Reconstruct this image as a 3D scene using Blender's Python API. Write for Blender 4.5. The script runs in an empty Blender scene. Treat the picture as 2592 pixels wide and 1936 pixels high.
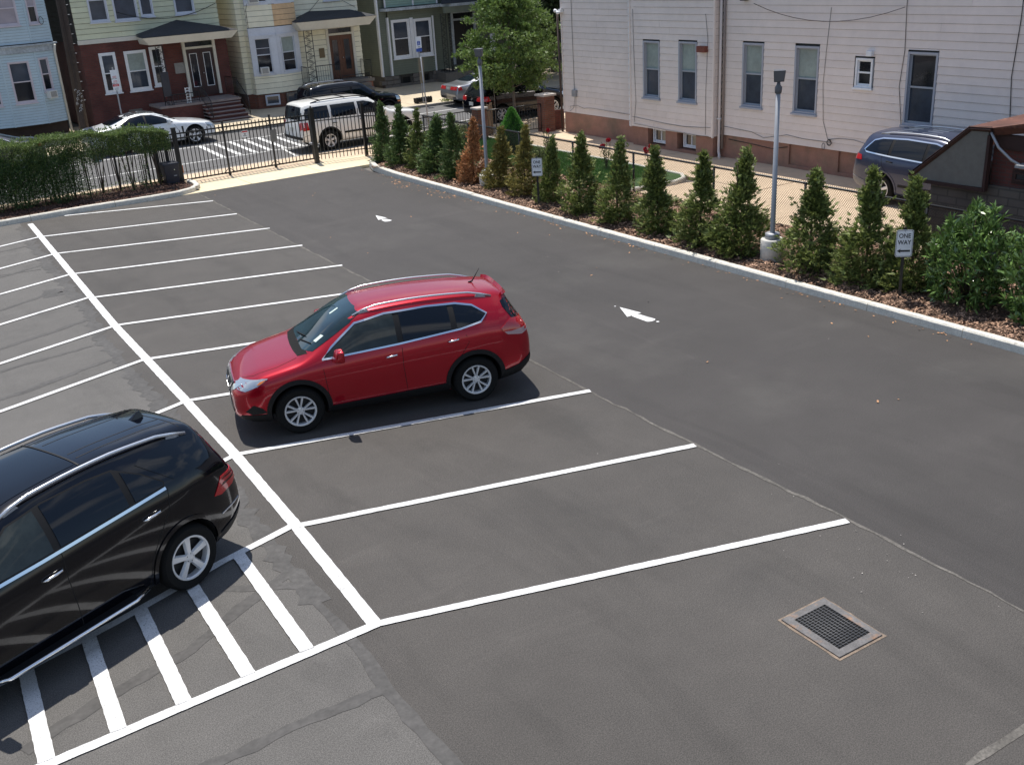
import bpy, bmesh, math, random
import numpy as np
from mathutils import Vector, Matrix
from mathutils.bvhtree import BVHTree
random.seed(7); R = np.random.default_rng(11)
S = bpy.context.scene; C = S.collection
PI = math.pi; rad = math.radians

# ------------------------------------------------------------------ camera
def cam_setup():
    pitch, roll, yaw = rad(22.6), rad(-3.554), rad(-33.1)
    cp, sp, cr, sr = math.cos(pitch), math.sin(pitch), math.cos(roll), math.sin(roll)
    fw = Vector((0, cp, -sp)); rt = Vector((1, 0, 0)); up = rt.cross(fw)
    r2 = cr*rt + sr*up; u2 = -sr*rt + cr*up
    m = Matrix.Rotation(yaw, 3, 'Z')
    r2, u2, fw = m @ r2, m @ u2, m @ fw
    cd = bpy.data.cameras.new('camera'); co = bpy.data.objects.new('camera', cd); C.objects.link(co)
    M4 = Matrix((r2, u2, -fw)).transposed().to_4x4(); M4.translation = (0, 0, 6.4)
    co.matrix_world = M4
    cd.sensor_width = 36; cd.sensor_fit = 'HORIZONTAL'; cd.lens = 36*2610/2592
    cd.clip_start = .1; cd.clip_end = 2000
    S.camera = co
cam_setup()

# ------------------------------------------------------------------ world and sun
SUN = Vector((0.07, 0.36, 1.0)).normalized()
elev = math.asin(SUN.z); azim = math.atan2(SUN.x, SUN.y)
W = bpy.data.worlds.new('World'); S.world = W; W.use_nodes = True
nt = W.node_tree; nt.nodes.clear()
def wn(t, **k):
    n = nt.nodes.new(t)
    for a, b in k.items(): setattr(n, a, b)
    return n
sky = wn('ShaderNodeTexSky', sky_type='NISHITA', sun_disc=False, sun_elevation=elev, sun_rotation=azim)
sky.air_density = 1.0; sky.dust_density = .6
bg = wn('ShaderNodeBackground'); bg.inputs[1].default_value = .12
cl = wn('ShaderNodeBackground'); cl.inputs[0].default_value = (.95, .97, 1, 1); cl.inputs[1].default_value = .95
geo = wn('ShaderNodeTexCoord'); mp = wn('ShaderNodeMapping'); mp.inputs['Scale'].default_value = (1, 1, 2.2)
nz = wn('ShaderNodeTexNoise'); nz.inputs['Scale'].default_value = 3.2; nz.inputs['Detail'].default_value = 7; nz.inputs['Roughness'].default_value = .55
rp = wn('ShaderNodeValToRGB'); rp.color_ramp.elements[0].position = .52; rp.color_ramp.elements[1].position = .66
rp.color_ramp.elements[1].color = (.75, .75, .75, 1)
mx = wn('ShaderNodeMixShader'); wo = wn('ShaderNodeOutputWorld')
nt.links.new(sky.outputs[0], bg.inputs[0]); nt.links.new(geo.outputs['Generated'], mp.inputs[0]); nt.links.new(mp.outputs[0], nz.inputs[0])
nt.links.new(nz.outputs[0], rp.inputs[0]); nt.links.new(rp.outputs[0], mx.inputs[0])
nt.links.new(bg.outputs[0], mx.inputs[1]); nt.links.new(cl.outputs[0], mx.inputs[2]); nt.links.new(mx.outputs[0], wo.inputs[0])
sd = bpy.data.lights.new('sun', 'SUN'); sd.energy = 4.6; sd.angle = rad(.53); sd.color = (1, .95, .87)
so = bpy.data.objects.new('sun', sd); C.objects.link(so); so.location = (0, 0, 40)
so.rotation_euler = (-SUN).to_track_quat('-Z', 'Y').to_euler()
S.view_settings.view_transform = 'Standard'; S.view_settings.look = 'None'
S.view_settings.exposure = .32; S.view_settings.gamma = 1; S.view_settings.use_curve_mapping = False
S.render.engine = 'CYCLES'

# ------------------------------------------------------------------ materials
MATS = {}
def pmat(name, col, rough=.6, metal=0, coat=0, spec=.5, bump=None, var=None, var2=None, rnd=0, trans=0, objrnd=0, streak=None):
    """procedural principled: bump=(scale,strength,dist) var=(scale,amount[,detail]) noise on brightness, var2=(scale,colour,lo,hi) patches of a 2nd colour"""
    if name in MATS: return MATS[name]
    m = bpy.data.materials.new(name); m.use_nodes = True; t = m.node_tree; N = t.nodes; L = t.links
    b = N['Principled BSDF']; b.inputs['Base Color'].default_value = (*col, 1); b.inputs['Roughness'].default_value = rough
    b.inputs['Metallic'].default_value = metal; b.inputs['Specular IOR Level'].default_value = spec
    b.inputs['Coat Weight'].default_value = coat; b.inputs['Coat Roughness'].default_value = .03
    tc = N.new('ShaderNodeTexCoord'); src = None
    def noise(sc, det=4, ro=.6):
        n = N.new('ShaderNodeTexNoise'); n.inputs['Scale'].default_value = sc; n.inputs['Detail'].default_value = det
        n.inputs['Roughness'].default_value = ro; L.new(tc.outputs['Object'], n.inputs[0]); return n
    def mixc(fac, a, bcol, blend='MIX'):
        x = N.new('ShaderNodeMix'); x.data_type = 'RGBA'; x.blend_type = blend
        if hasattr(fac, 'links'): L.new(fac, x.inputs[0])
        else: x.inputs[0].default_value = fac
        for s, v in ((6, a), (7, bcol)):
            if hasattr(v, 'links'): L.new(v, x.inputs[s])
            else: x.inputs[s].default_value = (*v, 1)
        return x.outputs[2]
    cur = col
    if var2:
        for v in (var2 if isinstance(var2, list) else [var2]):
            n = noise(v[0], 6); r = N.new('ShaderNodeMapRange'); r.inputs[1].default_value = v[2]; r.inputs[2].default_value = v[3]
            L.new(n.outputs[0], r.inputs[0]); cur = mixc(r.outputs[0], cur, v[1])
    mult = None
    for v in ([var] if isinstance(var, tuple) else (var or [])):
        n = noise(v[0], v[2] if len(v) > 2 else 5, .65)
        r = N.new('ShaderNodeMapRange'); hf = .12 if v[0] >= 50 else .25; r.inputs[1].default_value = .5-hf; r.inputs[2].default_value = .5+hf
        r.inputs[3].default_value = 1-v[1]; r.inputs[4].default_value = 1+v[1]; L.new(n.outputs[0], r.inputs[0])
        cb = N.new('ShaderNodeCombineColor')
        for i in range(3): L.new(r.outputs[0], cb.inputs[i])
        cur = mixc(1, cur, cb.outputs[0], 'MULTIPLY')
    for sx_, sy_, am_, lo_, hi_ in (streak or []):
        mpn = N.new('ShaderNodeMapping'); mpn.inputs['Scale'].default_value = (sx_, sy_, 1); mpn.inputs['Rotation'].default_value = (0, 0, rad(4)); n = N.new('ShaderNodeTexNoise'); n.inputs['Scale'].default_value = 1; n.inputs['Detail'].default_value = 8; n.inputs['Roughness'].default_value = .62; n.inputs['Distortion'].default_value = .6
        L.new(tc.outputs['Object'], mpn.inputs[0]); L.new(mpn.outputs[0], n.inputs[0]); r = N.new('ShaderNodeMapRange'); r.inputs[1].default_value = lo_; r.inputs[2].default_value = hi_; r.inputs[3].default_value = 1; r.inputs[4].default_value = 1+am_; L.new(n.outputs[0], r.inputs[0])
        cb = N.new('ShaderNodeCombineColor')
        for i in range(3): L.new(r.outputs[0], cb.inputs[i])
        cur = mixc(1, cur, cb.outputs[0], 'MULTIPLY')
    if rnd or objrnd:
        g = N.new('ShaderNodeNewGeometry') if rnd else N.new('ShaderNodeObjectInfo')
        am = rnd or objrnd
        r = N.new('ShaderNodeMapRange'); r.inputs[3].default_value = 1-am; r.inputs[4].default_value = 1+am
        L.new(g.outputs['Random Per Island' if rnd else 'Random'], r.inputs[0])
        cb = N.new('ShaderNodeCombineColor')
        for i in range(3): L.new(r.outputs[0], cb.inputs[i])
        cur = mixc(1, cur, cb.outputs[0], 'MULTIPLY')
    if cur is not col: L.new(cur, b.inputs['Base Color'])
    if bump:
        n = noise(bump[0], 5); bp = N.new('ShaderNodeBump'); bp.inputs['Strength'].default_value = bump[1]
        bp.inputs['Distance'].default_value = bump[2] if len(bump) > 2 else .01
        L.new(n.outputs[0], bp.inputs['Height']); L.new(bp.outputs[0], b.inputs['Normal'])
    if trans:
        tr = N.new('ShaderNodeBsdfTranslucent'); x = N.new('ShaderNodeMixShader'); x.inputs[0].default_value = trans
        if cur is col: tr.inputs[0].default_value = (*col, 1)
        else: L.new(cur, tr.inputs[0])
        L.new(b.outputs[0], x.inputs[1]); L.new(tr.outputs[0], x.inputs[2]); L.new(x.outputs[0], N['Material Output'].inputs[0])
    MATS[name] = m; return m
M = MATS
def paint(name, col, metal=.0, rough=.35): return pmat(name, col, rough, metal, 1.0, .5)
pmat('asphalt_old', (.097, .092, .087), .86, var=[(.35, .12), (2.2, .07), (38, .16, 3), (85, .34, 2)], var2=[(.9, (.078, .074, .070), .56, .74)], bump=(90, .5, .01), streak=[(1.2, .25, -.18, .55, .7), (.5, 2.2, .14, .58, .72)])
pmat('asphalt_mid', (.061, .0555, .051), .84, var=[(.28, .16), (1.7, .1), (38, .18, 3), (85, .36, 2)], var2=[(.5, (.052, .048, .045), .55, .75)], bump=(90, .5, .01), streak=[(1.1, .22, -.22, .52, .70), (.35, 1.6, .16, .58, .72), (6, 5, .10, .6, .7)])
pmat('asphalt_new', (.042, .038, .0365), .82, var=[(.2, .18), (1.1, .1), (38, .16, 3), (85, .34, 2)], var2=[(.33, (.060, .056, .052), .55, .75), (.6, (.038, .034, .034), .6, .8)], bump=(90, .5, .01), streak=[(.9, .16, -.22, .52, .68), (1.6, .12, .22, .60, .72), (.3, 1.1, .14, .58, .7)])
pmat('asphalt_street', (.105, .103, .104), .85, var=[(.4, .1), (60, .2, 2)], bump=(90, .4, .01))
pmat('sealant', (.060, .057, .055), .75, var=[(1.5, .3), (12, .3)], bump=(30, .4, .006))
pmat('seam_dust', (.105, .097, .087), .9, var=[(3, .5), (30, .5)])
pmat('concrete_tan', (.57, .44, .31), .85, var=[(.5, .1), (3, .08), (40, .1)], bump=(60, .25, .004))
pmat('concrete_apron', (.66, .56, .38), .85, var=[(.6, .1), (5, .08), (40, .1)], bump=(60, .25, .004))
pmat('concrete_far', (.50, .42, .30), .85, var=[(.5, .15), (5, .1), (40, .1)])
pmat('kerb_stone', (.62, .59, .52), .85, var=[(2, .12), (14, .16), (70, .15)], var2=[(9, (.30, .28, .25), .62, .75)], bump=(50, .5, .006))
pmat('kerb_far', (.30, .28, .25), .85, var=[(2, .2), (14, .16)])
pmat('mulch_soil', (.115, .068, .045), .95, var=[(4, .3), (40, .6), (120, .6)], bump=(60, 1, .04))
pmat('mulch_chip', (.30, .185, .125), .9, rnd=.7)
pmat('soil_dark', (.06, .035, .026), .95, var=[(4, .3), (60, .6)], bump=(60, 1, .03))
pmat('grass', (.075, .20, .028), .7, rnd=.45, trans=.25)
pmat('turf', (.04, .09, .02), .9, var=[(2, .3), (30, .4)])
pmat('ground', (.12, .11, .1), .9, var=[(.1, .2)])
pmat('white_metal', (.75, .76, .78), .45, var=(4, .06))
pmat('white_trim', (.70, .72, .76), .6, var=[(1.5, .08), (15, .08)])
pmat('blue_white_trim', (.53, .56, .63), .6, var=[(1.5, .08), (15, .08)])
pmat('black_iron', (.012, .012, .013), .38, var=(6, .2))
pmat('black_plastic', (.010, .010, .011), .6, spec=.25)
pmat('navy_plastic', (.02, .022, .035), .45, var=(5, .2))
pmat('rubber', (.009, .009, .009), .85, spec=.2)
pmat('well', (.006, .006, .006), .95)
pmat('alloy', (.66, .67, .69), .32, .35)
pmat('alloy_dark', (.02, .02, .022), .6, .2)
pmat('chrome', (.85, .86, .88), .12, 1)
pmat('satin_silver', (.60, .62, .66), .3, .8)
pmat('galvanized', (.31, .32, .345), .5, .35, var=(5, .1))
pmat('car_glass', (.004, .006, .010), .03, 0, 0, .42)
pmat('car_glass_clear', (.022, .028, .028), .03, 0, 0, .42, var=(2.5, .6))
pmat('headlight', (.42, .46, .5), .08, .5, 1)
pmat('tail_red', (.42, .006, .01), .12, 0, 1)
pmat('tail_clear', (.42, .28, .29), .15, 0, 1)
pmat('amber', (.75, .2, .03), .2, 0, 1)
pmat('plate', (.6, .6, .55), .5)
pmat('glass_dark', (.018, .02, .026), .06, 0, 0, .6, var=(1.3, .5))
pmat('glass_blue', (.05, .062, .085), .08, 0, 0, .6, var=(1.3, .4))
pmat('glass_blind', (.25, .30, .29), .35, 0, 0, .5, var=[(1.5, .2), (9, .12)])
pmat('glass_cream', (.34, .30, .23), .4, var=(3, .15))
pmat('glass_pink', (.34, .30, .34), .35, var=(2, .15))
pmat('road_paint', (.66, .66, .66), .7, var=[(1.2, .08), (40, .12)], var2=[(70, (.20, .19, .18), .56, .66), (3.1, (.30, .30, .29), .54, .78)])
pmat('road_paint_worn', (.62, .62, .61), .7, var=[(1.2, .12)], var2=[(60, (.18, .17, .17), .58, .74)])

# ------------------------------------------------------------------ object helpers
def tagp(o, label=None, cat=None, group=None, kind=None):
    for k, v in (('label', label), ('category', cat), ('group', group), ('kind', kind)):
        if v: o[k] = v
    return o
def thing(name, label, cat, loc=(0, 0, 0), rz=0, group=None, kind=None):
    o = bpy.data.objects.new(name, None); C.objects.link(o); o.location = loc; o.rotation_euler = (0, 0, rz)
    o.empty_display_size = .2
    o['_m'] = 1; del o['_m']
    return tagp(o, label, cat, group, kind)
class MB:
    def __init__(s): s.v = []; s.f = []; s.mi = []; s.sm = []
    def add(s, vs, fs, mi=0, smooth=False):
        k = len(s.v); s.v += [tuple(v) for v in vs]
        for f in fs: s.f.append(tuple(k+i for i in f)); s.mi.append(mi); s.sm.append(smooth)
        return s
    def box(s, x0, x1, y0, y1, z0, z1, mi=0):
        vs = [(x, y, z) for z in (z0, z1) for x, y in ((x0, y0), (x1, y0), (x1, y1), (x0, y1))]
        return s.add(vs, [(3, 2, 1, 0), (4, 5, 6, 7), (0, 1, 5, 4), (1, 2, 6, 5), (2, 3, 7, 6), (3, 0, 4, 7)], mi)
    def fbox(s, fr, a0, a1, d0, d1, z0, z1, mi=0):   # box in a facade frame
        ox, oy, tx, ty = fr; P = lambda a, d, z: (ox+tx*a+ty*d, oy+ty*a-tx*d, z)
        vs = [P(a, d, z) for z in (z0, z1) for a, d in ((a0, d1), (a1, d1), (a1, d0), (a0, d0))]
        return s.add(vs, [(3, 2, 1, 0), (4, 5, 6, 7), (0, 1, 5, 4), (1, 2, 6, 5), (2, 3, 7, 6), (3, 0, 4, 7)], mi)
    def poly(s, pts, mi=0): return s.add(pts, [tuple(range(len(pts)))], mi)
    def prism(s, pts, z0, z1, mi=0):
        n = len(pts); vs = [(x, y, z0) for x, y in pts]+[(x, y, z1) for x, y in pts]
        return s.add(vs, [tuple(range(n))[::-1], tuple(range(n, 2*n))]+[(i, (i+1) % n, n+(i+1) % n, n+i) for i in range(n)], mi)
    def hull8(s, lo, hi, mi=0):   # 4 lower points, 4 upper points
        return s.add(lo+hi, [(3, 2, 1, 0), (4, 5, 6, 7), (0, 1, 5, 4), (1, 2, 6, 5), (2, 3, 7, 6), (3, 0, 4, 7)], mi)
    def tube(s, pts, r, n=8, mi=0, smooth=True, cap=True):
        pts = [Vector(p) for p in pts]; rs = r if isinstance(r, (list, tuple)) else [r]*len(pts); k = len(s.v); up = None
        for i, p in enumerate(pts):
            t = (pts[min(i+1, len(pts)-1)]-pts[max(i-1, 0)]).normalized()
            if up is None: up = t.cross(Vector((0, 0, 1)) if abs(t.z) < .9 else Vector((1, 0, 0))).normalized()
            u = (up-t*up.dot(t)).normalized(); up = u; w = t.cross(u)
            for j in range(n):
                a = 2*PI*j/n; s.v.append(tuple(p+(u*math.cos(a)+w*math.sin(a))*rs[i]))
        for i in range(len(pts)-1):
            for j in range(n):
                s.f.append((k+i*n+j, k+i*n+(j+1) % n, k+(i+1)*n+(j+1) % n, k+(i+1)*n+j)); s.mi.append(mi); s.sm.append(smooth)
        if cap:
            s.f.append(tuple(k+j for j in range(n))[::-1]); s.f.append(tuple(k+(len(pts)-1)*n+j for j in range(n)))
            s.mi += [mi]*2; s.sm += [False]*2
        return s
    def lathe(s, prof, c=(0, 0, 0), axis='z', n=24, mi=0, smooth=True):   # prof: list of (r, h)
        k = len(s.v)
        for r, h in prof:
            for j in range(n):
                a = 2*PI*j/n; x, y = r*math.cos(a), r*math.sin(a)
                q = (x, y, h) if axis == 'z' else (x, h, y)
                s.v.append((q[0]+c[0], q[1]+c[1], q[2]+c[2]))
        for i in range(len(prof)-1):
            for j in range(n):
                f = (k+i*n+j, k+i*n+(j+1) % n, k+(i+1)*n+(j+1) % n, k+(i+1)*n+j)
                s.f.append(f if axis == 'z' else f[::-1]); s.mi.append(mi); s.sm.append(smooth)
        return s
def obj(name, mb, mats, parent=None, local=False, label=None, cat=None, group=None, kind=None, bevel=0, loc=None):
    """one mesh object; vertices are world coordinates unless local=True"""
    if not isinstance(mats, (list, tuple)): mats = [mats]
    me = bpy.data.meshes.new(name); vs = mb.v; off = None
    if parent is not None and not local:
        p = parent; M4 = Matrix.Identity(4)
        while p is not None: M4 = (Matrix.Translation(p.location) @ p.rotation_euler.to_matrix().to_4x4()) @ M4; p = p.parent
        inv = M4.inverted()
        if loc is None: vs = [tuple(inv @ Vector(v)) for v in vs]
        else: loc = tuple(inv @ Vector(loc))
    me.from_pydata(vs, [], mb.f); me.polygons.foreach_set('material_index', mb.mi); me.polygons.foreach_set('use_smooth', mb.sm)
    for m in mats: me.materials.append(M[m] if isinstance(m, str) else m)
    me.update(); o = bpy.data.objects.new(name, me); C.objects.link(o)
    if parent is not None: o.parent = parent
    if loc is not None: o.location = loc
    if bevel:
        b = o.modifiers.new('bevel', 'BEVEL'); b.width = bevel; b.segments = 2; b.limit_method = 'ANGLE'
    return tagp(o, label, cat, group, kind)
def share(o, name, parent, loc, rz=0, scale=None, rot=None):   # another object on the same mesh (parent-local location)
    c = bpy.data.objects.new(name, o.data); C.objects.link(c); c.parent = parent; c.location = loc; c.rotation_euler = rot or (0, 0, rz)
    if scale: c.scale = scale
    return c
def dup(o, parent=None, **k):
    c = o.copy(); C.objects.link(c)
    if parent is not None: c.parent = parent
    for ch in list(o.children): dup(ch, c)
    for a, b in k.items(): c[a] = b
    return c
def npmesh(name, V, F, mat, parent=None, smooth=False, kind=None, n=4, link=True):
    me = bpy.data.meshes.new(name); V = np.asarray(V, np.float32); F = np.asarray(F, np.int32)
    me.vertices.add(len(V)); me.vertices.foreach_set('co', V.ravel())
    me.loops.add(F.size); me.loops.foreach_set('vertex_index', F.ravel())
    me.polygons.add(len(F)); me.polygons.foreach_set('loop_start', np.arange(0, F.size, F.shape[1], dtype=np.int32))
    me.update(calc_edges=True); me.validate()
    for m in (mat if isinstance(mat, (list, tuple)) else [mat]): me.materials.append(M[m])
    if smooth: me.polygons.foreach_set('use_smooth', np.ones(len(F), bool))
    if not link: return me
    o = bpy.data.objects.new(name, me); C.objects.link(o)
    if parent: o.parent = parent
    return tagp(o, kind=kind)
def sheet(mb, pts, z, mi=0): return mb.poly([(x, y, z) for x, y in pts], mi)

# ------------------------------------------------------------------ ground, lot, street
CR = [(4.52, 32.4), (4.47, 31.88), (4.27, 28.82), (4.18, 27.14), (4.10, 25.04), (4.06, 23.62), (3.99, 22.39), (3.86, 21.22), (3.72, 20.07), (3.68, 18.86), (3.66, 18.0), (3.66, 17.19), (3.65, 16.2), (3.52, 14),
      (3.42, 12), (3.34, 10.27), (3.32, 9.16), (3.31, 8.0), (3.24, 7.41), (3.22, 6.5), (3.18, 5), (3.1, 2), (3.0, -14)]
SEAM = [(9.72, 32.3), (9.70, 31.09), (9.55, 27.5), (9.42, 23.82), (9.35, 21.05), (9.25, 17), (9.17, 13.42), (9.10, 11.69), (9.02, 9.28), (8.99, 6.73), (8.87, 4.45), (8.7, 1), (8.6, -14)]
g = MB(); sheet(g, [(-300, -300), (300, -300), (300, 400), (-300, 400)], -.09); obj('ground', g, 'ground', kind='structure')
lot = MB()
KX = 15.16
for A, B, mi in ((None, CR, 0), (CR, SEAM, 1), (SEAM, None, 2)):
    if A is None: pts = [(-12, -14), (-12, 32.45)]+[p for p in B]
    elif B is None: pts = [p for p in A[::-1]]+[(15.3, 32.25), (KX, 31.2), (KX, 5), (19, 0), (19, -14)]
    else: pts = [p for p in A[::-1]]+[p for p in B]
    # triangulated fan-free strip: slice the band into quads by y
    if A is None or B is None: sheet(lot, pts[::-1] if B is None else pts[::-1], 0, mi)
    else: sheet(lot, pts[::-1], 0, mi)
def trifix(o):
    bm = bmesh.new(); bm.from_mesh(o.data); bmesh.ops.recalc_face_normals(bm, faces=bm.faces)
    bmesh.ops.triangulate(bm, faces=bm.faces)
    for f in bm.faces:
        if f.normal.z < 0: f.normal_flip()
    bm.to_mesh(o.data); bm.free()
lot = obj('parking_lot', lot, ['asphalt_old', 'asphalt_mid', 'asphalt_new'], kind='structure'); trifix(lot)

def resample(pts, step=.25):
    out = []
    for (x0, y0), (x1, y1) in zip(pts, pts[1:]):
        n = max(1, int(math.hypot(x1-x0, y1-y0)/step))
        out += [(x0+(x1-x0)*i/n, y0+(y1-y0)*i/n) for i in range(n)]
    return out+[pts[-1]]
ZC = [0]
def strip(name, pts, w, z, mat, parent=lot, jit=.0, wob=.0, step=.3, kind=None, wf=None):
    ZC[0] += 1; z += .00003*ZC[0]; p = resample(pts, step); mb = MB(); vs = []
    for i, (x, y) in enumerate(p):
        a = p[max(i-1, 0)]; b = p[min(i+1, len(p)-1)]; tx, ty = b[0]-a[0], b[1]-a[1]; l = math.hypot(tx, ty); nx, ny = -ty/l, tx/l
        ww = w*(wf(i/(len(p)-1)) if wf else 1)/2; o = random.uniform(-wob, wob)
        vs += [(x+nx*(ww*(1+random.uniform(-jit, jit))+o), y+ny*(ww*(1+random.uniform(-jit, jit))+o), z),
               (x-nx*(ww*(1+random.uniform(-jit, jit))-o), y-ny*(ww*(1+random.uniform(-jit, jit))-o), z)]
    mb.add(vs, [(2*i, 2*i+1, 2*i+3, 2*i+2) for i in range(len(p)-1)])
    o = obj(name, mb, mat, parent, kind=kind); trifix(o); return o
# crack sealant and seams
strip('crack_sealant', [(x-.02, y) for x, y in CR[1:-6]], .24, .004, 'sealant', jit=.6, wob=.035, step=.12)
strip('crack_sealant', [(x-.03, y) for x, y in CR[-9:-1]], .13, .004, 'sealant', jit=.35, wob=.015, step=.2)
for pts, w in (([(3.18, 7.46), (2.88, 7.47), (2.1, 7.5), (1.51, 7.5), (0, 7.5)], .13), ([(3.3, 9.95), (2.7, 9.7), (1.9, 9.25), (.9, 9.0), (.2, 8.75)], .16),
               ([(3.28, 9.6), (2.6, 10.1)], .12),
               ([(3.1, 29.1), (3.9, 29.2), (4.3, 29.3)], .08), ([(2.4, 26.3), (3.1, 26.45), (4.05, 26.9)], .10), ([(2.5, 26.75), (3.1, 26.6), (3.9, 26.45)], .05),
               ([(1.9, 23.4), (2.7, 23.65), (3.4, 24.0), (3.75, 24.3)], .12), ([(1.4, 20.7), (2.3, 20.95), (3.1, 21.2), (3.8, 21.5)], .13),
               ([(1.2, 19.4), (2.2, 19.6), (3.5, 19.75)], .11), ([(1.4, 18.0), (2.2, 18.3), (3.6, 18.75)], .11), ([(1.2, 18.15), (1.9, 18.1), (2.9, 18.45)], .07), ([(3.75, 24.4), (3.6, 23.9), (4.05, 23.9)], .4)):
    strip('crack_sealant', pts, w, .0035 if w < .2 else .002, 'sealant', jit=.35, wob=.012, step=.15)
strip('asphalt_seam', SEAM, .045, .004, 'seam_dust', jit=.8, wob=.012, step=.2)
strip('asphalt_seam', [(6.2, 3.2), (6.57, 3.55), (7.25, 3.52), (8.8, 3.45)], .07, .004, 'seam_dust', jit=.5, step=.2)
# painted lines
PW = .105
strip('painted_line', [(4.73, 32.03), (4.14, 20.69), (4.0, 15.84), (3.91, 13.35), (3.78, 10.94), (3.60, 8.42)], .15, .008, 'road_paint', jit=.045, step=.08)
RS = [((5.74, 32.31), (9.68, 30.7)), ((4.62, 30.05), (9.57, 28.4)), ((4.53, 27.75), (9.59, 26.01)), ((4.40, 25.37), (9.49, 23.66)), ((4.30, 23.0), (9.42, 21.26)), ((4.18, 20.66), (9.30, 18.95)),
      ((4.07, 18.25), (9.25, 16.6)), ((3.98, 15.82), (9.16, 14.2)), ((3.92, 13.34), (9.11, 11.75)), ((3.80, 10.87), (9.0, 9.3)), ((3.62, 8.42), (8.95, 6.69))]
for a, b in RS: strip('painted_line', [a, b], PW, .012, 'road_paint', jit=.07, step=.07)
def ext(a, b, l):
    d = math.hypot(b[0]-a[0], b[1]-a[1]); return (b[0]+(b[0]-a[0])/d*l, b[1]+(b[1]-a[1])/d*l)
LS = [((4.58, 30.05), (3.54, 29.75)), ((4.52, 27.75), (3.12, 27.28)), ((4.40, 25.4), (2.71, 24.86)), ((4.30, 23.1), (2.31, 22.47)), ((4.18, 20.66), (1.89, 19.96)), ((4.07, 18.28), (1.47, 17.5)), ((3.98, 15.8), (1.2, 14.95)), ((3.92, 13.34), (1.1, 12.4))]
for a, b in LS: strip('painted_line', [a, ext(a, b, 5.4-math.hypot(a[0]-b[0], a[1]-b[1]))], PW, .012, 'road_paint', jit=.08)
strip('painted_line', [(3.72, 10.91), (2.75, 10.67), (2.26, 10.51), (1.41, 10.24), (.38, 9.98), (-1.4, 9.45)], .11, .012, 'road_paint', jit=.08)
strip('painted_line', [(3.62, 8.42), (-1.6, 8.42)], .12, .012, 'road_paint', jit=.06, step=.07)
for a, b in (((2.96, 10.7), (2.85, 8.47)), ((2.30, 10.5), (2.225, 8.47)), ((1.69, 10.3), (1.58, 8.47)), ((1.10, 10.14), (.97, 8.47)), ((.45, 9.97), (.34, 8.47)), ((-.2, 9.8), (-.3, 8.47)), ((-.85, 9.6), (-.95, 8.47))):
    strip('painted_line', [a, b], .15, .016, 'road_paint', jit=.045, step=.06)
for tri, cap, dots in ((((12.06, 14.56), (12.14, 14.02), (11.80, 14.03)), ((11.97, 14.02), (11.99, 13.53)), [(12.03, 13.44, .03), (12.03, 14.66, .02)]), (((12.30, 25.15), (12.38, 24.64), (12.10, 24.60)), ((12.23, 24.55), (12.24, 24.25)), [])):
    mb = MB(); sheet(mb, [tri[0], tri[2], tri[1]], .006)
    (x0, y0), (x1, y1) = cap; w = .105; n = 8
    pts = [(x0+w*.8*math.cos(PI*i/n), y0-.04+w*.5*math.sin(PI*i/n)) for i in range(n+1)]+[(x1+w*math.cos(PI+PI*i/n), y1+w*.6+w*.6*math.sin(PI+PI*i/n)) for i in range(n+1)]
    sheet(mb, pts, .006)
    for x, y, r in dots: sheet(mb, [(x+r*math.cos(t*PI/4), y+r*math.sin(t*PI/4)) for t in range(8)], .006)
    o = obj('painted_arrow', mb, 'road_paint', lot); trifix(o)
# pebbles and dry leaves on the asphalt
def scatter_quads(name, P, size, mat, parent=None, kind='stuff', tilt=.35, aspect=1.6, z=.01):
    n = len(P); a = R.uniform(0, 2*PI, n); s = size*R.uniform(.5, 1.5, n)
    t = np.stack([np.cos(a), np.sin(a), R.uniform(-tilt, tilt, n)], 1); b = np.stack([-np.sin(a), np.cos(a), R.uniform(-tilt, tilt, n)], 1)
    t *= (s*aspect/2)[:, None]; b *= (s/2)[:, None]
    P = np.asarray(P, float)
    if P.shape[1] == 2: P = np.concatenate([P, np.full((n, 1), z)], 1)
    P[:, 2] += np.abs(t[:, 2])+np.abs(b[:, 2])
    V = np.stack([P-t-b*.6, P+t*.9-b, P+t+b*.7, P-t*.8+b], 1).reshape(-1, 3)
    return npmesh(name, V, np.arange(4*n).reshape(-1, 4), mat, parent, kind=kind)
pmat('dry_leaf', (.42, .22, .11), .8, rnd=.5)
pmat('pebble', (.28, .26, .24), .8, rnd=.5)
dl = np.concatenate([np.stack([KX-np.abs(R.normal(.06, .12, 200)), R.uniform(9, 32, 200)], 1), np.stack([R.uniform(9.5, 15, 30), R.uniform(4, 32, 30)], 1),
                     np.stack([R.normal(14.8, .15, 45), R.normal(28.3, .4, 45)], 1), np.stack([R.normal(14.9, .2, 45), R.normal(26.2, .5, 45)], 1)])
dl = dl[dl[:, 0] < KX-.03]
tagp(scatter_quads('dry_leaves', dl, .024, 'dry_leaf'), 'dry brown leaves blown along the long kerb and onto the asphalt', 'leaves')
pb = np.concatenate([np.stack([R.uniform(2, 15, 60), R.uniform(3, 30, 60)], 1), np.stack([R.normal(8.6, .4, 30), R.normal(5.6, .8, 30)], 1)])
tagp(scatter_quads('gravel', pb, .009, 'pebble'), 'small pale stones scattered over the dark asphalt near the drain', 'gravel')

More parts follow.
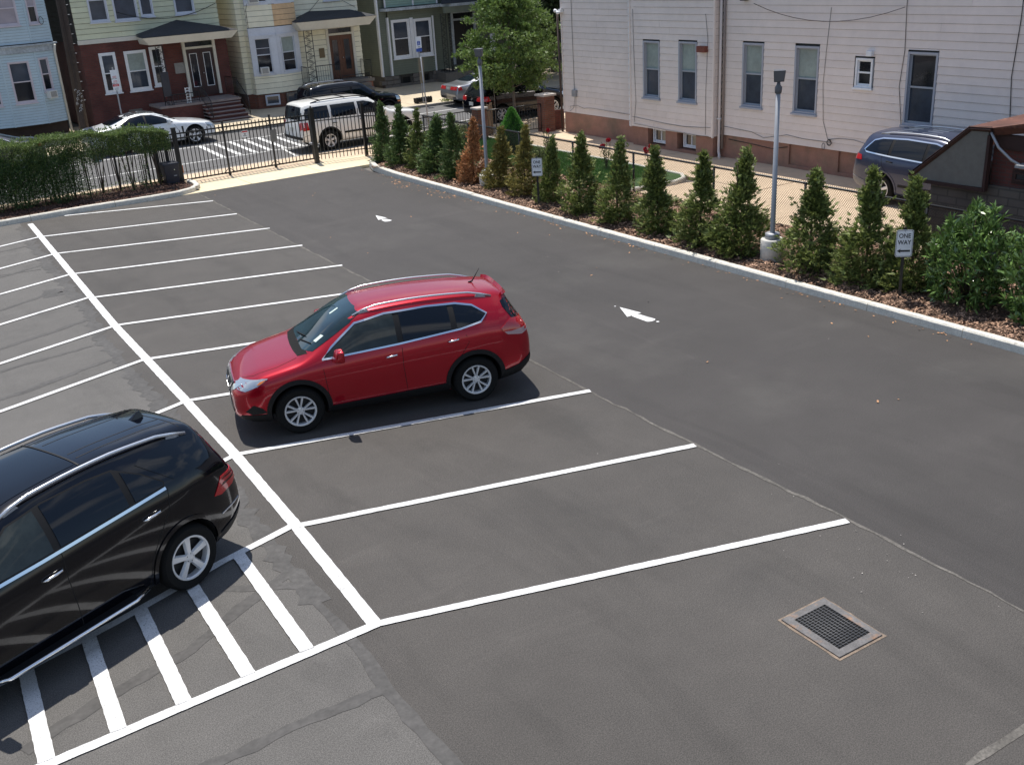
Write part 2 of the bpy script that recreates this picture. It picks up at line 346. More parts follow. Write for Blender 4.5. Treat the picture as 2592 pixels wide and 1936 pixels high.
# storm drain
dr = thing('storm_drain', 'square steel storm drain grate set in the asphalt', 'drain', (7.2, 5.46, 0))
o4 = [(6.89, 5.85), (7.51, 5.83), (7.46, 5.07), (6.86, 5.10)]; i4 = [(6.985, 5.765), (7.425, 5.75), (7.395, 5.165), (6.955, 5.18)]
pmat('grate_frame', (.125, .12, .12), .6, .3, var=[(6, .3), (40, .3)], var2=[(7, (.22, .13, .08), .55, .7)])
pmat('patch_edge', (.19, .145, .11), .9, var=[(8, .4), (40, .4)])
mb = MB()
for i in range(4):
    j = (i+1) % 4; mb.add([(*o4[i], .018), (*o4[j], .018), (*i4[j], .018), (*i4[i], .018), (*o4[i], -.01), (*o4[j], -.01), (*i4[j], -.3), (*i4[i], -.3)], [(0, 1, 2, 3), (4, 5, 1, 0), (3, 2, 6, 7)])
obj('drain_frame', mb, 'grate_frame', dr)
rim = [(7.2+(x-7.2)*1.1+random.uniform(-.01, .01), 5.46+(y-5.46)*1.08) for x, y in resample(o4+[o4[0]], .08)[:-1]]
mb = MB(); sheet(mb, rim, .004); trifix(obj('patch_rim', mb, 'patch_edge', dr))
mb = MB(); sheet(mb, [(7.19+(x-7.19)*1.02, 5.46+(y-5.46)*1.02) for x, y in i4], .0065); trifix(obj('pit_shade', mb, 'well', dr))  # flat black sheet painted as the unlit depth below the bars
def lerp(a, b, t): return (a[0]+(b[0]-a[0])*t, a[1]+(b[1]-a[1])*t)
pmat('grate_steel', (.10, .10, .105), .6, .2)
for k in range(1, 18):
    a, b = lerp(i4[0], i4[3], k/18), lerp(i4[1], i4[2], k/18); mb = MB().tube([(*a, .013), (*b, .013)], .0045, 4); obj('cross_bar', mb, 'grate_steel', dr)
for k in range(1, 10):
    a, b = lerp(i4[0], i4[1], k/10), lerp(i4[3], i4[2], k/10); mb = MB().tube([(*a, .011), (*b, .013)], .006, 4); obj('bearing_bar', mb, 'grate_steel', dr)

# apron, pavements, road
def slab(name, pts, z, mat, parent=None, kind='structure', z0=-.08):
    mb = MB().prism(pts, z0, z); o = obj(name, mb, mat, parent, kind=kind if parent is None else None)
    bm = bmesh.new(); bm.from_mesh(o.data); bmesh.ops.recalc_face_normals(bm, faces=bm.faces); bmesh.ops.triangulate(bm, faces=[f for f in bm.faces if len(f.verts) > 4]); bm.to_mesh(o.data); bm.free(); return o
ap = thing('apron', None, None, (12, 34, 0), kind='structure')
xs = [9.0, 11.51, 13.98, 16.55]
for i in range(3):
    a, b = xs[i]+.008, xs[i+1]-.008
    slab('concrete_slab', [(a, 32.3-.035*(a-9.8)), (b, 32.3-.035*(b-9.8)), (b, 33.92), (a, 33.92)], .012, 'concrete_apron', ap)
    slab('concrete_slab', [(a, 33.94), (b, 33.94), (b, 35.7), (a, 35.7)], .012, 'concrete_tan', ap)
nw = thing('near_pavement', None, None, (12, 35, 0), kind='structure')
for x in [-12+1.9*i for i in range(11)]: slab('concrete_slab', [(x, 34.75), (x+1.88, 34.75), (min(x+1.88, 8.98), 35.7), (x, 35.7)] if x+1.88 <= 8.98 else [(x, 34.75), (8.98, 34.75), (8.98, 35.7), (x, 35.7)], .01, 'concrete_tan', nw) if x < 8.9 else None
for i in range(15): slab('concrete_slab', [(16.57+1.9*i, 33.55), (18.45+1.9*i, 33.55), (18.45+1.9*i, 35.7), (16.57+1.9*i, 35.7)], .01, 'concrete_tan', nw)
for x in range(-12, 46, 3): obj('kerb_stone', MB().box(x+.01, x+2.99, 35.71, 35.85, -.1, .012), 'kerb_far', nw)
road = MB(); sheet(road, [(-60, 35.85), (120, 35.85), (120, 43.0), (28, 43.0), (14.4, 44.0), (-60, 44.0)], -.04); road = obj('road', road, 'asphalt_street', kind='structure'); trifix(road)
fk = [(-60, 44.05), (14.4, 44.05), (20, 43.55), (28, 42.95), (120, 42.95)]
fp = thing('far_pavement', None, None, (12, 46, 0), kind='structure')
for (x0, y0), (x1, y1) in zip(fk, fk[1:]):
    n = max(1, min(40, int((x1-x0)/3)))
    for i in range(n):
        if x0+(x1-x0)*i/n < -6 or x0+(x1-x0)*(i+1)/n > 46: continue
        a, b = lerp((x0, y0), (x1, y1), i/n), lerp((x0, y0), (x1, y1), (i+1)/n)
        obj('kerb_stone', MB().prism([(a[0]+.01, a[1]), (b[0]-.01, b[1]), (b[0]-.01, b[1]+.15), (a[0]+.01, a[1]+.15)], -.1, .07), 'kerb_far', fp)
        slab('concrete_slab', [(a[0]+.01, a[1]+.16), (b[0]-.01, b[1]+.16), (b[0]-.01, 47), (a[0]+.01, 47)], .065, 'concrete_far', fp)
        slab('concrete_slab', [(a[0]+.01, 47.02), (b[0]-.01, 47.02), (b[0]-.01, 52), (a[0]+.01, 52)], .065, 'concrete_far', fp)
def rstrip(pts, w, mat='road_paint_worn', z=-.034): strip('painted_line', pts, w, z, mat, road, jit=.1)
rstrip([(8.5, 38.15), (16.9, 38.0)], .1); rstrip([(11.4, 41.72), (23, 41.45), (44, 41.2)], .1); rstrip([(-5, 38.2), (8.4, 38.15)], .1); rstrip([(-5, 41.8), (11.3, 41.72)], .1); rstrip([(17, 38), (46, 37.9)], .1)
for a, b in (((12.98, 41.7), (12.72, 38.2)), ((13.60, 41.7), (13.38, 38.2)), ((14.2, 41.66), (13.98, 38.2)), ((14.8, 41.62), (14.56, 38.18)), ((15.4, 41.6), (15.15, 38.15)), ((16.0, 41.58), (15.8, 38.1))): rstrip([a, b], .2, z=-.030)
rstrip([(15.0, 38.0), (14.7, 35.95)], .1, z=-.030)
for k in range(7): rstrip([(28.1+k*.75, 37.1+.3*k), (30.9+k*.75, 41.3+.1*k)], .3, z=-.03)

# kerbs and beds
def kerb_run(name, pts, w=.17, h=.15, piece=1.5, mat='kerb_stone', jit=.006):
    t = thing(name, None, None, (pts[0][0], pts[0][1], 0), kind='structure')
    p = resample(pts, .12); acc = 0; cur = [p[0]]; segs = []
    for a, b in zip(p, p[1:]):
        acc += math.hypot(b[0]-a[0], b[1]-a[1]); cur.append(b)
        if acc > piece: segs.append(cur); cur = [b]; acc = 0
    if len(cur) > 1: segs.append(cur)
    for sg in segs:
        hh = h+random.uniform(-jit, jit); of = random.uniform(-jit, jit); mb = MB(); vs = []
        n = len(sg)
        for i, (x, y) in enumerate(sg):
            a = sg[max(i-1, 0)]; b = sg[min(i+1, n-1)]; tx, ty = b[0]-a[0], b[1]-a[1]; l = math.hypot(tx, ty); nx, ny = -ty/l, tx/l
            if i == 0: x, y = x+tx/l*.006, y+ty/l*.006
            if i == n-1: x, y = x-tx/l*.006, y-ty/l*.006
            for q, z in ((0, -.05), (.008, hh-.028), (.03, hh), (w-.02, hh), (w, hh-.02), (w, -.05)): vs.append((x+nx*(q+of), y+ny*(q+of), z+random.uniform(-.003, .003)*(z > 0)))
        fs = [(6*i+k, 6*i+k+1, 6*i+k+7, 6*i+k+6) for i in range(n-1) for k in range(5)]+[tuple(range(6))[::-1], tuple(6*(n-1)+k for k in range(6))]
        mb.add(vs, fs); o = obj('kerb_stone', mb, mat, t)
        bm = bmesh.new(); bm.from_mesh(o.data); bmesh.ops.recalc_face_normals(bm, faces=bm.faces); bm.to_mesh(o.data); bm.free()
    return t
kr = kerb_run('kerb_right', [(19, -4), (17.5, 2), (15.6, 5.2), (15.17, 7.2), (KX, 12), (KX, 22), (KX+.03, 27.5), (15.2, 29.5), (15.35, 31.2), (15.62, 32.0), (16.2, 32.25)][::-1], piece=1.9)
kl = kerb_run('kerb_left', [(-12, 32.5), (4, 32.42), (6.4, 32.45), (8.45, 32.3), (9.2, 32.32), (9.75, 32.55), (10.08, 33.0), (10.15, 33.5), (10.13, 34.0)], w=.17, piece=2.4)

def bed(name, x0, x1, y0, y1, step, mat, hf, parent=None):
    nx, ny = int((x1-x0)/step)+1, int((y1-y0)/step)+1
    X, Y = np.meshgrid(np.linspace(x0, x1, nx), np.linspace(y0, y1, ny)); Z = hf(X, Y)
    V = np.stack([X.ravel(), Y.ravel(), Z.ravel()], 1); i = np.arange(nx*ny).reshape(ny, nx)
    F = np.stack([i[:-1, :-1].ravel(), i[:-1, 1:].ravel(), i[1:, 1:].ravel(), i[1:, :-1].ravel()], 1)
    o = npmesh(name, V, F, mat, smooth=True); return o
def hmulch(X, Y):
    e = np.clip((X-15.3)/.35, 0, 1)
    return .085+.09*e+.03*np.sin(X*4.1+Y*2.3)+.022*np.sin(Y*5.7-X*3.1)+.012*np.sin(X*17+Y*13)+.012*np.sin(Y*23-X*9)
b1 = bed('planting_bed', 15.31, 18.4, 4.8, 31.3, .09, 'mulch_soil', hmulch); b1['kind'] = 'structure'
b1b = bed('planting_bed', 15.95, 18.4, 31.3, 32.9, .09, 'mulch_soil', hmulch); b1b['kind'] = 'structure'
b2 = bed('planting_bed', -12, 9.95, 32.62, 34.7, .12, 'soil_dark', lambda X, Y: .11+.02*np.sin(X*5+Y*3)+.015*np.sin(X*11-Y*7)-np.clip((X-9.2)*.1, 0, .1)); b2['kind'] = 'structure'
n = 70000; cx = R.uniform(15.33, 18.35, n); cy = R.uniform(6, 32.6, n); ok = ~((cy > 31.3) & (cx < 16)); cx, cy = cx[ok], cy[ok]
tagp(scatter_quads('mulch', np.stack([cx, cy, hmulch(cx, cy)+.002], 1), .021, 'mulch_chip', tilt=.6, aspect=2), 'brown wood chip mulch covering the bed under the row of young evergreens', 'mulch')
n = 9000; cx = R.uniform(3, 9.9, n); cy = R.uniform(32.65, 34.4, n)
pmat('mulch_chip_red', (.11, .055, .038), .9, rnd=.6)
tagp(scatter_quads('mulch', np.stack([cx, cy, np.full(n, .125)], 1), .02, 'mulch_chip_red', tilt=.6, aspect=2), 'dark red brown mulch under the clipped hedge', 'mulch')

# alley beside the pink house: slabs with joints; lawn
al = thing('alley', None, None, (21, 20, 0), kind='structure')
ys = [4, 6.6, 9.2, 11.8, 14.4, 17.0, 19.5]
for y0, y1 in zip(ys, ys[1:]):
    for x0, x1 in ((18.42, 21.15), (21.165, 25.0)): slab('concrete_slab', [(x0, y0+.008), (x1, y0+.008), (x1, y1-.008), (x0, y1-.008)], .01+random.uniform(0, .006), 'concrete_tan', al)
slab('concrete_slab', [(18.42, 19.51), (21.15, 19.51), (21.15, 21.4), (20.6, 21.75), (18.42, 21.9)], .012, 'concrete_tan', al)
for y0, y1 in ((19.51, 22.4), (22.42, 25.3), (25.32, 28.2), (28.22, 31.1), (31.12, 33.5)): slab('concrete_slab', [(21.165, y0), (25.0, y0), (25.0, y1), (21.165, y1)], .012+random.uniform(0, .006), 'concrete_tan', al)
kerb_run('lawn_edging', [(18.45, 21.95), (19.2, 21.92), (20.2, 21.75), (20.75, 21.95), (21.08, 22.4), (21.12, 23.2), (21.1, 26), (21.1, 33)], w=.12, h=.13, piece=.9)
lw = bed('lawn', 18.45, 21.0, 22.1, 33.0, .12, 'turf', lambda X, Y: .09+.01*np.sin(X*5+Y*3)); lw['kind'] = 'structure'
n = 42000; gx = R.uniform(18.5, 20.95, n); gy = R.uniform(23.0, 32.9, n); ok = gx < 20.95-np.clip(.6-(gy-22.4), 0, 1); gx, gy = gx[ok], gy[ok]; n = len(gx)
a = R.uniform(0, 2*PI, n); h = R.uniform(.035, .085, n); B = np.stack([gx, gy, np.full(n, .09)], 1); t = np.stack([np.cos(a), np.sin(a), 0*a], 1)*.007
lean = np.stack([R.normal(0, .02, n), R.normal(0, .02, n), h], 1)
tagp(npmesh('grass', np.stack([B-t, B+t, B+lean], 1).reshape(-1, 3), np.arange(3*n).reshape(-1, 3), 'grass', kind='stuff'), 'bright green lawn grass behind the chain link fence', 'grass')
# ------------------------------------------------------------------ buildings
def siding(parent, fr, a0, a1, z0, z1, h, mat, holes=(), zparts=99, joined=False, lean=.022, jit=0.0, name='siding_board', seam=True):
    """horizontal lap boards; each its own part below zparts, the rest (and joined=True) one mesh"""
    ox, oy, tx, ty = fr; P = lambda a, d, z: (ox+tx*a+ty*d, oy+ty*a-tx*d, z)
    big = MB(); z = z0; row = 0
    while z < z1-.02:
        zt = min(z+h, z1); spans = [(a0, a1)]; extra = []; gp = (.007 if h < .21 else .016) if h > .15 else .009  # gap bares dark backing, imitating the shadow line under each lap
        for (h0, h1, g0, g1) in holes:
            if g1 > z+.02 and g0 < zt-.02:
                ns = []
                if g1 < zt-.02: extra.append((h0, h1, g1, zt))
                if g0 > z+.02: extra.append((h0, h1, z, g0))
                for s0, s1 in spans:
                    if h1 <= s0 or h0 >= s1: ns.append((s0, s1)); continue
                    if h0 > s0+.02: ns.append((s0, h0))
                    if h1 < s1-.02: ns.append((h1, s1))
                spans = ns
        for s0, s1, zl, zh in [(p, q, z, zt) for p, q in spans]+extra:
            parts = [(s0, s1)]; zg = zl+gp if zl == z else zl
            if seam and s1-s0 > 3.2 and not joined:
                c = s0+(s1-s0)*(.3+.4*((row*37) % 10)/10); parts = [(s0, c-.002), (c+.002, s1)]
            for q0, q1 in parts:
                mb = big if (joined or z >= zparts) else MB(); l = lean+random.uniform(-jit, jit)
                vs = [P(q0, 0, zg), P(q1, 0, zg), P(q1, l, zg), P(q0, l, zg), P(q0, 0, zh), P(q1, 0, zh), P(q1, .003, zh), P(q0, .003, zh)]
                mb.add(vs, [(0, 1, 2, 3), (3, 2, 6, 7), (7, 6, 5, 4), (0, 3, 7, 4), (1, 5, 6, 2)])
                if mb is not big: obj(name, mb, mat, parent)
        z += h; row += 1
    if big.v: obj(name, big, mat, parent, kind='stuff')
def window(parent, fr, a0, a1, z0, z1, frame='white_trim', up='glass_blue', lo='glass_dark', fw=.07, depth=.09, proud=.03, rail=None, sill=True, jamb=None, grid=False, name='window', muntin=None):
    zm = (z0+z1)/2 if rail is None else rail; jb = jamb or frame
    mb = MB()
    mb.fbox(fr, a0, a0+fw, -depth, proud, z0, z1).fbox(fr, a1-fw, a1, -depth, proud, z0, z1).fbox(fr, a0+fw, a1-fw, -depth, proud-.002, z1-fw, z1).fbox(fr, a0+fw, a1-fw, -depth, proud-.002, z0, z0+fw)
    w = obj(name, mb, jb, parent)
    s = .035; b0, b1, c0, c1 = a0+fw, a1-fw, z0+fw, z1-fw
    mb = MB()
    if zm: mb.fbox(fr, b0, b1, -depth+.02, -depth+.055, zm-.022, zm+.022)
    for q0, q1 in ((b0, b0+s), (b1-s, b1)): mb.fbox(fr, q0, q1, -depth+.018, -depth+.045, c0, c1)
    mb.fbox(fr, b0+s, b1-s, -depth+.018, -depth+.044, c0, c0+s*1.3).fbox(fr, b0+s, b1-s, -depth+.018, -depth+.044, c1-s, c1)
    if muntin:
        for q in muntin: mb.fbox(fr, b0+s, b1-s, -depth+.019, -depth+.04, q-.012, q+.012)
    obj('sash', mb, frame, w)
    e = .002
    if zm:
        obj('pane', MB().fbox(fr, b0+s, b1-s, -depth, -depth+.02, zm+.02, c1-s+e), up, w)
        obj('pane', MB().fbox(fr, b0+s, b1-s, -depth-.004, -depth+.012, c0+s, zm-.02), lo, w)
    elif grid:
        m = (b0+b1)/2; obj('pane', MB().fbox(fr, b0+s, m-.02, -depth, -depth+.02, c0+s, c1-s), up, w); obj('pane', MB().fbox(fr, m+.02, b1-s, -depth, -depth+.02, c0+s, c1-s), lo, w)
        obj('mullion', MB().fbox(fr, m-.022, m+.022, -depth+.0, -depth+.05, c0+s, c1-s), frame, w)
    else: obj('pane', MB().fbox(fr, b0+s, b1-s, -depth, -depth+.02, c0+s, c1-s), up, w)
    if sill: obj('sill', MB().fbox(fr, a0-.04, a1+.04, -.01, proud+.045, z0-.055, z0-.002), jb, w)
    return w
def aircon(parent, fr, a0, a1, z0, z1, out=.28):
    mb = MB().fbox(fr, a0, a1, -.05, out, z0, z1); o = obj('air_conditioner', mb, 'ac_white', parent, bevel=.008)
    mb = MB().fbox(fr, a0+.05, a1-.05, out+.001, out+.012, z0+.05, z1-.04); obj('grille', mb, 'ac_grille', o)
    mb = MB()
    for k in range(6): zz = z0+.06+k*(z1-z0-.1)/6; mb.fbox(fr, a0+.05, a1-.05, out+.012, out+.02, zz, zz+.012)
    obj('louver', mb, 'ac_white', o, kind='stuff')
pmat('ac_white', (.62, .62, .60), .5, var=(3, .1)); pmat('ac_grille', (.16, .15, .14), .7)
pmat('siding_pink', (.70, .625, .59), .7, var=[(.5, .06), (3, .05)], objrnd=.03)
pmat('siding_beige', (.72, .69, .55), .7, var=[(.6, .08), (4, .07)], objrnd=.05)
pmat('siding_stained', (.62, .42, .24), .75, var=[(1.2, .15), (6, .1)])
pmat('siding_yellow', (.56, .575, .42), .7, var=[(.6, .08), (4, .07)], objrnd=.05)
pmat('siding_blue', (.44, .55, .62), .7, var=[(.6, .08), (4, .07)])
pmat('siding_olive', (.145, .165, .13), .75, var=[(.6, .12), (4, .1)])
pmat('siding_mint', (.20, .30, .26), .75, var=[(.6, .12), (4, .1)])
pmat('backing', (.10, .095, .09), .9)
pmat('stucco_brown', (.32, .17, .125), .9, var=[(.8, .14), (5, .12), (30, .08)], var2=(.7, (.20, .14, .10), .5, .72), bump=(40, .35, .008))
pmat('roof_black', (.028, .030, .036), .85, var=[(1, .2), (14, .35), (50, .3)], bump=(40, .6, .01))
pmat('roof_flat', (.08, .08, .08), .9)
pmat('stone_grey', (.15, .135, .12), .9, var=[(.9, .25), (5, .2)], bump=(9, .8, .03), rnd=.12)
pmat('wood_dark', (.05, .03, .022), .8, var=(3, .3)); pmat('door_brown', (.10, .035, .018), .5, var=[(3, .3)]); pmat('door_maroon', (.035, .014, .014), .5); pmat('door_black', (.012, .012, .013), .5)
pmat('fascia_cream', (.58, .56, .50), .65, var=[(1, .08), (9, .06)]); pmat('step_tread', (.24, .20, .19), .9, var=(4, .2)); pmat('step_riser', (.085, .028, .024), .85, var=(4, .2))
pmat('rust_box', (.16, .05, .035), .8, var=(8, .3)); pmat('cable', (.10, .09, .085), .7); pmat('cable_pink', (.22, .19, .185), .7); pmat('cable_black', (.015, .015, .015), .6)
def brick_mat(name, c1, c2, mortar, axis='Y', sc=1):
    m = bpy.data.materials.new(name); m.use_nodes = True; t = m.node_tree; N = t.nodes; L = t.links; b = N['Principled BSDF']; b.inputs['Roughness'].default_value = .85
    tc = N.new('ShaderNodeTexCoord'); sx = N.new('ShaderNodeSeparateXYZ'); cb = N.new('ShaderNodeCombineXYZ'); L.new(tc.outputs['Object'], sx.inputs[0])
    ad = N.new('ShaderNodeMath'); L.new(sx.outputs[0], ad.inputs[0]); L.new(sx.outputs[1], ad.inputs[1]); L.new(ad.outputs[0], cb.inputs[0]); L.new(sx.outputs[2], cb.inputs[1])
    br = N.new('ShaderNodeTexBrick'); L.new(cb.outputs[0], br.inputs[0]); br.inputs['Scale'].default_value = 1; br.inputs['Brick Width'].default_value = .21*sc; br.inputs['Row Height'].default_value = .075*sc; br.inputs['Mortar Size'].default_value = .008*sc
    br.inputs['Color1'].default_value = (*c1, 1); br.inputs['Color2'].default_value = (*c2, 1); br.inputs['Mortar'].default_value = (*mortar, 1)
    n = N.new('ShaderNodeTexNoise'); n.inputs['Scale'].default_value = 1.3; n.inputs['Detail'].default_value = 6; L.new(tc.outputs['Object'], n.inputs[0])
    r = N.new('ShaderNodeMapRange'); r.inputs[1].default_value = .25; r.inputs[2].default_value = .75; r.inputs[3].default_value = .65; r.inputs[4].default_value = 1.35; L.new(n.outputs[0], r.inputs[0])
    x = N.new('ShaderNodeMix'); x.data_type = 'RGBA'; x.blend_type = 'MULTIPLY'; x.inputs[0].default_value = 1; cc = N.new('ShaderNodeCombineColor')
    for i in range(3): L.new(r.outputs[0], cc.inputs[i])
    L.new(br.outputs[0], x.inputs[6]); L.new(cc.outputs[0], x.inputs[7]); L.new(x.outputs[2], b.inputs['Base Color'])
    bp = N.new('ShaderNodeBump'); bp.inputs['Strength'].default_value = .6; bp.inputs['Distance'].default_value = .01; bp.invert = True; L.new(br.outputs['Fac'], bp.inputs['Height']); L.new(bp.outputs[0], b.inputs['Normal'])
    M[name] = m
brick_mat('brick_dark', (.095, .026, .022), (.12, .034, .028), (.07, .045, .04))
brick_mat('brick_red', (.15, .05, .032), (.20, .075, .05), (.13, .10, .08))
brick_mat('brick_orange', (.19, .07, .045), (.25, .10, .06), (.16, .12, .09))
brick_mat('block_grey', (.085, .075, .07), (.10, .088, .078), (.06, .055, .05), sc=2.1)
pmat('window_grey', (.30, .33, .38), .55); pmat('siding_trim_grey', (.34, .36, .42), .6)
def tubeobj(name, pts, r, mat, parent, n=6): return obj(name, MB().tube(pts, r, n), mat, parent)
def sagline(a, b, sag, n=10): return [tuple(a[i]+(b[i]-a[i])*t-(sag*4*t*(1-t) if i == 2 else 0) for i in range(3)) for t in [k/n for k in range(n+1)]]

# ---- pink house on the right
PH = thing('clapboard_house', 'long pale pink clapboard house with brown stucco foundation along the concrete alley', 'house', (23.9, 22, 0))
FL = (23.87, 31.85, 0, -1); FM = (23.60, 27.72, 0, -1); FR_ = (23.90, 23.70, 0, -1)   # facades facing the alley, a runs towards the viewer
wallp = obj('wall', MB().box(24.02, 32, 4, 31.80, .74, 7.2).box(23.74, 24.02, 23.84, 27.68, .64, 7.2), 'backing', PH)
obj('roof', MB().box(23.4, 32.4, 3.8, 32.1, 7.2, 7.4), 'roof_flat', PH)
holes_m = []; holes_r = []
def Yh(fr, y): return fr[1]-y
wm = [(26.98, 26.27, 1.66, 3.47, 2.58), (25.28, 24.55, 1.66, 3.50, 2.60)]
wr = [(22.82, 22.07, 1.66, 3.51, 2.62), (20.80, 20.02, 1.64, 3.49, 2.60), (18.72, 18.17, 2.49, 3.25, None), (17.08, 16.28, 1.64, 3.47, 2.60)]
for y0, y1, z0, z1, r in wm: holes_m.append((Yh(FM, y0)-.06, Yh(FM, y1)+.06, z0-.04, z1+.05))
for y0, y1, z0, z1, r in wr: holes_r.append((Yh(FR_, y0)-.05, Yh(FR_, y1)+.05, z0-.04, z1+.05))
siding(wallp, FL, .0, 4.13, .76, 7.2, .2025, 'siding_pink', zparts=4.9)
siding(wallp, FM, .0, 3.92, .66, 7.2, .2025, 'siding_pink', holes_m, zparts=4.9)
siding(wallp, FR_, .0, 19.6, .72, 7.2, .2025, 'siding_pink', holes_r, zparts=4.9)
siding(wallp, (23.60, 23.80, 1, 0), 0, .30, .66, 7.2, .2025, 'siding_pink', zparts=4.9, seam=False)   # short return facing the viewer
siding(wallp, (23.87, 31.86, -1, 0), -8, 0, .76, 7.2, .2025, 'siding_pink', joined=True)
for x, y, z0 in ((23.845, 31.83, .76), (23.575, 27.70, .64), (23.575, 23.79, .64)):
    obj('corner_board', MB().box(x-.012, x+.05, y-.045, y+.012, z0, 7.2), 'siding_pink', PH)
mb = MB()
for k in range(34): mb.box(23.55, 23.60, 27.71, 27.735, .66+k*.2025, .66+k*.2025+.16)
obj('siding_edge', mb, 'white_trim', PH, kind='stuff')
fd = MB().box(24.0, 32, 4, 31.82, -.05, .74)
obj('foundation', fd, 'stucco_brown', PH)
def fnd(fr, a0, a1, zt, holes, dep=.0):   # foundation face with window recesses
    mb = MB(); cur = a0
    for h0, h1, zb in holes: mb.fbox(fr, cur, h0, -.4, dep, -.05, zt).fbox(fr, h0, h1, -.4, dep, -.05, zb-.05); cur = h1
    mb.fbox(fr, cur, a1, -.4, dep, -.05, zt); return mb
FML = (23.66, 27.66, 0, -1); fl = lambda y: 27.66-y; FRL = (23.94, 23.74, 0, -1); fr2 = lambda y: 23.74-y
obj('foundation', MB().fbox((23.86, 31.80, 0, -1), 0, 4.14, -.3, 0, -.05, .755), 'stucco_brown', PH)
obj('foundation', fnd(FML, 0, 3.84, .655, [(fl(26.90), fl(26.02), .16), (fl(25.46), fl(24.58), .16)]), 'stucco_brown', PH)
obj('foundation', fnd(FRL, 0, 19.6, .72, [(fr2(20.95), fr2(19.94), .16), (fr2(19.15), fr2(18.0), .16)]), 'stucco_brown', PH)
for (y0, y1, z0, z1, r) in wm: window(PH, FM, Yh(FM, y0)-.05, Yh(FM, y1)+.05, z0, z1, 'window_grey', 'glass_blind', 'glass_blue', fw=.055, depth=.10, proud=.03, rail=r, jamb='siding_trim_grey')
for i, (y0, y1, z0, z1, r) in enumerate(wr):
    if i == 2: window(PH, FR_, Yh(FR_, y0), Yh(FR_, y1), z0, z1, 'white_trim', 'glass_dark', 'glass_dark', fw=.055, depth=.06, proud=.035, rail=2.88, jamb='white_trim')
    else: window(PH, FR_, Yh(FR_, y0)-.04, Yh(FR_, y1)+.04, z0, z1, 'window_grey', 'glass_blind' if i < 2 else 'glass_dark', 'glass_blue' if i < 2 else 'glass_blue', fw=.055, depth=.10, proud=.03, rail=r, jamb='siding_trim_grey')
for F0, f, y0, y1 in ((FML, fl, 26.74, 26.04), (FML, fl, 25.27, 24.60), (FRL, fr2, 20.75, 19.96), (FRL, fr2, 18.93, 18.2)):
    window(PH, F0, f(y0), f(y1), .18, .655, 'white_trim', 'glass_dark', 'glass_cream', fw=.04, depth=.2, proud=-.10, rail=0, sill=False, grid=True, name='basement_window')
sp = MB().tube([(23.80, 23.70, 7.1), (23.80, 23.70, 1.2), (23.80, 23.70, .2), (23.77, 23.64, .1), (23.62, 23.5, .05)], .045, 8); obj('downspout', sp, 'siding_pink', PH)
obj('downspout_strap', MB().box(23.74, 23.87, 23.63, 23.76, 1.2, 1.24), 'white_trim', PH)
sp = MB().tube([(23.83, 23.58, 7.1), (23.83, 23.58, .3)], .035, 8); obj('conduit', sp, 'cable_pink', PH)
def wallcable(pts, x, r=.009, mat='cable'): tubeobj('wall_cable', [(x, y, z) for y, z in pts], r*.7, mat, PH, 5)
wallcable([(31.17, 7), (31.17, 4.73), (31.14, 1.58)], 23.83, .011); wallcable([(31.1, 1.37), (31.2, .95), (31.45, .8), (31.4, 1.0), (31, 1.05), (30.6, .98), (30.2, 1.02), (29, 1.0), (27.8, .97)], 23.82)
wallcable([(31.05, 1.37), (31.08, .76)], 23.82, .006)
wallcable([(27.6, .98), (26, .90), (25.1, .88), (24.3, .92), (23.85, .96)], 23.57); wallcable([(27.5, .76), (26, .70), (25.3, .69), (24.4, .66), (23.9, .68)], 23.555); wallcable([(27.52, 4.45), (27.48, 3), (27.4, 1.5), (27.5, .8)], 23.57)
wallcable([(24.13, 4.33), (24.02, 3.6), (24.08, 2), (24.07, .72)], 23.57)
wallcable([(23.6, .99), (22.4, .93), (21.9, .80), (21.0, .98), (20.4, .93), (19.4, .93)], 23.87); wallcable([(23.4, .60), (22.3, .55), (21.6, .50), (21, .62)], 23.92, .014, 'cable_black')
wallcable([(19.64, 4.52), (19.72, 3.5), (19.78, 2.5), (19.7, 1.5), (19.52, 1.04), (19.35, .9)], 23.87); wallcable([(19.5, 1.0), (19.1, 1.07), (18.6, 1.08), (18.2, 1.02), (17.9, .98)], 23.87)
wallcable([(17.27, 7), (17.27, 4.54), (17.22, 3.5), (17.3, 2.6), (17.13, 1.51), (17.1, .9)], 23.87, .012); wallcable([(14.18, 7), (14.18, 4.28), (14.24, 3), (14.14, 1.95), (14.1, 1)], 23.87, .014, 'cable_black')
tubeobj('wall_cable', [(23.80, y, z) for x, y, z in sagline((0, 22.4, 4.62), (0, 17.27, 4.55), .42)], .009, 'cable', PH)
for k in range(9):
    a = k*.7; r = .07+.01*(k % 3)
    tubeobj('cable_coil', [(23.84-.004*k, 19.42+math.cos(t*PI/6+a)*r*.9, .93+math.sin(t*PI/6+a)*r) for t in range(12)], .007, 'cable_black', PH, 4) if k < 3 else None
tubeobj('cable_coil', [(23.84, 19.62+math.cos(t*PI/6)*.05, .80+math.sin(t*PI/6)*.09) for t in range(13)], .008, 'cable_black', PH, 4)
obj('meter_box', MB().box(23.76, 23.85, 31.0, 31.23, 1.36, 1.60), 'galvanized', PH, bevel=.01)
obj('rusty_vent', MB().box(23.42, 23.60, 24.02, 24.37, 3.22, 3.40), 'rust_box', PH, bevel=.01)
obj('dryer_vent', MB().box(23.76, 23.90, 18.16, 18.34, 3.31, 3.46), 'white_trim', PH, bevel=.02)
fl_ = MB().box(23.72, 23.85, 31.68, 31.8, 4.28, 4.4); fl_ = obj('security_light', fl_, 'white_metal', PH)
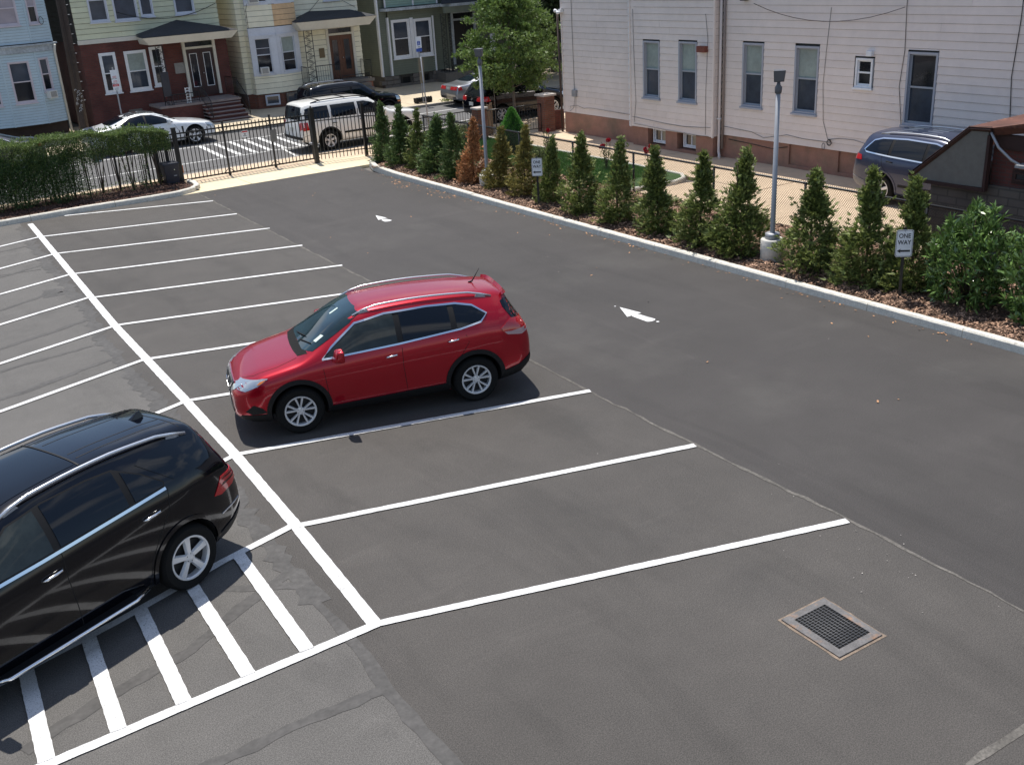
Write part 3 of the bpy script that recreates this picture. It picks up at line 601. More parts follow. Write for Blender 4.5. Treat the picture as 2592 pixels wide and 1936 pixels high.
for dy, dz in ((.07, .02), (-.08, -.04)): obj('lamp_head', MB().lathe([(.0, -.02), (.05, 0), (.065, .10), (.0, .12)], (23.66, 31.76+dy, 4.33+dz), 'y', 12), 'white_metal', fl_)
obj('wall_camera', MB().box(23.7, 23.88, 22.68, 22.86, 4.70, 4.80), 'black_plastic', PH)
pmat('pipe_black', (.05, .03, .025), .7); obj('corner_pipe', MB().tube([(23.78, 31.95, 4.3), (23.82, 31.93, 0)], .04, 8), 'pipe_black', PH)

# ---- beige house across the street
BH = thing('rowhouse', 'beige clapboard row house with a bay window, brown double doors and black porch roof', 'house', (21.5, 51, 0), group=None)
bw = obj('wall', MB().box(18.37, 24.62, 50.02, 60, .72, 9.5), 'backing', BH)
obj('roof', MB().box(18.2, 24.8, 49.8, 60, 9.5, 9.75), 'roof_flat', BH)
F0 = (18.30, 49.90, 1, 0)
siding(bw, F0, 0, .42, .74, 9.5, .245, 'siding_beige', zparts=5.9, seam=False)
siding(bw, (21.05, 49.90, 1, 0), 0, 3.60, .95, 9.5, .245, 'siding_beige', [(1.70, 3.25, .9, 3.5)], zparts=5.9)
siding(bw, (18.30, 60, 0, -1), 0, 10.1, .74, 9.5, .245, 'siding_beige', joined=True); siding(bw, (24.65, 49.9, 0, 1), 0, 10, .74, 9.5, .245, 'siding_beige', joined=True)
BA, BB, BC = (18.58, 49.42), (19.83, 49.15), (21.08, 49.42)
def frame2(a, b): l = math.hypot(b[0]-a[0], b[1]-a[1]); return (a[0], a[1], (b[0]-a[0])/l, (b[1]-a[1])/l), l
f1, l1 = frame2(BA, BB); f2, l2 = frame2(BB, BC)
obj('bay', MB().prism([(18.60, 49.95), (18.60, 49.50), (19.83, 49.24), (21.06, 49.50), (21.06, 49.95)], .72, 9.5), 'backing', BH)
for f, l in ((f1, l1), (f2, l2)):
    siding(bw, f, 0, l, .74, 1.60, .245, 'siding_beige', zparts=5.9, seam=False)
    siding(bw, f, 0, l, 3.80, 4.78, .245, 'siding_beige' if f is f1 else 'siding_stained', zparts=5.9, seam=False)
    siding(bw, f, 0, l, 6.1, 9.5, .2, 'siding_beige', joined=True)
    obj('bay_panel', MB().fbox(f, 0, .2, -.02, .03, 1.60, 3.42).fbox(f, .99 if f is f1 else l-.22, l, -.02, .03, 1.60, 3.42).fbox(f, .2, l-.22, -.02, .03, 1.58, 1.66).fbox(f, .2, l-.22, -.02, .03, 3.34, 3.42), 'blue_white_trim', BH)
    obj('bay_panel', MB().fbox(f, 0, l, -.02, .02, 3.42, 3.78).fbox(f, 0, l, .02, .06, 3.40, 3.46), 'blue_white_trim', BH)
    obj('bay_panel', MB().fbox(f, 0, .16, -.02, .03, 4.80, 6.1).fbox(f, l-.16, l, -.02, .03, 4.80, 6.1).fbox(f, .16, l-.16, -.02, .031, 4.78, 4.86).fbox(f, .16, l-.16, -.02, .031, 5.95, 6.1), 'blue_white_trim', BH)
siding(bw, (18.57, 49.90, 0, -1), 0, .47, .74, 9.5, .245, 'siding_beige', joined=True)
siding(bw, (21.09, 49.42, 0, 1), 0, .47, .74, 9.5, .245, 'siding_beige', joined=True)
wA = window(BH, f1, .20, 1.0, 1.66, 3.34, 'blue_white_trim', 'glass_blue', 'glass_dark', rail=2.55, fw=.05, muntin=[2.85], sill=False)
aircon(BH, f1, .33, .72, 1.68, 2.0)
wB = window(BH, f2, .22, l2-.22, 1.66, 3.34, 'blue_white_trim', 'glass_blind', 'glass_dark', rail=2.58, fw=.05, muntin=[2.2], sill=False)
wC = window(BH, f1, .16, l1-.16, 4.86, 5.95, 'blue_white_trim', 'glass_blue', 'glass_dark', fw=.05, sill=False); aircon(BH, f1, .2, .68, 4.88, 5.25)
pmat('yellow_banner', (.6, .5, .08), .7); window(BH, f2, .16, l2-.16, 4.86, 5.95, 'blue_white_trim', 'glass_blue', 'yellow_banner', fw=.05, sill=False)
window(BH, F0, 4.55, 5.35, 4.72, 6.2, 'blue_white_trim', 'glass_blue', 'glass_dark', proud=.05, depth=.02)
obj('foundation', MB().prism([(18.35, 60), (18.35, 49.95), (18.65, 49.5), (19.83, 49.25), (21.0, 49.5), (21.05, 49.97), (24.6, 49.97), (24.6, 60)], 0, .735), 'brick_red', BH)
window(BH, f1, .38, 1.08, .2, .69, 'blue_white_trim', 'glass_blue', 'glass_blue', fw=.04, rail=0, depth=.0, proud=.02, sill=False, name='basement_window')
window(BH, f2, .15, .95, .2, .69, 'stone_grey', 'glass_blue', 'glass_blue', fw=.04, rail=0, depth=.0, proud=.02, sill=False, name='basement_window')
def dbl_door(parent, fr, a0, a1, z0, z1, zt, leaf, trim, glass, lights=True, trim_l=None):
    tl = trim_l or trim
    d = obj('door', MB().fbox(fr, a0-.13, a0, -.06, .06, z0, zt).fbox(fr, a1, a1+.13, -.06, .06, z0, zt).fbox(fr, a0-.13, a1+.13, -.06, .062, zt, zt+.12).fbox(fr, a0, a1, -.06, .05, z1, z1+.10), trim, parent)
    m = (a0+a1)/2
    for q0, q1 in ((a0+.005, m-.005), (m+.005, a1-.005)):
        lf = obj('door_leaf', MB().fbox(fr, q0, q1, -.08, -.02, z0, z1), leaf, d)
        if lights:
            w = (q1-q0); g0, g1, h0, h1 = q0+w*.26, q1-w*.26, z0+.42, z1-.22
            obj('door_glass', MB().fbox(fr, g0, g1, -.02, -.012, h0, h1), glass, d)
            e = .025; obj('glass_trim', MB().fbox(fr, g0-e, g0, -.02, 0, h0-e, h1+e).fbox(fr, g1, g1+e, -.02, 0, h0-e, h1+e).fbox(fr, g0, g1, -.02, .0, h1, h1+e).fbox(fr, g0, g1, -.02, .0, h0-e, h0), tl, d)
    obj('knob', MB().lathe([(0, -.0), (.03, .02), (.02, .05), (0, .06)], (fr[0]+m+.05, fr[1]+.01-.06, z0+1.0), 'y', 8), 'satin_silver', d)
    obj('transom', MB().fbox(fr, a0, a1, -.07, -.03, z1+.1, zt), 'glass_dark', d); return d
dbl_door(BH, F0, 4.58, 5.86, .98, 3.07, 3.40, 'door_brown', 'fascia_cream', 'glass_dark', trim_l='door_brown')
pmat('plaque_bronze', (.14, .10, .05), .6, var=(6, .3)); obj('plaque', MB().fbox(F0, 3.98, 4.27, .03, .05, 2.07, 2.53), 'plaque_bronze', BH)
obj('porch', MB().box(20.95, 24.55, 48.6, 49.88, .82, .97), 'stone_grey', BH); obj('porch_base', MB().box(21.0, 24.5, 48.7, 49.88, 0, .82), 'brick_red', BH)
for k in range(4): obj('step', MB().box(22.7, 24.2, 47.4+.3*k, 48.6, 0, .2*(k+1)), 'stone_grey', BH)
def porch_roof(parent, ex0, ex1, ey, wy, ez, fz, apex, back, roofm, fasm, inset=.35):
    A = [(x, wy, z) for x, z in apex]; FLp, FRp = (ex0, ey, ez), (ex1, ey, ez); BLp, BRp = (back[0][0], wy, back[0][1]), (back[1][0], wy, back[1][1])
    mb = MB(); k = [FLp, FRp]+A[::-1]; mb.poly(k); mb.poly([BLp, FLp, A[0]]); mb.poly([FRp, BRp, A[-1]])
    und = [(ex0, ey, ez-.01), (ex1, ey, ez-.01), (BRp[0], wy, ez-.01), (BLp[0], wy, ez-.01)]; mb.poly(und[::-1])
    r = obj('porch_roof', mb, roofm, parent)
    # tapering fascia box below the eave
    lo = [(ex0+inset, ey+inset*.6, fz), (ex1-inset, ey+inset*.6, fz), (BRp[0]-inset, wy-.01, fz), (BLp[0]+inset*.3, wy-.01, fz)]
    up = [(ex0+.01, ey+.01, ez-.012), (ex1-.01, ey+.01, ez-.012), (BRp[0], wy-.01, ez-.012), (BLp[0], wy-.01, ez-.012)]
    obj('fascia', MB().hull8(lo, up), fasm, r); return r
porch_roof(BH, 20.66, 25.0, 48.5, 49.88, 3.90, 3.50, [(22.0, 4.30), (24.2, 4.22)], [(20.9, 3.92), (24.75, 3.92)], 'roof_black', 'fascia_cream')
def lattice_post(parent, x, y, z0, z1, w=.32, mat='black_iron'):
    mb = MB()
    for dx in (-w/2, w/2): mb.tube([(x+dx, y, z0), (x+dx, y, z1)], .018, 5)
    n = int((z1-z0)/.16)
    for k in range(n):
        za, zb = z0+(z1-z0)*k/n, z0+(z1-z0)*(k+1)/n; s = 1 if k % 2 else -1
        mb.tube([(x-s*w/2, y, za), (x-s*w*.1, y, za+.03), (x+s*w*.1, y, zb-.03), (x+s*w/2, y, zb)], .012, 4)
        mb.tube([(x+math.cos(t*PI/3)*w*.22, y+.01, (za+zb)/2+math.sin(t*PI/3)*.05) for t in range(7)], .01, 4)
    return obj('porch_post', mb, mat, parent)
def railing(parent, a, b, z0, h, sp=.12, mat='black_iron', name='railing', tilt=0):
    mb = MB(); l = math.dist(a, b); n = max(2, int(l/sp)); P = lambda t, z: (a[0]+(b[0]-a[0])*t, a[1]+(b[1]-a[1])*t, z+tilt*t)
    mb.tube([P(0, z0+h), P(1, z0+h)], .02, 5).tube([P(0, z0+.1), P(1, z0+.1)], .013, 5)
    for k in range(n+1): mb.tube([P(k/n, z0+(.0 if k in (0, n) else .1)), P(k/n, z0+h)], .008 if k not in (0, n) else .016, 4)
    return obj(name, mb, mat, parent)
lattice_post(BH, 21.25, 48.62, .97, 3.5, .42); railing(BH, (21.45, 48.64), (22.7, 48.64), .97, .85); railing(BH, (22.8, 48.64), (24.3, 48.64), .97, .25); railing(BH, (24.45, 48.64), (24.45, 49.8), .97, .85); railing(BH, (20.98, 48.64), (20.98, 49.3), .97, .85)
tubeobj('utility_cable', [(18.40, 49.86, 6), (18.9, 49.35, 5.4), (18.62, 49.38, 4.6), (18.62, 49.38, 3.8)], .012, 'cable_black', BH)
tubeobj('utility_cable', sagline((22.0, 49.8, 4.3), (23.0, 49.8, 5.2), .03), .01, 'cable_black', BH); tubeobj('utility_cable', sagline((23.0, 49.8, 5.2), (24.5, 49.8, 4.3), .03), .01, 'cable_black', BH)

pmat('dark_shingle', (.035, .03, .026), .85, var=(2, .3))
# ---- brick house with yellow upper floor
YH = thing('rowhouse', 'row house with dark red brick ground floor, pale yellow clapboard above and maroon stoop', 'house', (14.3, 51, 0))
yw = obj('wall', MB().box(11.08, 17.42, 50.12, 60, 3.72, 9.6), 'backing', YH)
obj('roof', MB().box(10.9, 17.7, 49.8, 60, 9.6, 9.8), 'roof_flat', YH)
obj('wall', MB().box(11.05, 17.68, 50.0, 60, 0, 3.74), 'brick_dark', YH)
FY_ = (11.02, 50.0, 1, 0)
ups = [(.76, 1.47, 4.65), (1.82, 2.76, 4.62), (2.98, 3.46, 4.72), (4.54, 5.34, 4.70)]
siding(yw, FY_, 0, 6.45, 3.90, 9.6, .225, 'siding_yellow', [(a-.06, b+.06, z-.07, 6.0) for a, b, z in ups], zparts=5.9)
siding(yw, (17.48, 50.0, 0, 1), 0, 10, 3.74, 9.6, .225, 'siding_yellow', joined=True); siding(yw, (11.02, 60, 0, -1), 0, 10, 3.74, 9.6, .225, 'dark_shingle', joined=True)
obj('band', MB().fbox(FY_, -.02, 6.48, -.02, .05, 3.72, 3.90), 'fascia_cream', YH)
for a, b, z in ups: window(YH, FY_, a-.06, b+.06, z-.06, 6.0, 'blue_white_trim', 'glass_blue', 'glass_blue', fw=.06, depth=.05, proud=.05, rail=5.5)
window(YH, FY_, .74, 1.46, 1.56, 3.30, 'white_trim', 'glass_blue', 'glass_dark', fw=.09, depth=-.005, proud=.05, rail=2.42)
window(YH, FY_, 1.84, 2.82, 1.54, 3.28, 'white_trim', 'glass_blind', 'glass_blue', fw=.09, depth=-.005, proud=.05, rail=2.40)
window(YH, FY_, 2.98, 3.56, 1.64, 3.36, 'white_trim', 'glass_dark', 'glass_dark', fw=.09, depth=-.005, proud=.05, rail=2.5)
dbl_door(YH, (11.02, 49.93, 1, 0), 4.62, 5.92, 1.0, 3.10, 3.42, 'door_maroon', 'fascia_cream', 'glass_dark', trim_l='white_trim')
pmat('plaque_grey', (.26, .25, .24), .8, var=(6, .2)); obj('plaque', MB().fbox(FY_, 4.02, 4.48, .0, .03, 2.08, 2.55), 'plaque_grey', YH)
obj('porch', MB().box(13.55, 17.35, 48.2, 49.98, .80, .90), 'step_tread', YH); obj('porch_base', MB().box(13.6, 17.3, 48.25, 49.98, 0, .80), 'brick_dark', YH)
for k in range(5):
    z = .15*(k+1); y = 46.95+.27*k
    obj('step', MB().box(15.5, 17.2, y+.02, 48.24, 0, z-.035), 'step_riser', YH); obj('tread', MB().box(15.46, 17.24, y, 48.24, z-.034, z), 'step_tread', YH)
porch_roof(YH, 13.3, 17.68, 48.15, 49.98, 3.86, 3.53, [(15.5, 4.42)], [(13.55, 3.95), (17.55, 3.98)], 'roof_black', 'fascia_cream', .3)
lattice_post(YH, 14.0, 48.35, .9, 3.53, .3); obj('junction_box', MB().box(13.85, 14.2, 48.32, 48.42, 1.3, 2.35), 'navy_plastic', YH)
railing(YH, (15.48, 48.2), (15.48, 46.95), .95, .8, tilt=-.75); railing(YH, (17.22, 48.2), (17.22, 46.95), .95, .8, tilt=-.75); railing(YH, (17.3, 49.9), (17.3, 48.3), .9, .85); railing(YH, (14.2, 48.25), (15.4, 48.25), .9, .45)
pst = MB()
for k in range(5): z = .92+k*.13; pst.tube([(14.95+math.cos(t*PI/4)*.09, 48.4, z+.06+math.sin(t*PI/4)*.06) for t in range(9)], .02, 5)
pst.box(14.84, 14.87, 48.39, 48.41, .9, 1.58).box(15.03, 15.06, 48.39, 48.41, .9, 1.58); tagp(obj('ornamental_stand', pst, 'white_metal'), 'small white scrollwork stand on the brick porch beside the glazed double doors', 'plant stand')
tubeobj('utility_cable', sagline((12.9, 49.88, 4.95), (17.4, 49.88, 5.0), .45), .014, 'cable_black', YH)
window(YH, FY_, 1.6, 2.2, .25, .75, 'stone_grey', 'glass_dark', 'glass_dark', fw=.05, rail=0, depth=-.01, proud=.04, sill=False, name='basement_window')

pmat('fascia_pinkish', (.55, .50, .55), .6, var=(3, .1)); pmat('cornice_grey', (.36, .40, .44), .7, var=[(3, .3), (12, .2)])
# ---- light blue house
LH = thing('rowhouse', 'light blue clapboard row house with an angled bay and window air conditioner at far left', 'house', (6, 51, 0))
lwall = obj('wall', MB().box(-4, 10.02, 50.5, 60, .62, 9.6), 'backing', LH); obj('roof', MB().box(-4.2, 10.2, 50.1, 60, 9.6, 9.8), 'roof_flat', LH)
obj('foundation', MB().box(-4, 9.98, 50.4, 60, 0, .62), 'wood_dark', LH)
ptl = [(6.4, 50.35), (7.72, 49.9), (9.12, 49.9), (10.06, 50.30)]
obj('bay', MB().prism([(6.4, 50.6), (6.45, 50.45), (7.72, 50.0), (9.12, 50.0), (10.0, 50.38), (10.0, 50.6)], .60, 9.6), 'backing', LH)
frs = [frame2(a, b) for a, b in zip(ptl, ptl[1:])]
for i, (f, l) in enumerate(frs):
    hl = [(.22, l-.28, 1.55, 3.3)] if i != 1 else [(.24, 1.10, 1.58, 3.30)]
    if i == 2: hl = [(.10, .58, 1.95, 3.36)]
    hu = [(a, b, 4.74, 6.1) for a, b, _, _ in hl]
    siding(lwall, f, 0, l, .62, 3.62, .115, 'siding_blue', hl, joined=True, lean=.012); siding(lwall, f, 0, l, 3.98, 9.6, .115, 'siding_blue', hu, joined=True, lean=.012)
    for (a, b, z0, z1), up in [(h, 0) for h in hl]+[(h, 1) for h in hu]:
        w = window(LH, f, a, b, z0, z1, 'fascia_pinkish', 'glass_blue' if not up else 'glass_pink', 'glass_dark' if i != 1 or not up else 'glass_pink', fw=.05, depth=.05, proud=.03, rail=(z0+z1)/2+.02)
        if i == 2 and not up: aircon(LH, f, .14, .52, 1.66, 1.98)
    obj('cornice', MB().fbox(f, -.02, l+.02, -.02, .06, 3.62, 3.88).fbox(f, -.04, l+.1, -.02, .14, 3.88, 3.95), 'cornice_grey', LH)
    obj('corner_board', MB().fbox(f, -.03, .03, -.01, .025, .62, 3.62).fbox(f, -.03, .03, -.01, .025, 3.98, 9.6), 'siding_blue', LH)
siding(lwall, (-4, 50.4, 1, 0), 0, 10.4, .62, 9.6, .115, 'siding_blue', joined=True, lean=.012); siding(lwall, (10.06, 50.3, 0, 1), 0, 9, .62, 9.6, .115, 'siding_blue', joined=True, lean=.012)
obj('downspout', MB().tube([(10.06, 50.1, 3.85), (10.03, 50.22, 3.55), (10.03, 50.22, .0)], .055, 8), 'fascia_cream', LH)
tubeobj('cable_coil', [(9.72+math.cos(t*PI/8)*.09, 50.05, 4.85+math.sin(t*PI/8)*.15) for t in range(17)], .012, 'cable_black', LH, 5)
# ---- olive green house
GH = thing('rowhouse', 'dark olive green clapboard row house with white trimmed bay windows and recessed black door', 'house', (30, 52, 0))
gw = obj('wall', MB().box(26.32, 34.2, 51.2, 60, .66, 9.6), 'backing', GH); obj('roof', MB().box(26.1, 34.4, 50.8, 60, 9.6, 9.8), 'roof_flat', GH)
ptg = [(26.30, 51.1), (26.86, 51.0), (29.45, 51.0), (29.70, 51.15)]
g0 = (26.30, 51.1, 1, 0); gb = (26.86, 50.98, 1, 0)
siding(gw, g0, 0, .56, .66, 9.6, .115, 'siding_olive', joined=True, lean=.012)
hg = [(.16, 1.26, 1.50, 3.46), (1.50, 2.60, 1.50, 3.42)]
siding(gw, gb, 0, 2.72, .66, 3.95, .115, 'siding_olive', hg, joined=True, lean=.012)
siding(gw, (26.66, 50.8, 1, 0), 0, 3.1, 4.10, 9.6, .115, 'siding_mint', joined=True, lean=.012)
for x in (26.63, 28.3, 29.76): obj('corner_board', MB().box(x, x+.08, 50.75, 50.81, 4.1, 9.6), 'blue_white_trim', GH)
siding(gw, (29.6, 51.1, 1, 0), 0, 4.6, .66, 9.6, .115, 'siding_olive', [(1.2, 2.75, .8, 3.5)], joined=True, lean=.012)
siding(gw, (26.30, 60, 0, -1), 0, 8.9, .66, 9.6, .115, 'siding_olive', joined=True, lean=.012)
for a, b, z0, z1 in hg:
    window(GH, gb, a, b, z0, z1, 'white_trim', 'glass_blue', 'glass_dark', fw=.11, depth=.03, proud=.04, rail=2.5)
for x, z0, z1 in ((26.28, .66, 4.6), (26.84, .66, 3.6), (29.56, .66, 3.5)): obj('corner_board', MB().box(x-.04, x+.05, 50.93, 51.12, z0, z1), 'white_trim', GH)
obj('corner_board', MB().box(28.14, 28.34, 50.93, 50.98, 1.45, 3.5), 'white_trim', GH)
obj('eave', MB().prism([(26.5, 51.1), (26.6, 50.6), (29.9, 50.6), (30.2, 50.0), (34.3, 50.0), (34.3, 51.1)], 3.92, 4.06), 'cornice_grey', GH)
obj('porch_beam', MB().box(29.8, 34.2, 50.05, 50.2, 3.6, 3.92), 'siding_olive', GH)
obj('porch_roof', MB().add([(29.6, 50, 4.065), (34.3, 50, 4.065), (34.3, 51.1, 4.7), (30.4, 51.1, 4.7)], [(0, 1, 2, 3)]), 'roof_black', GH)
obj('porch_post', MB().box(32.75, 32.95, 50.1, 50.3, .58, 3.6), 'white_trim', GH); obj('porch_post', MB().box(34.0, 34.15, 50.1, 50.25, .58, 3.6), 'white_trim', GH)
lattice_post(GH, 29.75, 50.15, .58, 3.6, .3); lattice_post(GH, 30.15, 50.2, .58, 3.6, .1)
dg = dbl_door(GH, (29.6, 51.08, 1, 0), 1.30, 2.62, .84, 3.12, 3.5, 'door_black', 'cornice_grey', 'glass_dark', lights=False)
obj('porch', MB().box(29.55, 34.3, 50.0, 51.1, .0, .56), 'stone_grey', GH)
# stone foundation, courses of rough blocks
random.seed(5)
fg = thing('foundation', None, None, (0, 0, 0)); fg.parent = GH; fg.location = (-30, -52, 0)
z = 0; row = 0
while z < .6:
    x = 26.35-(row % 2)*.2
    while x < 29.5:
        w = random.uniform(.32, .5)
        if not (27.38 < x+w/2 < 27.98 and z > .0) and not (28.5 < x+w/2 < 29.15 and z > .0):
            obj('stone', MB().box(x+.01, x+w-.01, 51.0-random.uniform(0, .03), 51.3, z+.01, z+.205), 'stone_grey', fg, bevel=0)
        x += w
    z += .22; row += 1
obj('foundation_core', MB().box(26.34, 29.6, 51.12, 60, -.02, .66), 'backing', GH)
for a in (1.06, 2.2): window(GH, (26.34, 51.06, 1, 0), a, a+.6, .02, .60, 'black_iron', 'well', 'well', fw=.04, rail=0, depth=.03, proud=.0, sill=False, name='basement_window')
railing(GH, (30.5, 50.1), (32.7, 50.1), .58, .8)
# dark house further right
DH = thing('rowhouse', 'dark house front with shade in its wall colour behind the street tree, right of the olive green house', 'house', (39, 55, 0))
pmat('shaded_wall', (.035, .04, .035), .8, var=(1, .3)); obj('wall', MB().box(35.2, 46, 54, 62, 0, 6.4), 'shaded_wall', DH); obj('roof', MB().box(35, 46.2, 53.7, 62, 6.4, 9.6), 'roof_flat', DH)  # near-black wall colour holds the shade over this house
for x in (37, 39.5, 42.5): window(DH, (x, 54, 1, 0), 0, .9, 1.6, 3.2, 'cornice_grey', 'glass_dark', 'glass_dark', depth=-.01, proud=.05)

# ---- shed on the right
SH = thing('shed', 'low block shed with grey gable board and rusty brown roof in the right corner', 'shed', (20.3, 11, 0))
pmat('shed_board', (.155, .145, .13), .85, var=[(1, .12), (8, .1)]); pmat('rust_roof', (.10, .038, .026), .85, var=[(1.5, .35), (10, .3)], var2=(2.5, (.28, .13, .07), .6, .75)); pmat('fascia_dark', (.035, .014, .012), .8, var=(4, .3))
X0 = 19.05
obj('wall', MB().box(X0+.02, 21.3, 4.6, 12.85, 0, 1.62), 'block_grey', SH)
obj('wall', MB().box(X0+.1, 21.2, 4.6, 11.6, 1.62, 2.35), 'brick_dark', SH); obj('lintel', MB().box(X0+.02, X0+.11, 9.5, 11.0, 2.0, 2.08), 'brick_orange', SH)  # upper wall's dark brick carries the shadow below the roof
tri = [(13.25, 1.55), (13.20, 1.63), (12.98, 1.86), (12.0, 2.66), (11.62, 2.66), (11.62, 1.58)]
n = len(tri); mb = MB(); vs = [(X0-.12, y, z) for y, z in tri]+[(X0+.0, y, z) for y, z in tri]
mb.add(vs, [tuple(range(n)), tuple(range(n, 2*n))[::-1]]+[(i, n+i, n+(i+1) % n, (i+1) % n) for i in range(n)]); o = obj('gable_board', mb, 'shed_board', SH)
bm = bmesh.new(); bm.from_mesh(o.data); bmesh.ops.recalc_face_normals(bm, faces=bm.faces); bm.to_mesh(o.data); bm.free()
obj('rake_fascia', MB().tube([(X0-.13, 13.28, 1.60), (X0-.13, 12.0, 2.70), (X0-.13, 11.55, 2.72)], .055, 4, smooth=False), 'fascia_dark', SH)
obj('bottom_trim', MB().box(X0-.15, X0+.02, 11.6, 13.0, 1.50, 1.57).box(X0-.14, X0-.02, 11.56, 11.62, 1.5, 2.6), 'fascia_dark', SH)
rb = MB().add([(X0-.18, 13.3, 1.64), (X0-.18, 12.0, 2.74), (21.4, 12.0, 2.74), (21.4, 13.3, 1.64), (X0-.18, 11.5, 2.76), (21.4, 11.5, 2.76), (X0-.1, 9.0, 3.3), (21.4, 9.0, 3.3), (X0-.1, 4.5, 3.3), (21.4, 4.5, 3.3),
              (X0-.05, 11.5, 2.6), (X0-.05, 9.0, 3.0), (X0-.05, 4.5, 3.0)], [(0, 3, 2, 1), (1, 2, 5, 4), (4, 5, 7, 6), (6, 7, 9, 8), (4, 6, 11, 10), (6, 8, 12, 11)])
obj('roof', rb, 'rust_roof', SH)
obj('eave_shade', MB().box(X0+.02, X0+.1, 4.6, 11.55, 2.35, 2.62), 'fascia_dark', SH)  # dark strip painted for the shade under the eave
obj('flashing', MB().tube([(X0-.14, 11.55, 2.66), (X0-.16, 11.35, 2.4), (X0-.18, 11.05, 2.2), (X0-.2, 10.85, 2.13)], .028, 5).box(X0-.3, X0+.02, 10.4, 10.9, 2.09, 2.14), 'galvanized', SH)
window(SH, (X0+.1, 11.15, 0, -1), 0, 1.3, 1.70, 1.98, 'fascia_dark', 'glass_dark', 'glass_dark', fw=.05, rail=0, depth=.0, proud=.02, sill=False)
# ------------------------------------------------------------------ iron fences and the sliding gate
def picket_mesh(h, r=.0095, spear=True, z0=.07):
    r *= 1.25; mb = MB().box(-r, r, -r, r, z0, h-.07)
    if spear: mb.add([(-.02, -.012, h-.07), (.02, -.012, h-.07), (.02, .012, h-.07), (-.02, .012, h-.07), (0, 0, h)], [(0, 1, 4), (1, 2, 4), (2, 3, 4), (3, 0, 4), (3, 2, 1, 0)])
    return mb
def iron_panel(root, a, b, h, rails, sp, name='picket', r=.0095, spear=True, railr=.018, skip_ends=True, z0=.07):
    """pickets are parts sharing one mesh"""
    l = math.dist(a, b); n = int(round(l/sp)); ang = math.atan2(b[1]-a[1], b[0]-a[0]); first = None
    rx, ry = root.location.x, root.location.y
    for k in range(1 if skip_ends else 0, n if skip_ends else n+1):
        x, y = a[0]+(b[0]-a[0])*k/n, a[1]+(b[1]-a[1])*k/n
        if first is None:
            first = obj(name, picket_mesh(h, r, spear, z0), 'black_iron', root, local=True, loc=(x-rx, y-ry, 0)); first.rotation_euler.z = ang
        else: share(first, name, root, (x-rx, y-ry, 0), ang)
    for z in rails:
        ux, uy = (b[0]-a[0])/l*.0, 0; nx, ny = -(b[1]-a[1])/l*railr, (b[0]-a[0])/l*railr
        mb = MB().prism([(a[0]-nx, a[1]-ny), (b[0]-nx, b[1]-ny), (b[0]+nx, b[1]+ny), (a[0]+nx, a[1]+ny)], z-.016, z+.016); obj('rail', mb, 'black_iron', root)
def post(root, x, y, h, w=.05, name='post', ball=False):
    mb = MB().box(x-w, x+w, y-w, y+w, -.05, h).box(x-w-.012, x+w+.012, y-w-.012, y+w+.012, h, h+.025)
    if ball: mb.lathe([(0, h+.02), (.03, h+.04), (.035, h+.07), (0, h+.1)], (x, y, 0), 'z', 8)
    return obj(name, mb, 'black_iron', root)
GT = thing('sliding_gate', 'long black iron sliding gate of spear topped pickets closed across the driveway', 'gate', (12.2, 34.3, 0))
for a, b in ((9.2, 11.55), (11.55, 13.2), (13.2, 14.75)):
    iron_panel(GT, (a, 34.3), (b, 34.3), 1.72, [], .131)
for z in (.1, 1.45, 1.60): obj('rail', MB().box(9.2, 14.85, 34.278, 34.322, z-.022, z+.022), 'black_iron', GT)
for x in (9.2, 11.55, 13.2, 14.8):
    obj('upright', MB().box(x-.028, x+.028, 34.27, 34.33, .05, 1.80), 'black_iron', GT)
    if 11 < x < 14:
        obj('truss', MB().tube([(x-.2, 34.3, .1), (x, 34.3, .26), (x+.2, 34.3, .1)], .014, 4).tube([(x-.16, 34.3, 1.58), (x, 34.3, 1.42), (x+.16, 34.3, 1.58)], .012, 4), 'black_iron', GT)
        obj('roller', MB().lathe([(0, -.02), (.05, -.02), (.05, .02), (0, .02)], (x, 34.3, .06), 'y', 12), 'black_plastic', GT)
obj('guide_cable', MB().tube([(9.3, 34.26, .35), (11.5, 34.26, .38), (13.2, 34.26, .62), (14.7, 34.26, .95)], .006, 4), 'black_iron', GT)
def textobj(name, body, size, loc, mat, parent, rot=(PI/2, 0, 0), extrude=.0008, bold=0, align='CENTER', sx=1):
    cu = bpy.data.curves.new(name, 'FONT'); cu.body = body; cu.size = size; cu.align_x = align; cu.align_y = 'CENTER'; cu.extrude = extrude; cu.offset = bold
    t = bpy.data.objects.new('tmp', cu); C.objects.link(t); bpy.context.view_layer.update()
    me = bpy.data.meshes.new_from_object(t.evaluated_get(bpy.context.evaluated_depsgraph_get())); bpy.data.objects.remove(t)
    me.materials.clear(); me.materials.append(M[mat]); o = bpy.data.objects.new(name, me); C.objects.link(o); o.parent = parent; o.location = loc; o.rotation_euler = rot; o.scale = (sx, 1, 1); return o
pmat('sign_white', (.72, .73, .76), .45, var=(6, .05)); pmat('ink_black', (.015, .015, .017), .5); pmat('ink_red', (.5, .02, .02), .5); pmat('ink_blue', (.02, .08, .40), .5); pmat('sign_grey_back', (.14, .14, .14), .5)
gs = thing('notice_sign', 'small white notice with red heading wired to the middle of the gate', 'sign', (12.25, 34.245, 1.29))
obj('plate', MB().box(-.11, .11, -.004, .004, -.11, .11), 'sign_white', gs, local=True); obj('heading', MB().box(-.1, .1, -.006, -.0045, .055, .095), 'ink_red', gs, local=True)
for k, (w, z) in enumerate(((.035, .01), (.03, -.02), (.07, -.06))): obj('print', MB().box(-w, w, -.006, -.0045, z-.009, z+.009), 'ink_black' if k < 2 else 'sign_grey_back', gs, local=True)
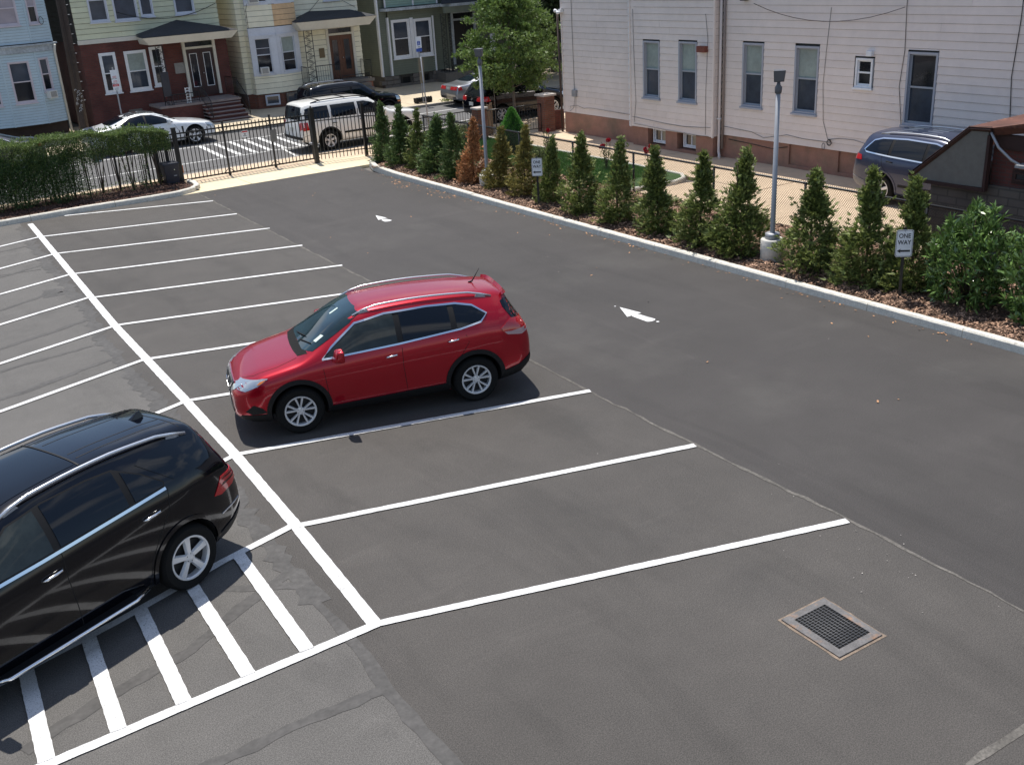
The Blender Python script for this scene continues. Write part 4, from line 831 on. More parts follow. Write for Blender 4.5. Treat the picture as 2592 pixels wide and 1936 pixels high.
tagp(obj('steel_plate', MB().box(13.13, 13.36, 34.235, 34.25, .90, 1.30), 'sign_grey_back'), 'plain dark grey plate fixed to the gate right of the second upright', 'plate')
post(GT, 14.55, 33.86, 1.86, .07, 'guide_post', True); post(GT, 9.86, 34.12, 1.80, .06, 'guide_post')
post(GT, 9.62, 34.5, 1.78, .05, 'guide_post')
obj('latch', MB().box(14.50, 14.62, 33.94, 34.27, .62, .68).box(14.6, 14.64, 33.76, 33.95, .55, .6), 'galvanized', GT)
obj('reflector', MB().box(9.93, 9.945, 34.05, 34.12, .38, .62), 'amber', GT)
EF = thing('iron_fence', 'short black iron fence section between the gate and the evergreens, right of the gate post', 'fence', (15.5, 33.8, 0))
iron_panel(EF, (14.62, 33.92), (16.33, 33.62), 1.72, [.28, 1.42], .131, z0=.10); post(EF, 16.35, 33.6, 1.82, .05, ball=True); post(EF, 16.62, 33.05, 1.86, .05, ball=True)
iron_panel(EF, (16.37, 33.52), (16.6, 33.1), 1.72, [.28, 1.42, 1.56], .10, z0=.10)
LF = thing('iron_fence', 'black iron picket fence running behind the hedge on the left of the gate', 'fence', (4, 34.62, 0))
for x0 in range(-4, 9, 2):
    iron_panel(LF, (x0, 34.62), (x0+2, 34.62), 1.55, [.12, 1.3], .125); post(LF, x0, 34.62, 1.6, .03)
iron_panel(LF, (8.98, 34.62), (9.6, 34.62), 1.78, [.12, 1.3, 1.5], .125); post(LF, 9.35, 34.75, 1.78, .035); post(LF, 8.98, 34.62, 1.9, .03)

# chain link fence along the alley
CF = thing('chain_link_fence', 'black chain link fence between the evergreens and the concrete alley', 'fence', (18.43, 18, 0)); FX0 = 18.43
py = [33.0, 30.0, 27.0, 24.0+.25, 21.55, 18.5, 15.6, 12.45, 9.4, 6.4]
for y in py:
    mb = MB().tube([(FX0, y, -.05), (FX0, y, 1.2)], .03, 8); obj('post', mb, 'black_iron', CF)
obj('top_rail', MB().tube([(FX0, 33.0, 1.2), (FX0, 5.5, 1.2)], .027, 8), 'black_iron', CF)
for y in py: obj('rail_clamp', MB().tube([(FX0, y-.05, 1.2), (FX0, y+.05, 1.2)], .032, 8), 'black_iron', CF)
p = .060; zt, zb = 1.245, .05; V = []; F = []; r = .0042
def wire(a, b):
    a, b = np.array(a), np.array(b); d = b-a; d /= np.linalg.norm(d); u = np.array([1., 0, 0]); w = np.cross(d, u); k = len(V)
    for q in (a, b):
        for t in range(3):
            th = 2*PI*t/3; V.append(q+r*(math.cos(th)*u+math.sin(th)*w))
    for t in range(3): F.append((k+t, k+(t+1) % 3, k+3+(t+1) % 3, k+3+t))
y = 5.5-(zt-zb)
while y < 33.0:
    for s in (1, -1):
        ya, yb = (y, y+(zt-zb)*.85); za, zb2 = (zb, zt) if s > 0 else (zt, zb)
        if ya < 5.5: t = (5.5-ya)/(yb-ya); za = za+(zb2-za)*t; ya = 5.5
        if yb > 33: t = (yb-33)/(yb-ya); zb2 = zb2-(zb2-za)*t; yb = 33
        if yb > ya: wire((FX0+.004*s+.024, ya, za), (FX0+.004*s+.024, yb, zb2))
    y += p*.85*1.15
npmesh('wire_mesh', V, F, 'black_iron', CF, kind='stuff').location = (-FX0, -18, 0)

# low brick yard wall with railings, pillars
YW = thing('yard_wall', 'low red brick front yard wall with pale coping, iron railing and capped brick pillar', 'wall', (18.5, 33.2, 0))
pmat('coping', (.42, .38, .35), .85, var=(4, .15))
obj('wall', MB().box(16.75, 20.5, 33.12, 33.32, 0, .58), 'brick_dark', YW); obj('coping', MB().box(16.7, 20.5, 33.07, 33.37, .58, .64), 'coping', YW)
railing(YW, (16.8, 33.22), (20.55, 33.22), .64, .45, .11)
mb = MB()
for cx_ in (17.6, 19.6):
    for s in (-1, 1): mb.tube([(cx_+s*.1+math.cos(t*PI/4)*.09, 33.20, .86+math.sin(t*PI/4)*.13) for t in range(9)], .011, 4)
obj('scroll', mb, 'black_iron', YW)
obj('pillar', MB().box(20.58, 20.98, 32.75, 33.15, 0, 1.15), 'brick_red', YW); obj('pillar_cap', MB().box(20.54, 21.02, 32.71, 33.19, 1.15, 1.21), 'coping', YW)
obj('wall', MB().box(16.72, 16.95, 32.9, 33.12, 0, .95), 'brick_dark', YW)
RP = thing('brick_pillar', 'red brick pillar with pale cap standing at the far corner of the pink house', 'pillar', (23.55, 32.5, 0))
obj('shaft', MB().box(23.28, 23.75, 32.3, 32.78, 0, 1.33), 'brick_red', RP); obj('cap', MB().box(23.22, 23.81, 32.24, 32.84, 1.33, 1.40), 'coping', RP); obj('wall', MB().box(23.76, 24.3, 32.45, 32.65, 0, .75), 'brick_dark', RP)
YG = thing('yard_gate', 'low black iron yard gate hung between the two brick pillars', 'gate', (22.2, 32.55, 0))
railing(YG, (21.02, 32.95), (22.15, 32.75), .06, 1.0, .11); railing(YG, (22.17, 32.74), (23.26, 32.52), .06, 1.0, .11)
mb = MB()
for cx_, cy_ in ((21.6, 32.84), (22.7, 32.63)):
    for s in (-1, 1): mb.tube([(cx_+s*.1+math.cos(t*PI/4)*.09, cy_, .55+math.sin(t*PI/4)*.15) for t in range(9)], .011, 4)
obj('scroll', mb, 'black_iron', YG)
tagp(obj('tree_stake', MB().box(21.5, 21.62, 33.55, 33.6, 0, 1.15).box(21.68, 21.78, 33.6, 33.64, 0, 1.2), 'wood_pale' if 'wood_pale' in M else pmat('wood_pale', (.20, .14, .09), .85, var=(6, .3))), 'weathered boards standing behind the round green conifer', 'boards')

# lamp posts
def lamp(x, y, zb, label, ang):
    t = thing('lamp_post', label, 'lamp post', (x, y, 0), group='lamp posts in the planting bed')
    obj('footing', MB().lathe([(0, 0), (.235, 0), (.235, zb-.02), (.22, zb), (0, zb)], (0, 0, 0), 'z', 32).lathe([(.236, zb*.3), (.238, zb*.32), (.236, zb*.34)], n=32), 'footing_concrete', t, local=True)
    obj('base_cover', MB().lathe([(0, zb+.0), (.15, zb), (.15, zb+.11), (.12, zb+.125), (.06, zb+.13), (0, zb+.13)], n=28), 'galvanized', t, local=True)
    obj('pole', MB().lathe([(.052, zb+.12), (.045, 3.60), (.0, 3.60)], n=20), 'galvanized', t, local=True)
    obj('collar', MB().lathe([(.055, 3.54), (.068, 3.56), (.072, 3.66), (.04, 3.70), (.026, 3.78), (0, 3.78)], n=16), 'galvanized_dark', t, local=True)
    hd = obj('lamp_head', MB().hull8([(-.125, -.06, 3.76), (.125, -.06, 3.76), (.095, .10, 3.80), (-.095, .10, 3.80)], [(-.15, -.11, 4.00), (.15, -.11, 4.00), (.11, .13, 4.005), (-.11, .13, 4.005)]), 'galvanized_dark', t, local=True, bevel=.008)
    hd.rotation_euler.z = ang; hd.scale = (.8, .8, .92); hd.location.z = .30
    obj('lens', MB().hull8([(-.105, -.072, 3.785), (.105, -.072, 3.785), (.105, -.060, 3.785), (-.105, -.060, 3.785)], [(-.125, -.112, 3.975), (.125, -.112, 3.975), (.125, -.10, 3.975), (-.125, -.10, 3.975)]), 'lamp_lens', hd, local=True)
    return t
pmat('footing_concrete', (.55, .53, .49), .85, var=[(2, .08), (20, .1)], bump=(14, .5, .01)); pmat('galvanized_dark', (.09, .092, .10), .45, var=(5, .1)); pmat('lamp_lens', (.12, .12, .13), .15, 0, 0, .6)
lamp(16.02, 14.36, .62, 'nearer grey lamp post on a round concrete footing, in front of the pink house', rad(-38))
lamp(16.11, 25.35, .50, 'farther grey lamp post on a round concrete footing, beside the browned evergreen', rad(-60))
# one way signs
def oneway(x, y, ztop, zbot, label, ang):
    t = thing('one_way_sign', label, 'sign', (x, y, 0), ang, group='one way signs')
    obj('post', MB().box(-.025, .025, .0, .03, -.05, ztop+.04), 'black_iron', t, local=True)
    h = ztop-zbot; w = h*.295; r = .035; out = []
    for cx_, cz_, a0 in ((w-r, ztop-r, 0), (-w+r, ztop-r, 90), (-w+r, zbot+r, 180), (w-r, zbot+r, 270)):
        out += [(cx_+r*math.cos(rad(a0+q)), cz_+r*math.sin(rad(a0+q))) for q in (0, 30, 60, 90)]
    def plate(sc, y0, y1): n = len(out); cz_ = (ztop+zbot)/2; vs = [(a*sc[0], y0, cz_+(b-cz_)*sc[1]) for a, b in out]+[(a*sc[0], y1, cz_+(b-cz_)*sc[1]) for a, b in out]; return MB().add(vs, [tuple(range(n)), tuple(range(n, 2*n))[::-1]]+[(i, n+i, n+(i+1) % n, (i+1) % n) for i in range(n)])
    pl = obj('plate', plate((1, 1), -.004, .0), 'sign_white', t, local=True)
    b = out; n = len(b); cz_ = (ztop+zbot)/2; mb = MB(); vs = []
    for s1 in ((.945, .965), (.90, .938)): vs += [(a*s1[0], -.0052, cz_+(q-cz_)*s1[1]) for a, q in b]
    mb.add(vs, [(i, (i+1) % n, n+(i+1) % n, n+i) for i in range(n)]); obj('border', mb, 'ink_black', pl, local=True)
    textobj('letters', 'ONE', h*.225, (0, -.0055, ztop-h*.23), 'ink_black', pl, bold=.002, sx=.88); textobj('letters', 'WAY', h*.225, (0, -.0055, ztop-h*.47), 'ink_black', pl, bold=.002, sx=.88)
    za = zbot+h*.22; s = h
    obj('arrow', MB().poly([(-.24*s, -.0056, za), (-.10*s, -.0056, za-.085*s), (-.125*s, -.0056, za-.035*s), (.22*s, -.0056, za-.035*s), (.22*s, -.0056, za+.035*s), (-.125*s, -.0056, za+.035*s), (-.10*s, -.0056, za+.085*s)]), 'ink_black', pl, local=True)
    obj('bolt', MB().lathe([(0, -.008), (.008, -.006), (.008, -.004)], (0, 0, ztop-.025), 'y', 8), 'galvanized', pl, local=True)
    return t
oneway(15.69, 10.99, 1.46, .965, 'white one way sign on a black post, the nearer one, beside the glossy laurel', rad(-42))
oneway(15.6, 22.1, 1.42, .95, 'white one way sign on a black post, the farther one, among the yellowing evergreens', rad(-42))
# trash can
TC = thing('trash_can', 'dark navy square trash can at the gate post end of the hedge', 'trash can', (9.52, 34.08, 0))
obj('bin', MB().hull8([(-.2, -.2, .02), (.2, -.2, .02), (.2, .2, .02), (-.2, .2, .02)], [(-.25, -.25, .74), (.25, -.25, .74), (.25, .25, .74), (-.25, .25, .74)]), 'navy_plastic', TC, local=True, bevel=.015)
obj('lid', MB().hull8([(-.265, -.265, .74), (.265, -.265, .74), (.265, .265, .74), (-.265, .265, .74)], [(-.25, -.25, .78), (.25, -.25, .78), (.25, .25, .78), (-.25, .25, .78)]), 'navy_plastic', TC, local=True, bevel=.01)
obj('handle', MB().box(.03, .13, -.245, -.225, .36, .385), 'galvanized', TC, local=True)
# street signs
s1 = thing('street_sign', 'stacked white parking signs, one with a red band, before the brick house', 'sign', (10.97, 44.75, 0))
obj('post', MB().box(-.025, .025, -.02, .02, 0, 3.05), 'galvanized', s1, local=True)
for z0, z1, h in ((2.62, 2.95, 0), (2.44, 2.60, 0), (2.16, 2.42, 1)):
    pl = obj('plate', MB().box(-.13, .13, -.035, -.025, z0, z1), 'sign_white', s1, local=True)
    if h: obj('band', MB().box(-.12, .12, -.037, -.0352, z1-.11, z1-.015), 'ink_red', pl, local=True); textobj('letters', 'NO', .09, (0, -.038, z1-.065), 'sign_white', pl)
    for k in range(2): obj('print', MB().box(-.08, .08, -.037, -.0352, z0+.03+k*.045, z0+.048+k*.045), 'ink_red' if not h else 'sign_grey_back', pl, local=True)
s2 = thing('street_sign', 'white and blue disabled parking sign on a tall post before the olive house bay window', 'sign', (24.52, 43.75, 0))
obj('post', MB().box(-.022, .022, -.02, .02, 0, 3.02), 'galvanized', s2, local=True)
pl = obj('plate', MB().box(-.15, .15, -.035, -.025, 2.56, 3.04), 'sign_white', s2, local=True); obj('plate', MB().box(-.15, .15, -.035, -.025, 2.40, 2.54), 'ink_blue', s2, local=True)
obj('emblem_ground', MB().box(-.075, .075, -.037, -.0352, 2.68, 2.86), 'ink_blue', pl, local=True)
em = MB().lathe([(.028, 0), (.036, 0)], (0, -.039, 2.735), 'y', 14).box(-.015, .0, -.0395, -.038, 2.75, 2.81).box(-.015, .03, -.0395, -.038, 2.75, 2.762).box(.022, .034, -.0395, -.038, 2.71, 2.755).lathe([(0, 0), (.013, 0)], (-.008, -.039, 2.83), 'y', 10)
obj('wheelchair_emblem', em, 'sign_white', pl, local=True); obj('print', MB().box(-.06, .06, -.037, -.0352, 2.60, 2.62), 'ink_black', pl, local=True)
s3 = thing('street_sign', 'weathered brown backed sign on a leaning post at the near kerb', 'sign', (19.95, 35.5, 0))
pmat('sign_back', (.18, .16, .12), .7, var=(4, .2))
obj('post', MB().tube([(.1, 0, 0), (0, 0, 2.95)], .025, 6), 'galvanized', s3, local=True); obj('plate', MB().box(-.11, .11, .026, .034, 2.45, 2.92), 'sign_back', s3, local=True); obj('plate', MB().box(-.10, .10, .026, .034, 2.0, 2.42), 'sign_back', s3, local=True)
# utility pole
UP = thing('utility_pole', 'dark wooden utility pole with step pegs rising between the blue and brick houses', 'utility pole', (9.5, 45.2, 0))
pmat('pole_wood', (.045, .032, .026), .85, var=[(2, .3), (12, .3)])
obj('shaft', MB().tube([(0, 0, 0), (.12, 0, 5), (.22, 0, 10)], [.19, .17, .15], 14), 'pole_wood', UP, local=True)
for k in range(12):
    z = 1.9+k*.36; x = .12*z/5; obj('step_peg', MB().tube([(x+.13, -.1, z), (x+.22, -.16, z)], .009, 4), 'galvanized', UP, local=True)
obj('cable_guard', MB().box(-.16, .02, -.22, -.16, .2, 1.55).box(.02, .05, -.2, -.17, .2, 5.5), 'pole_wood', UP, local=True)
pmat('tinsel', (.55, .56, .58), .4, .4)
mb = MB(); random.seed(3)
for k in range(16):
    z = 1.5+k*.055; x = random.uniform(-.1, .14); mb.tube([(x+math.cos(t*PI/3)*.04, -.235, z+math.sin(t*PI/3)*.035) for t in range(5)], .008, 4)
obj('scrollwork', mb, 'tinsel', UP, local=True)
# planter and weeds on the far pavement
PL = thing('planter', 'low black rectangular planter on the far pavement beside the disabled parking sign', 'planter', (24.65, 44.0, .065))
mb = MB().box(-.42, .42, -.16, .16, .05, .24).box(-.40, -.30, -.14, .14, 0, .05).box(.30, .40, -.14, .14, 0, .05)
for k in range(7): mb.box(-.41+k*.125, -.36+k*.125, -.15, -.10, .24, .28)
obj('trough', mb, 'black_plastic', PL, local=True)
# hose in the mulch
tagp(obj('garden_hose', MB().tube([(15.85, 15.2, .21), (15.66, 14.9, .20), (15.60, 14.5, .20), (15.66, 14.1, .20), (15.75, 13.7, .20), (15.9, 13.3, .22)], .012, 6).tube([(15.9, 16.9, .23), (15.7, 16.6, .2), (15.7, 16.2, .2), (15.85, 15.9, .22)], .011, 6).tube([(16.0, 25.9, .2), (15.75, 25.6, .2), (15.8, 25.2, .21), (16.1, 24.9, .2)], .012, 6), 'black_plastic'), 'thin black drip hose lying in the mulch around the lamp footings', 'hose')
# ------------------------------------------------------------------ cars
pmat("windshield_red", (.010, .025, .032), .03, 0, 0, .5, var=(1.6, .7)); pmat("sticker", (.55, .65, .6), .5); pmat("lens_dark", (.05, .002, .004), .2)
pmat('paint_red', (.36, .002, .014), .28, .5, .7, .3); pmat('paint_black', (.0015, .0018, .004), .12, 0, .45, .3); paint('paint_white', (.72, .74, .76), .0, .3); paint('paint_cream', (.80, .79, .75), .0, .3)
pmat('paint_blue_grey', (.035, .045, .085), .3, .2, .5, .3); paint('paint_silver', (.30, .31, .33), .7, .3); paint('paint_dark_grey', (.04, .042, .048), .4, .3)
def itp(tab, d):
    for (a, x), (b, y) in zip(tab, tab[1:]):
        if d <= b: return x+(y-x)*max(0, (d-a)/(b-a)) if b > a else y
    return tab[-1][1]
VIEWS = {'L': ((0, 1, 0), (1, 0, 0)), 'R': ((0, -1, 0), (1, 0, 0)), 'F': ((1, 0, 0), (0, 1, 0)), 'B': ((-1, 0, 0), (0, 1, 0)), 'T': ((0, 0, 1), (1, 0, 0))}
class Car:
    def __init__(s, name, label, loc, rz, sp, group=None):
        s.sp = sp; s.t = thing(name, label, 'car', (loc[0], loc[1], loc[2] if len(loc) > 2 else 0), rz, group)
        s.L = sp['L']; s.x0 = sp['L']/2; s.build()
    def X(s, d): return s.x0-d
    def build(s):
        sp = s.sp; top, belt, wid, wr, bot = sp['top'], sp['belt'], sp['wid'], sp['wr'], sp['bot']
        st = sorted(set(round(d, 3) for t in (top, belt, wid) for d, _ in t)); keep = [st[0]]
        for d in st[1:]:
            if d-keep[-1] > .045 or d == st[-1]: keep.append(d)
        if keep[-1]-keep[-2] < .02: keep.pop(-2)
        V = []; n = 0; body = bmesh.new(); rings = []
        for d in keep:
            zt, zb, w, r, z0 = itp(top, d), min(itp(belt, d), itp(top, d)-.015), itp(wid, d), itp(wr, d), itp(bot, d); x = s.X(d)
            g = zt-zb; dr = min(.10, g*.35); mid = z0+(zb-z0)*.52
            sec = [(0, z0), (w*.55, z0), (w*.90, z0+.02), (w*sp.get('sill', .965), z0+.13), (w, mid), (w*.995, zb-(zb-z0)*.2), (w*.965, zb), ((w*.965*.45+r*.55)*1.02, zb+g*.5), (r, zt-dr), (r*.86, zt-dr*.28), (r*.45, zt-.004), (0, zt)]
            sec = [(y, z) for y, z in sec]
            ring = [body.verts.new((x, y, z)) for y, z in sec]+[body.verts.new((x, -y, z)) for y, z in sec[-2:0:-1]]
            rings.append(ring)
        N = len(rings[0]); K = 12
        for a, b in zip(rings, rings[1:]):
            for i in range(N): body.faces.new((a[i], a[(i+1) % N], b[(i+1) % N], b[i]))
        for ring, fl in ((rings[0], True), (rings[-1], False)):
            Lf = lambda i: ring[i]; Rt = lambda i: ring[(N-i) % N]
            for i in range(K-1):
                q = [Lf(i), Lf(i+1), Rt(i+1), Rt(i)]; q = [v for k, v in enumerate(q) if v not in q[:k]]
                if len(q) > 2: body.faces.new(q)
        bmesh.ops.recalc_face_normals(body, faces=body.faces)
        me = bpy.data.meshes.new('cage'); body.to_mesh(me); body.free()
        o = bpy.data.objects.new('cage', me); C.objects.link(o); md = o.modifiers.new('s', 'SUBSURF'); md.levels = 2
        bpy.context.view_layer.update(); dg = bpy.context.evaluated_depsgraph_get(); sm = bpy.data.meshes.new_from_object(o.evaluated_get(dg)); o.modifiers.clear()
        # bvh on the smooth body
        bm = bmesh.new(); bm.from_mesh(sm); s.bvh = BVHTree.FromBMesh(bm); bm.free()
        o.data = sm; sm.materials.append(M[sp['paint']]); sm.materials.append(M['well'])
        s.wx = [s.X(sp['ax'][0]), s.X(sp['ax'][1])]; s.r = sp['r']
        W_ = sp['W']/2
        for wx in s.wx:
            for sd_ in (1, -1):
                c = MB(); rr = s.r+sp.get('gap', .055); c.lathe([(0, sd_*W_*.5), (rr, sd_*W_*.5), (rr, sd_*(W_+.3)), (0, sd_*(W_+.3))], (wx, 0, s.r+.02), 'y', 40)
                cme = bpy.data.meshes.new('c'); cme.from_pydata(c.v, [], c.f); cme.materials.append(M[sp['paint']]); cme.materials.append(M['well']); cme.polygons.foreach_set('material_index', [1]*len(c.f))
                b2 = bmesh.new(); b2.from_mesh(cme); bmesh.ops.remove_doubles(b2, verts=b2.verts, dist=1e-5); bmesh.ops.recalc_face_normals(b2, faces=b2.faces); b2.to_mesh(cme); b2.free()
                co = bpy.data.objects.new('cut', cme); C.objects.link(co); m_ = o.modifiers.new('b', 'BOOLEAN'); m_.operation = 'DIFFERENCE'; m_.object = co; m_.solver = 'EXACT'
        bpy.context.view_layer.update(); dg = bpy.context.evaluated_depsgraph_get(); fm = bpy.data.meshes.new_from_object(o.evaluated_get(dg)); 
        for m_ in list(o.modifiers): bpy.data.objects.remove(m_.object)
        bpy.data.objects.remove(o); fm.polygons.foreach_set('use_smooth', [True]*len(fm.polygons)); fm.set_sharp_from_angle(angle=rad(38))
        bo = bpy.data.objects.new('body', fm); C.objects.link(bo); bo.parent = s.t; s.body = bo
        s.wheels()
    def hit(s, view, u, v):
        n, ua = (Vector(q) for q in VIEWS[view]) if isinstance(view, str) else (Vector(q) for q in view)
        org = n*4+ua*u+(Vector((0, 0, v)) if view != 'T' else Vector((0, v, 0)))
        p, nn, i, _ = s.bvh.ray_cast(org, -n)
        if p is None: p, nn, i, _ = s.bvh.find_nearest(org-n*3.2)
        if nn.dot(n) < 0: nn = -nn
        return p, nn
    def panel(s, name, poly, view, mat, off=.004, res=.08, rim=.02, parent=None, smooth=True, conv=True):
        """outline in (distance from front, z) for sides, (y, z) front/back, (d, y) top"""
        par = parent or s.t; bm = bmesh.new()
        if view in ('L', 'R', 'T'): poly = [(s.X(a), b) for a, b in poly]
        f = bm.faces.new([bm.verts.new((a, b, 0)) for a, b in poly]); 
        xs = [p[0] for p in poly]; ys = [p[1] for p in poly]
        for ax, lo, hi in ((0, min(xs), max(xs)), (1, min(ys), max(ys))):
            k = int((hi-lo)/res)
            for i in range(1, k+1):
                no = Vector((1, 0, 0)) if ax == 0 else Vector((0, 1, 0)); co = no*(lo+(hi-lo)*i/(k+1))
                bmesh.ops.bisect_plane(bm, geom=bm.verts[:]+bm.edges[:]+bm.faces[:], plane_co=co, plane_no=no)
        bmesh.ops.triangulate(bm, faces=[f for f in bm.faces if len(f.verts) > 4])
        nrm = {}
        bm.verts.ensure_lookup_table()
        for v in bm.verts:
            p, nn = s.hit(view, v.co.x, v.co.y); v.co = p+nn*off; nrm[v] = nn
        be = [e for e in bm.edges if e.is_boundary]
        r = bmesh.ops.extrude_edge_only(bm, edges=be); nv = [g for g in r['geom'] if isinstance(g, bmesh.types.BMVert)]
        for v in nv:
            src = [e.other_vert(v) for e in v.link_edges if e.other_vert(v) in nrm]
            if src: v.co = v.co-nrm[src[0]]*(off+rim)
        bmesh.ops.recalc_face_normals(bm, faces=bm.faces)
        dirv = Vector(VIEWS[view][0]) if isinstance(view, str) else Vector(view[0])
        tot = sum((f.normal.dot(dirv)*f.calc_area() for f in bm.faces), 0)
        if tot < 0: bmesh.ops.reverse_faces(bm, faces=bm.faces)
        me = bpy.data.meshes.new(name); bm.to_mesh(me); bm.free(); me.materials.append(M[mat])
        me.polygons.foreach_set('use_smooth', [smooth]*len(me.polygons)); me.set_sharp_from_angle(angle=rad(40))
        o = bpy.data.objects.new(name, me); C.objects.link(o); o.parent = par; return o
    def both(s, name, poly, mat, **k): return [s.panel(name, poly, v, mat, **k) for v in ('L', 'R')]
    def trim(s, name, path, w, view, mat, off=.006, parent=None, closed=False):
        pts = path+[path[0]] if closed else path
        out1, out2 = [], []; n = len(pts)
        for i, (x, y) in enumerate(pts):
            if closed: a, b = pts[(i-1) % (n-1)], pts[(i+1) % (n-1)] if i < n-1 else pts[1]
            else: a, b = pts[max(i-1, 0)], pts[min(i+1, n-1)]
            tx, ty = b[0]-a[0], b[1]-a[1]; l = math.hypot(tx, ty) or 1; out1.append((x-ty/l*w/2, y+tx/l*w/2)); out2.append((x+ty/l*w/2, y-tx/l*w/2))
        # quads along the path, each edge subdivided, then projected
        mb = MB(); P = []
        dense1, dense2 = [], []
        for i in range(n-1):
            k = max(1, int(math.dist(pts[i], pts[i+1])/.07))
            for j in range(k): dense1.append(lerp(out1[i], out1[i+1], j/k)); dense2.append(lerp(out2[i], out2[i+1], j/k))
        dense1.append(out1[-1]); dense2.append(out2[-1])
        for a, b in zip(dense1, dense2):
            for q, dz in ((a, -.015), (a, off), (b, off), (b, -.015)):
                u = s.X(q[0]) if view in ('L', 'R', 'T') else q[0]
                p, nn = s.hit(view, u, q[1]); P.append(p+nn*dz)
        m = len(dense1); fs = []
        for i in range(m-1):
            for k in range(3): fs.append((4*i+k, 4*i+k+1, 4*i+5+k, 4*i+4+k))
        mb.add(P, fs); o = obj(name, mb, mat, parent or s.t, local=True)
        bm = bmesh.new(); bm.from_mesh(o.data); bmesh.ops.recalc_face_normals(bm, faces=bm.faces); dirv = Vector(VIEWS[view][0])
        if sum(f.normal.dot(dirv)*f.calc_area() for f in bm.faces) < 0: bmesh.ops.reverse_faces(bm, faces=bm.faces)
        bm.to_mesh(o.data); bm.free(); return o
    def wheels(s):
        sp = s.sp; W_ = sp['W']/2; r = s.r; rr = sp['rim']; tw = sp.get('tw', .22); yo = W_-.02
        tm = MB().lathe([(rr-.01, -tw/2+.02), (rr+.02, -tw/2), (r-.035, -tw/2), (r-.008, -tw/2+.03), (r, -tw/4), (r, tw/4), (r-.008, tw/2-.03), (r-.035, tw/2), (rr+.02, tw/2), (rr-.01, tw/2-.015)], axis='y', n=40)
        rm = MB().lathe([(rr-.03, -tw/2+.03), (rr-.022, tw/2-.085), (rr-.012, tw/2-.03), (rr, tw/2-.012), (rr-.004, tw/2-.004), (rr-.02, tw/2-.006), (rr-.03, tw/2-.02)], axis='y', n=40, mi=0)
        bk = MB().lathe([(0, tw/2-.10), (rr-.02, tw/2-.10)], axis='y', n=32)
        y1 = tw/2-.012; y0 = tw/2-.05; ns = sp.get('spokes', 5); tws = sp.get('twin', False)
        for k in range(ns):
            a = 2*PI*k/ns+PI/2
            for off in ((-.20, .20) if tws else (0,)):
                wi, wo_ = (.013, .019) if tws else (.036, sp.get('spw', .05)); ai, ao = a+off*.55, a+off*1.25
                ui = Vector((math.cos(ai), 0, math.sin(ai))); uo = Vector((math.cos(ao), 0, math.sin(ao))); ti = Vector((-ui.z, 0, ui.x)); to = Vector((-uo.z, 0, uo.x))
                p = [ui*rr*.18-ti*wi, uo*(rr-.012)-to*wo_, uo*(rr-.012)+to*wo_, ui*rr*.18+ti*wi]; Y = Vector((0, 1, 0))
                ins = [ui*rr*.18-ti*wi*.6, uo*(rr-.016)-to*wo_*.7, uo*(rr-.016)+to*wo_*.7, ui*rr*.18+ti*wi*.6]
                rm.hull8([q+Y*y0 for q in p], [ins[0]+Y*(y1-.012), ins[1]+Y*(y1-.002), ins[2]+Y*(y1-.002), ins[3]+Y*(y1-.012)])
        rm.lathe([(rr*.26, y0), (rr*.24, y1-.012), (rr*.14, y1-.006), (.0, y1-.005)], axis='y', n=20)
        fix = None
        for i, wx in enumerate(s.wx):
            for sgn in (1, -1):
                wh = obj('wheel', MB(), 'rubber', s.t, local=True) if fix is None else None
                if fix is None:
                    bpy.data.objects.remove(wh); wh = obj('wheel', tm, 'rubber', s.t, local=True); ri = obj('rim', rm, 'alloy', wh, local=True); b_ = obj('brake_disc', bk, 'alloy_dark', wh, local=True)
                    nb = MB()
                    for k in range(5): a = 2*PI*(k+.5)/5; nb.lathe([(0, y1-.006), (.008, y1-.008), (.008, y1-.02)], (math.cos(a)*rr*.17, 0, math.sin(a)*rr*.17), 'y', 6)
                    nb_ = obj('wheel_nuts', nb, 'alloy_dark', wh, local=True)
                    for q in (wh, ri, b_):
                        bm = bmesh.new(); bm.from_mesh(q.data); bmesh.ops.recalc_face_normals(bm, faces=bm.faces); bm.to_mesh(q.data); bm.free(); q.data.set_sharp_from_angle(angle=rad(35))
                    fix = wh
                else: wh = dup(fix)
                wh.location = (wx, sgn*(yo-tw/2), r); wh.rotation_euler = (0, 0, 0) if sgn > 0 else (0, 0, PI)
                if sgn < 0: wh.rotation_euler = (0, 0, PI)
    def arches(s, mat, w=.055, bottomz=.2, off=.012, a0=-32, a1=212):
        for wx in s.wx:
            R1 = s.r+.052; cz = s.r+.02; d0 = s.x0-wx
            path = [(d0+(R1+w/2)*math.cos(rad(q)), cz+(R1+w/2)*math.sin(rad(q))) for q in range(a0, a1+1, 9)]
            path = [p for p in path if p[1] > bottomz]
            for v in ('L', 'R'): s.trim('wheel_arch', path, w, v, mat, off)
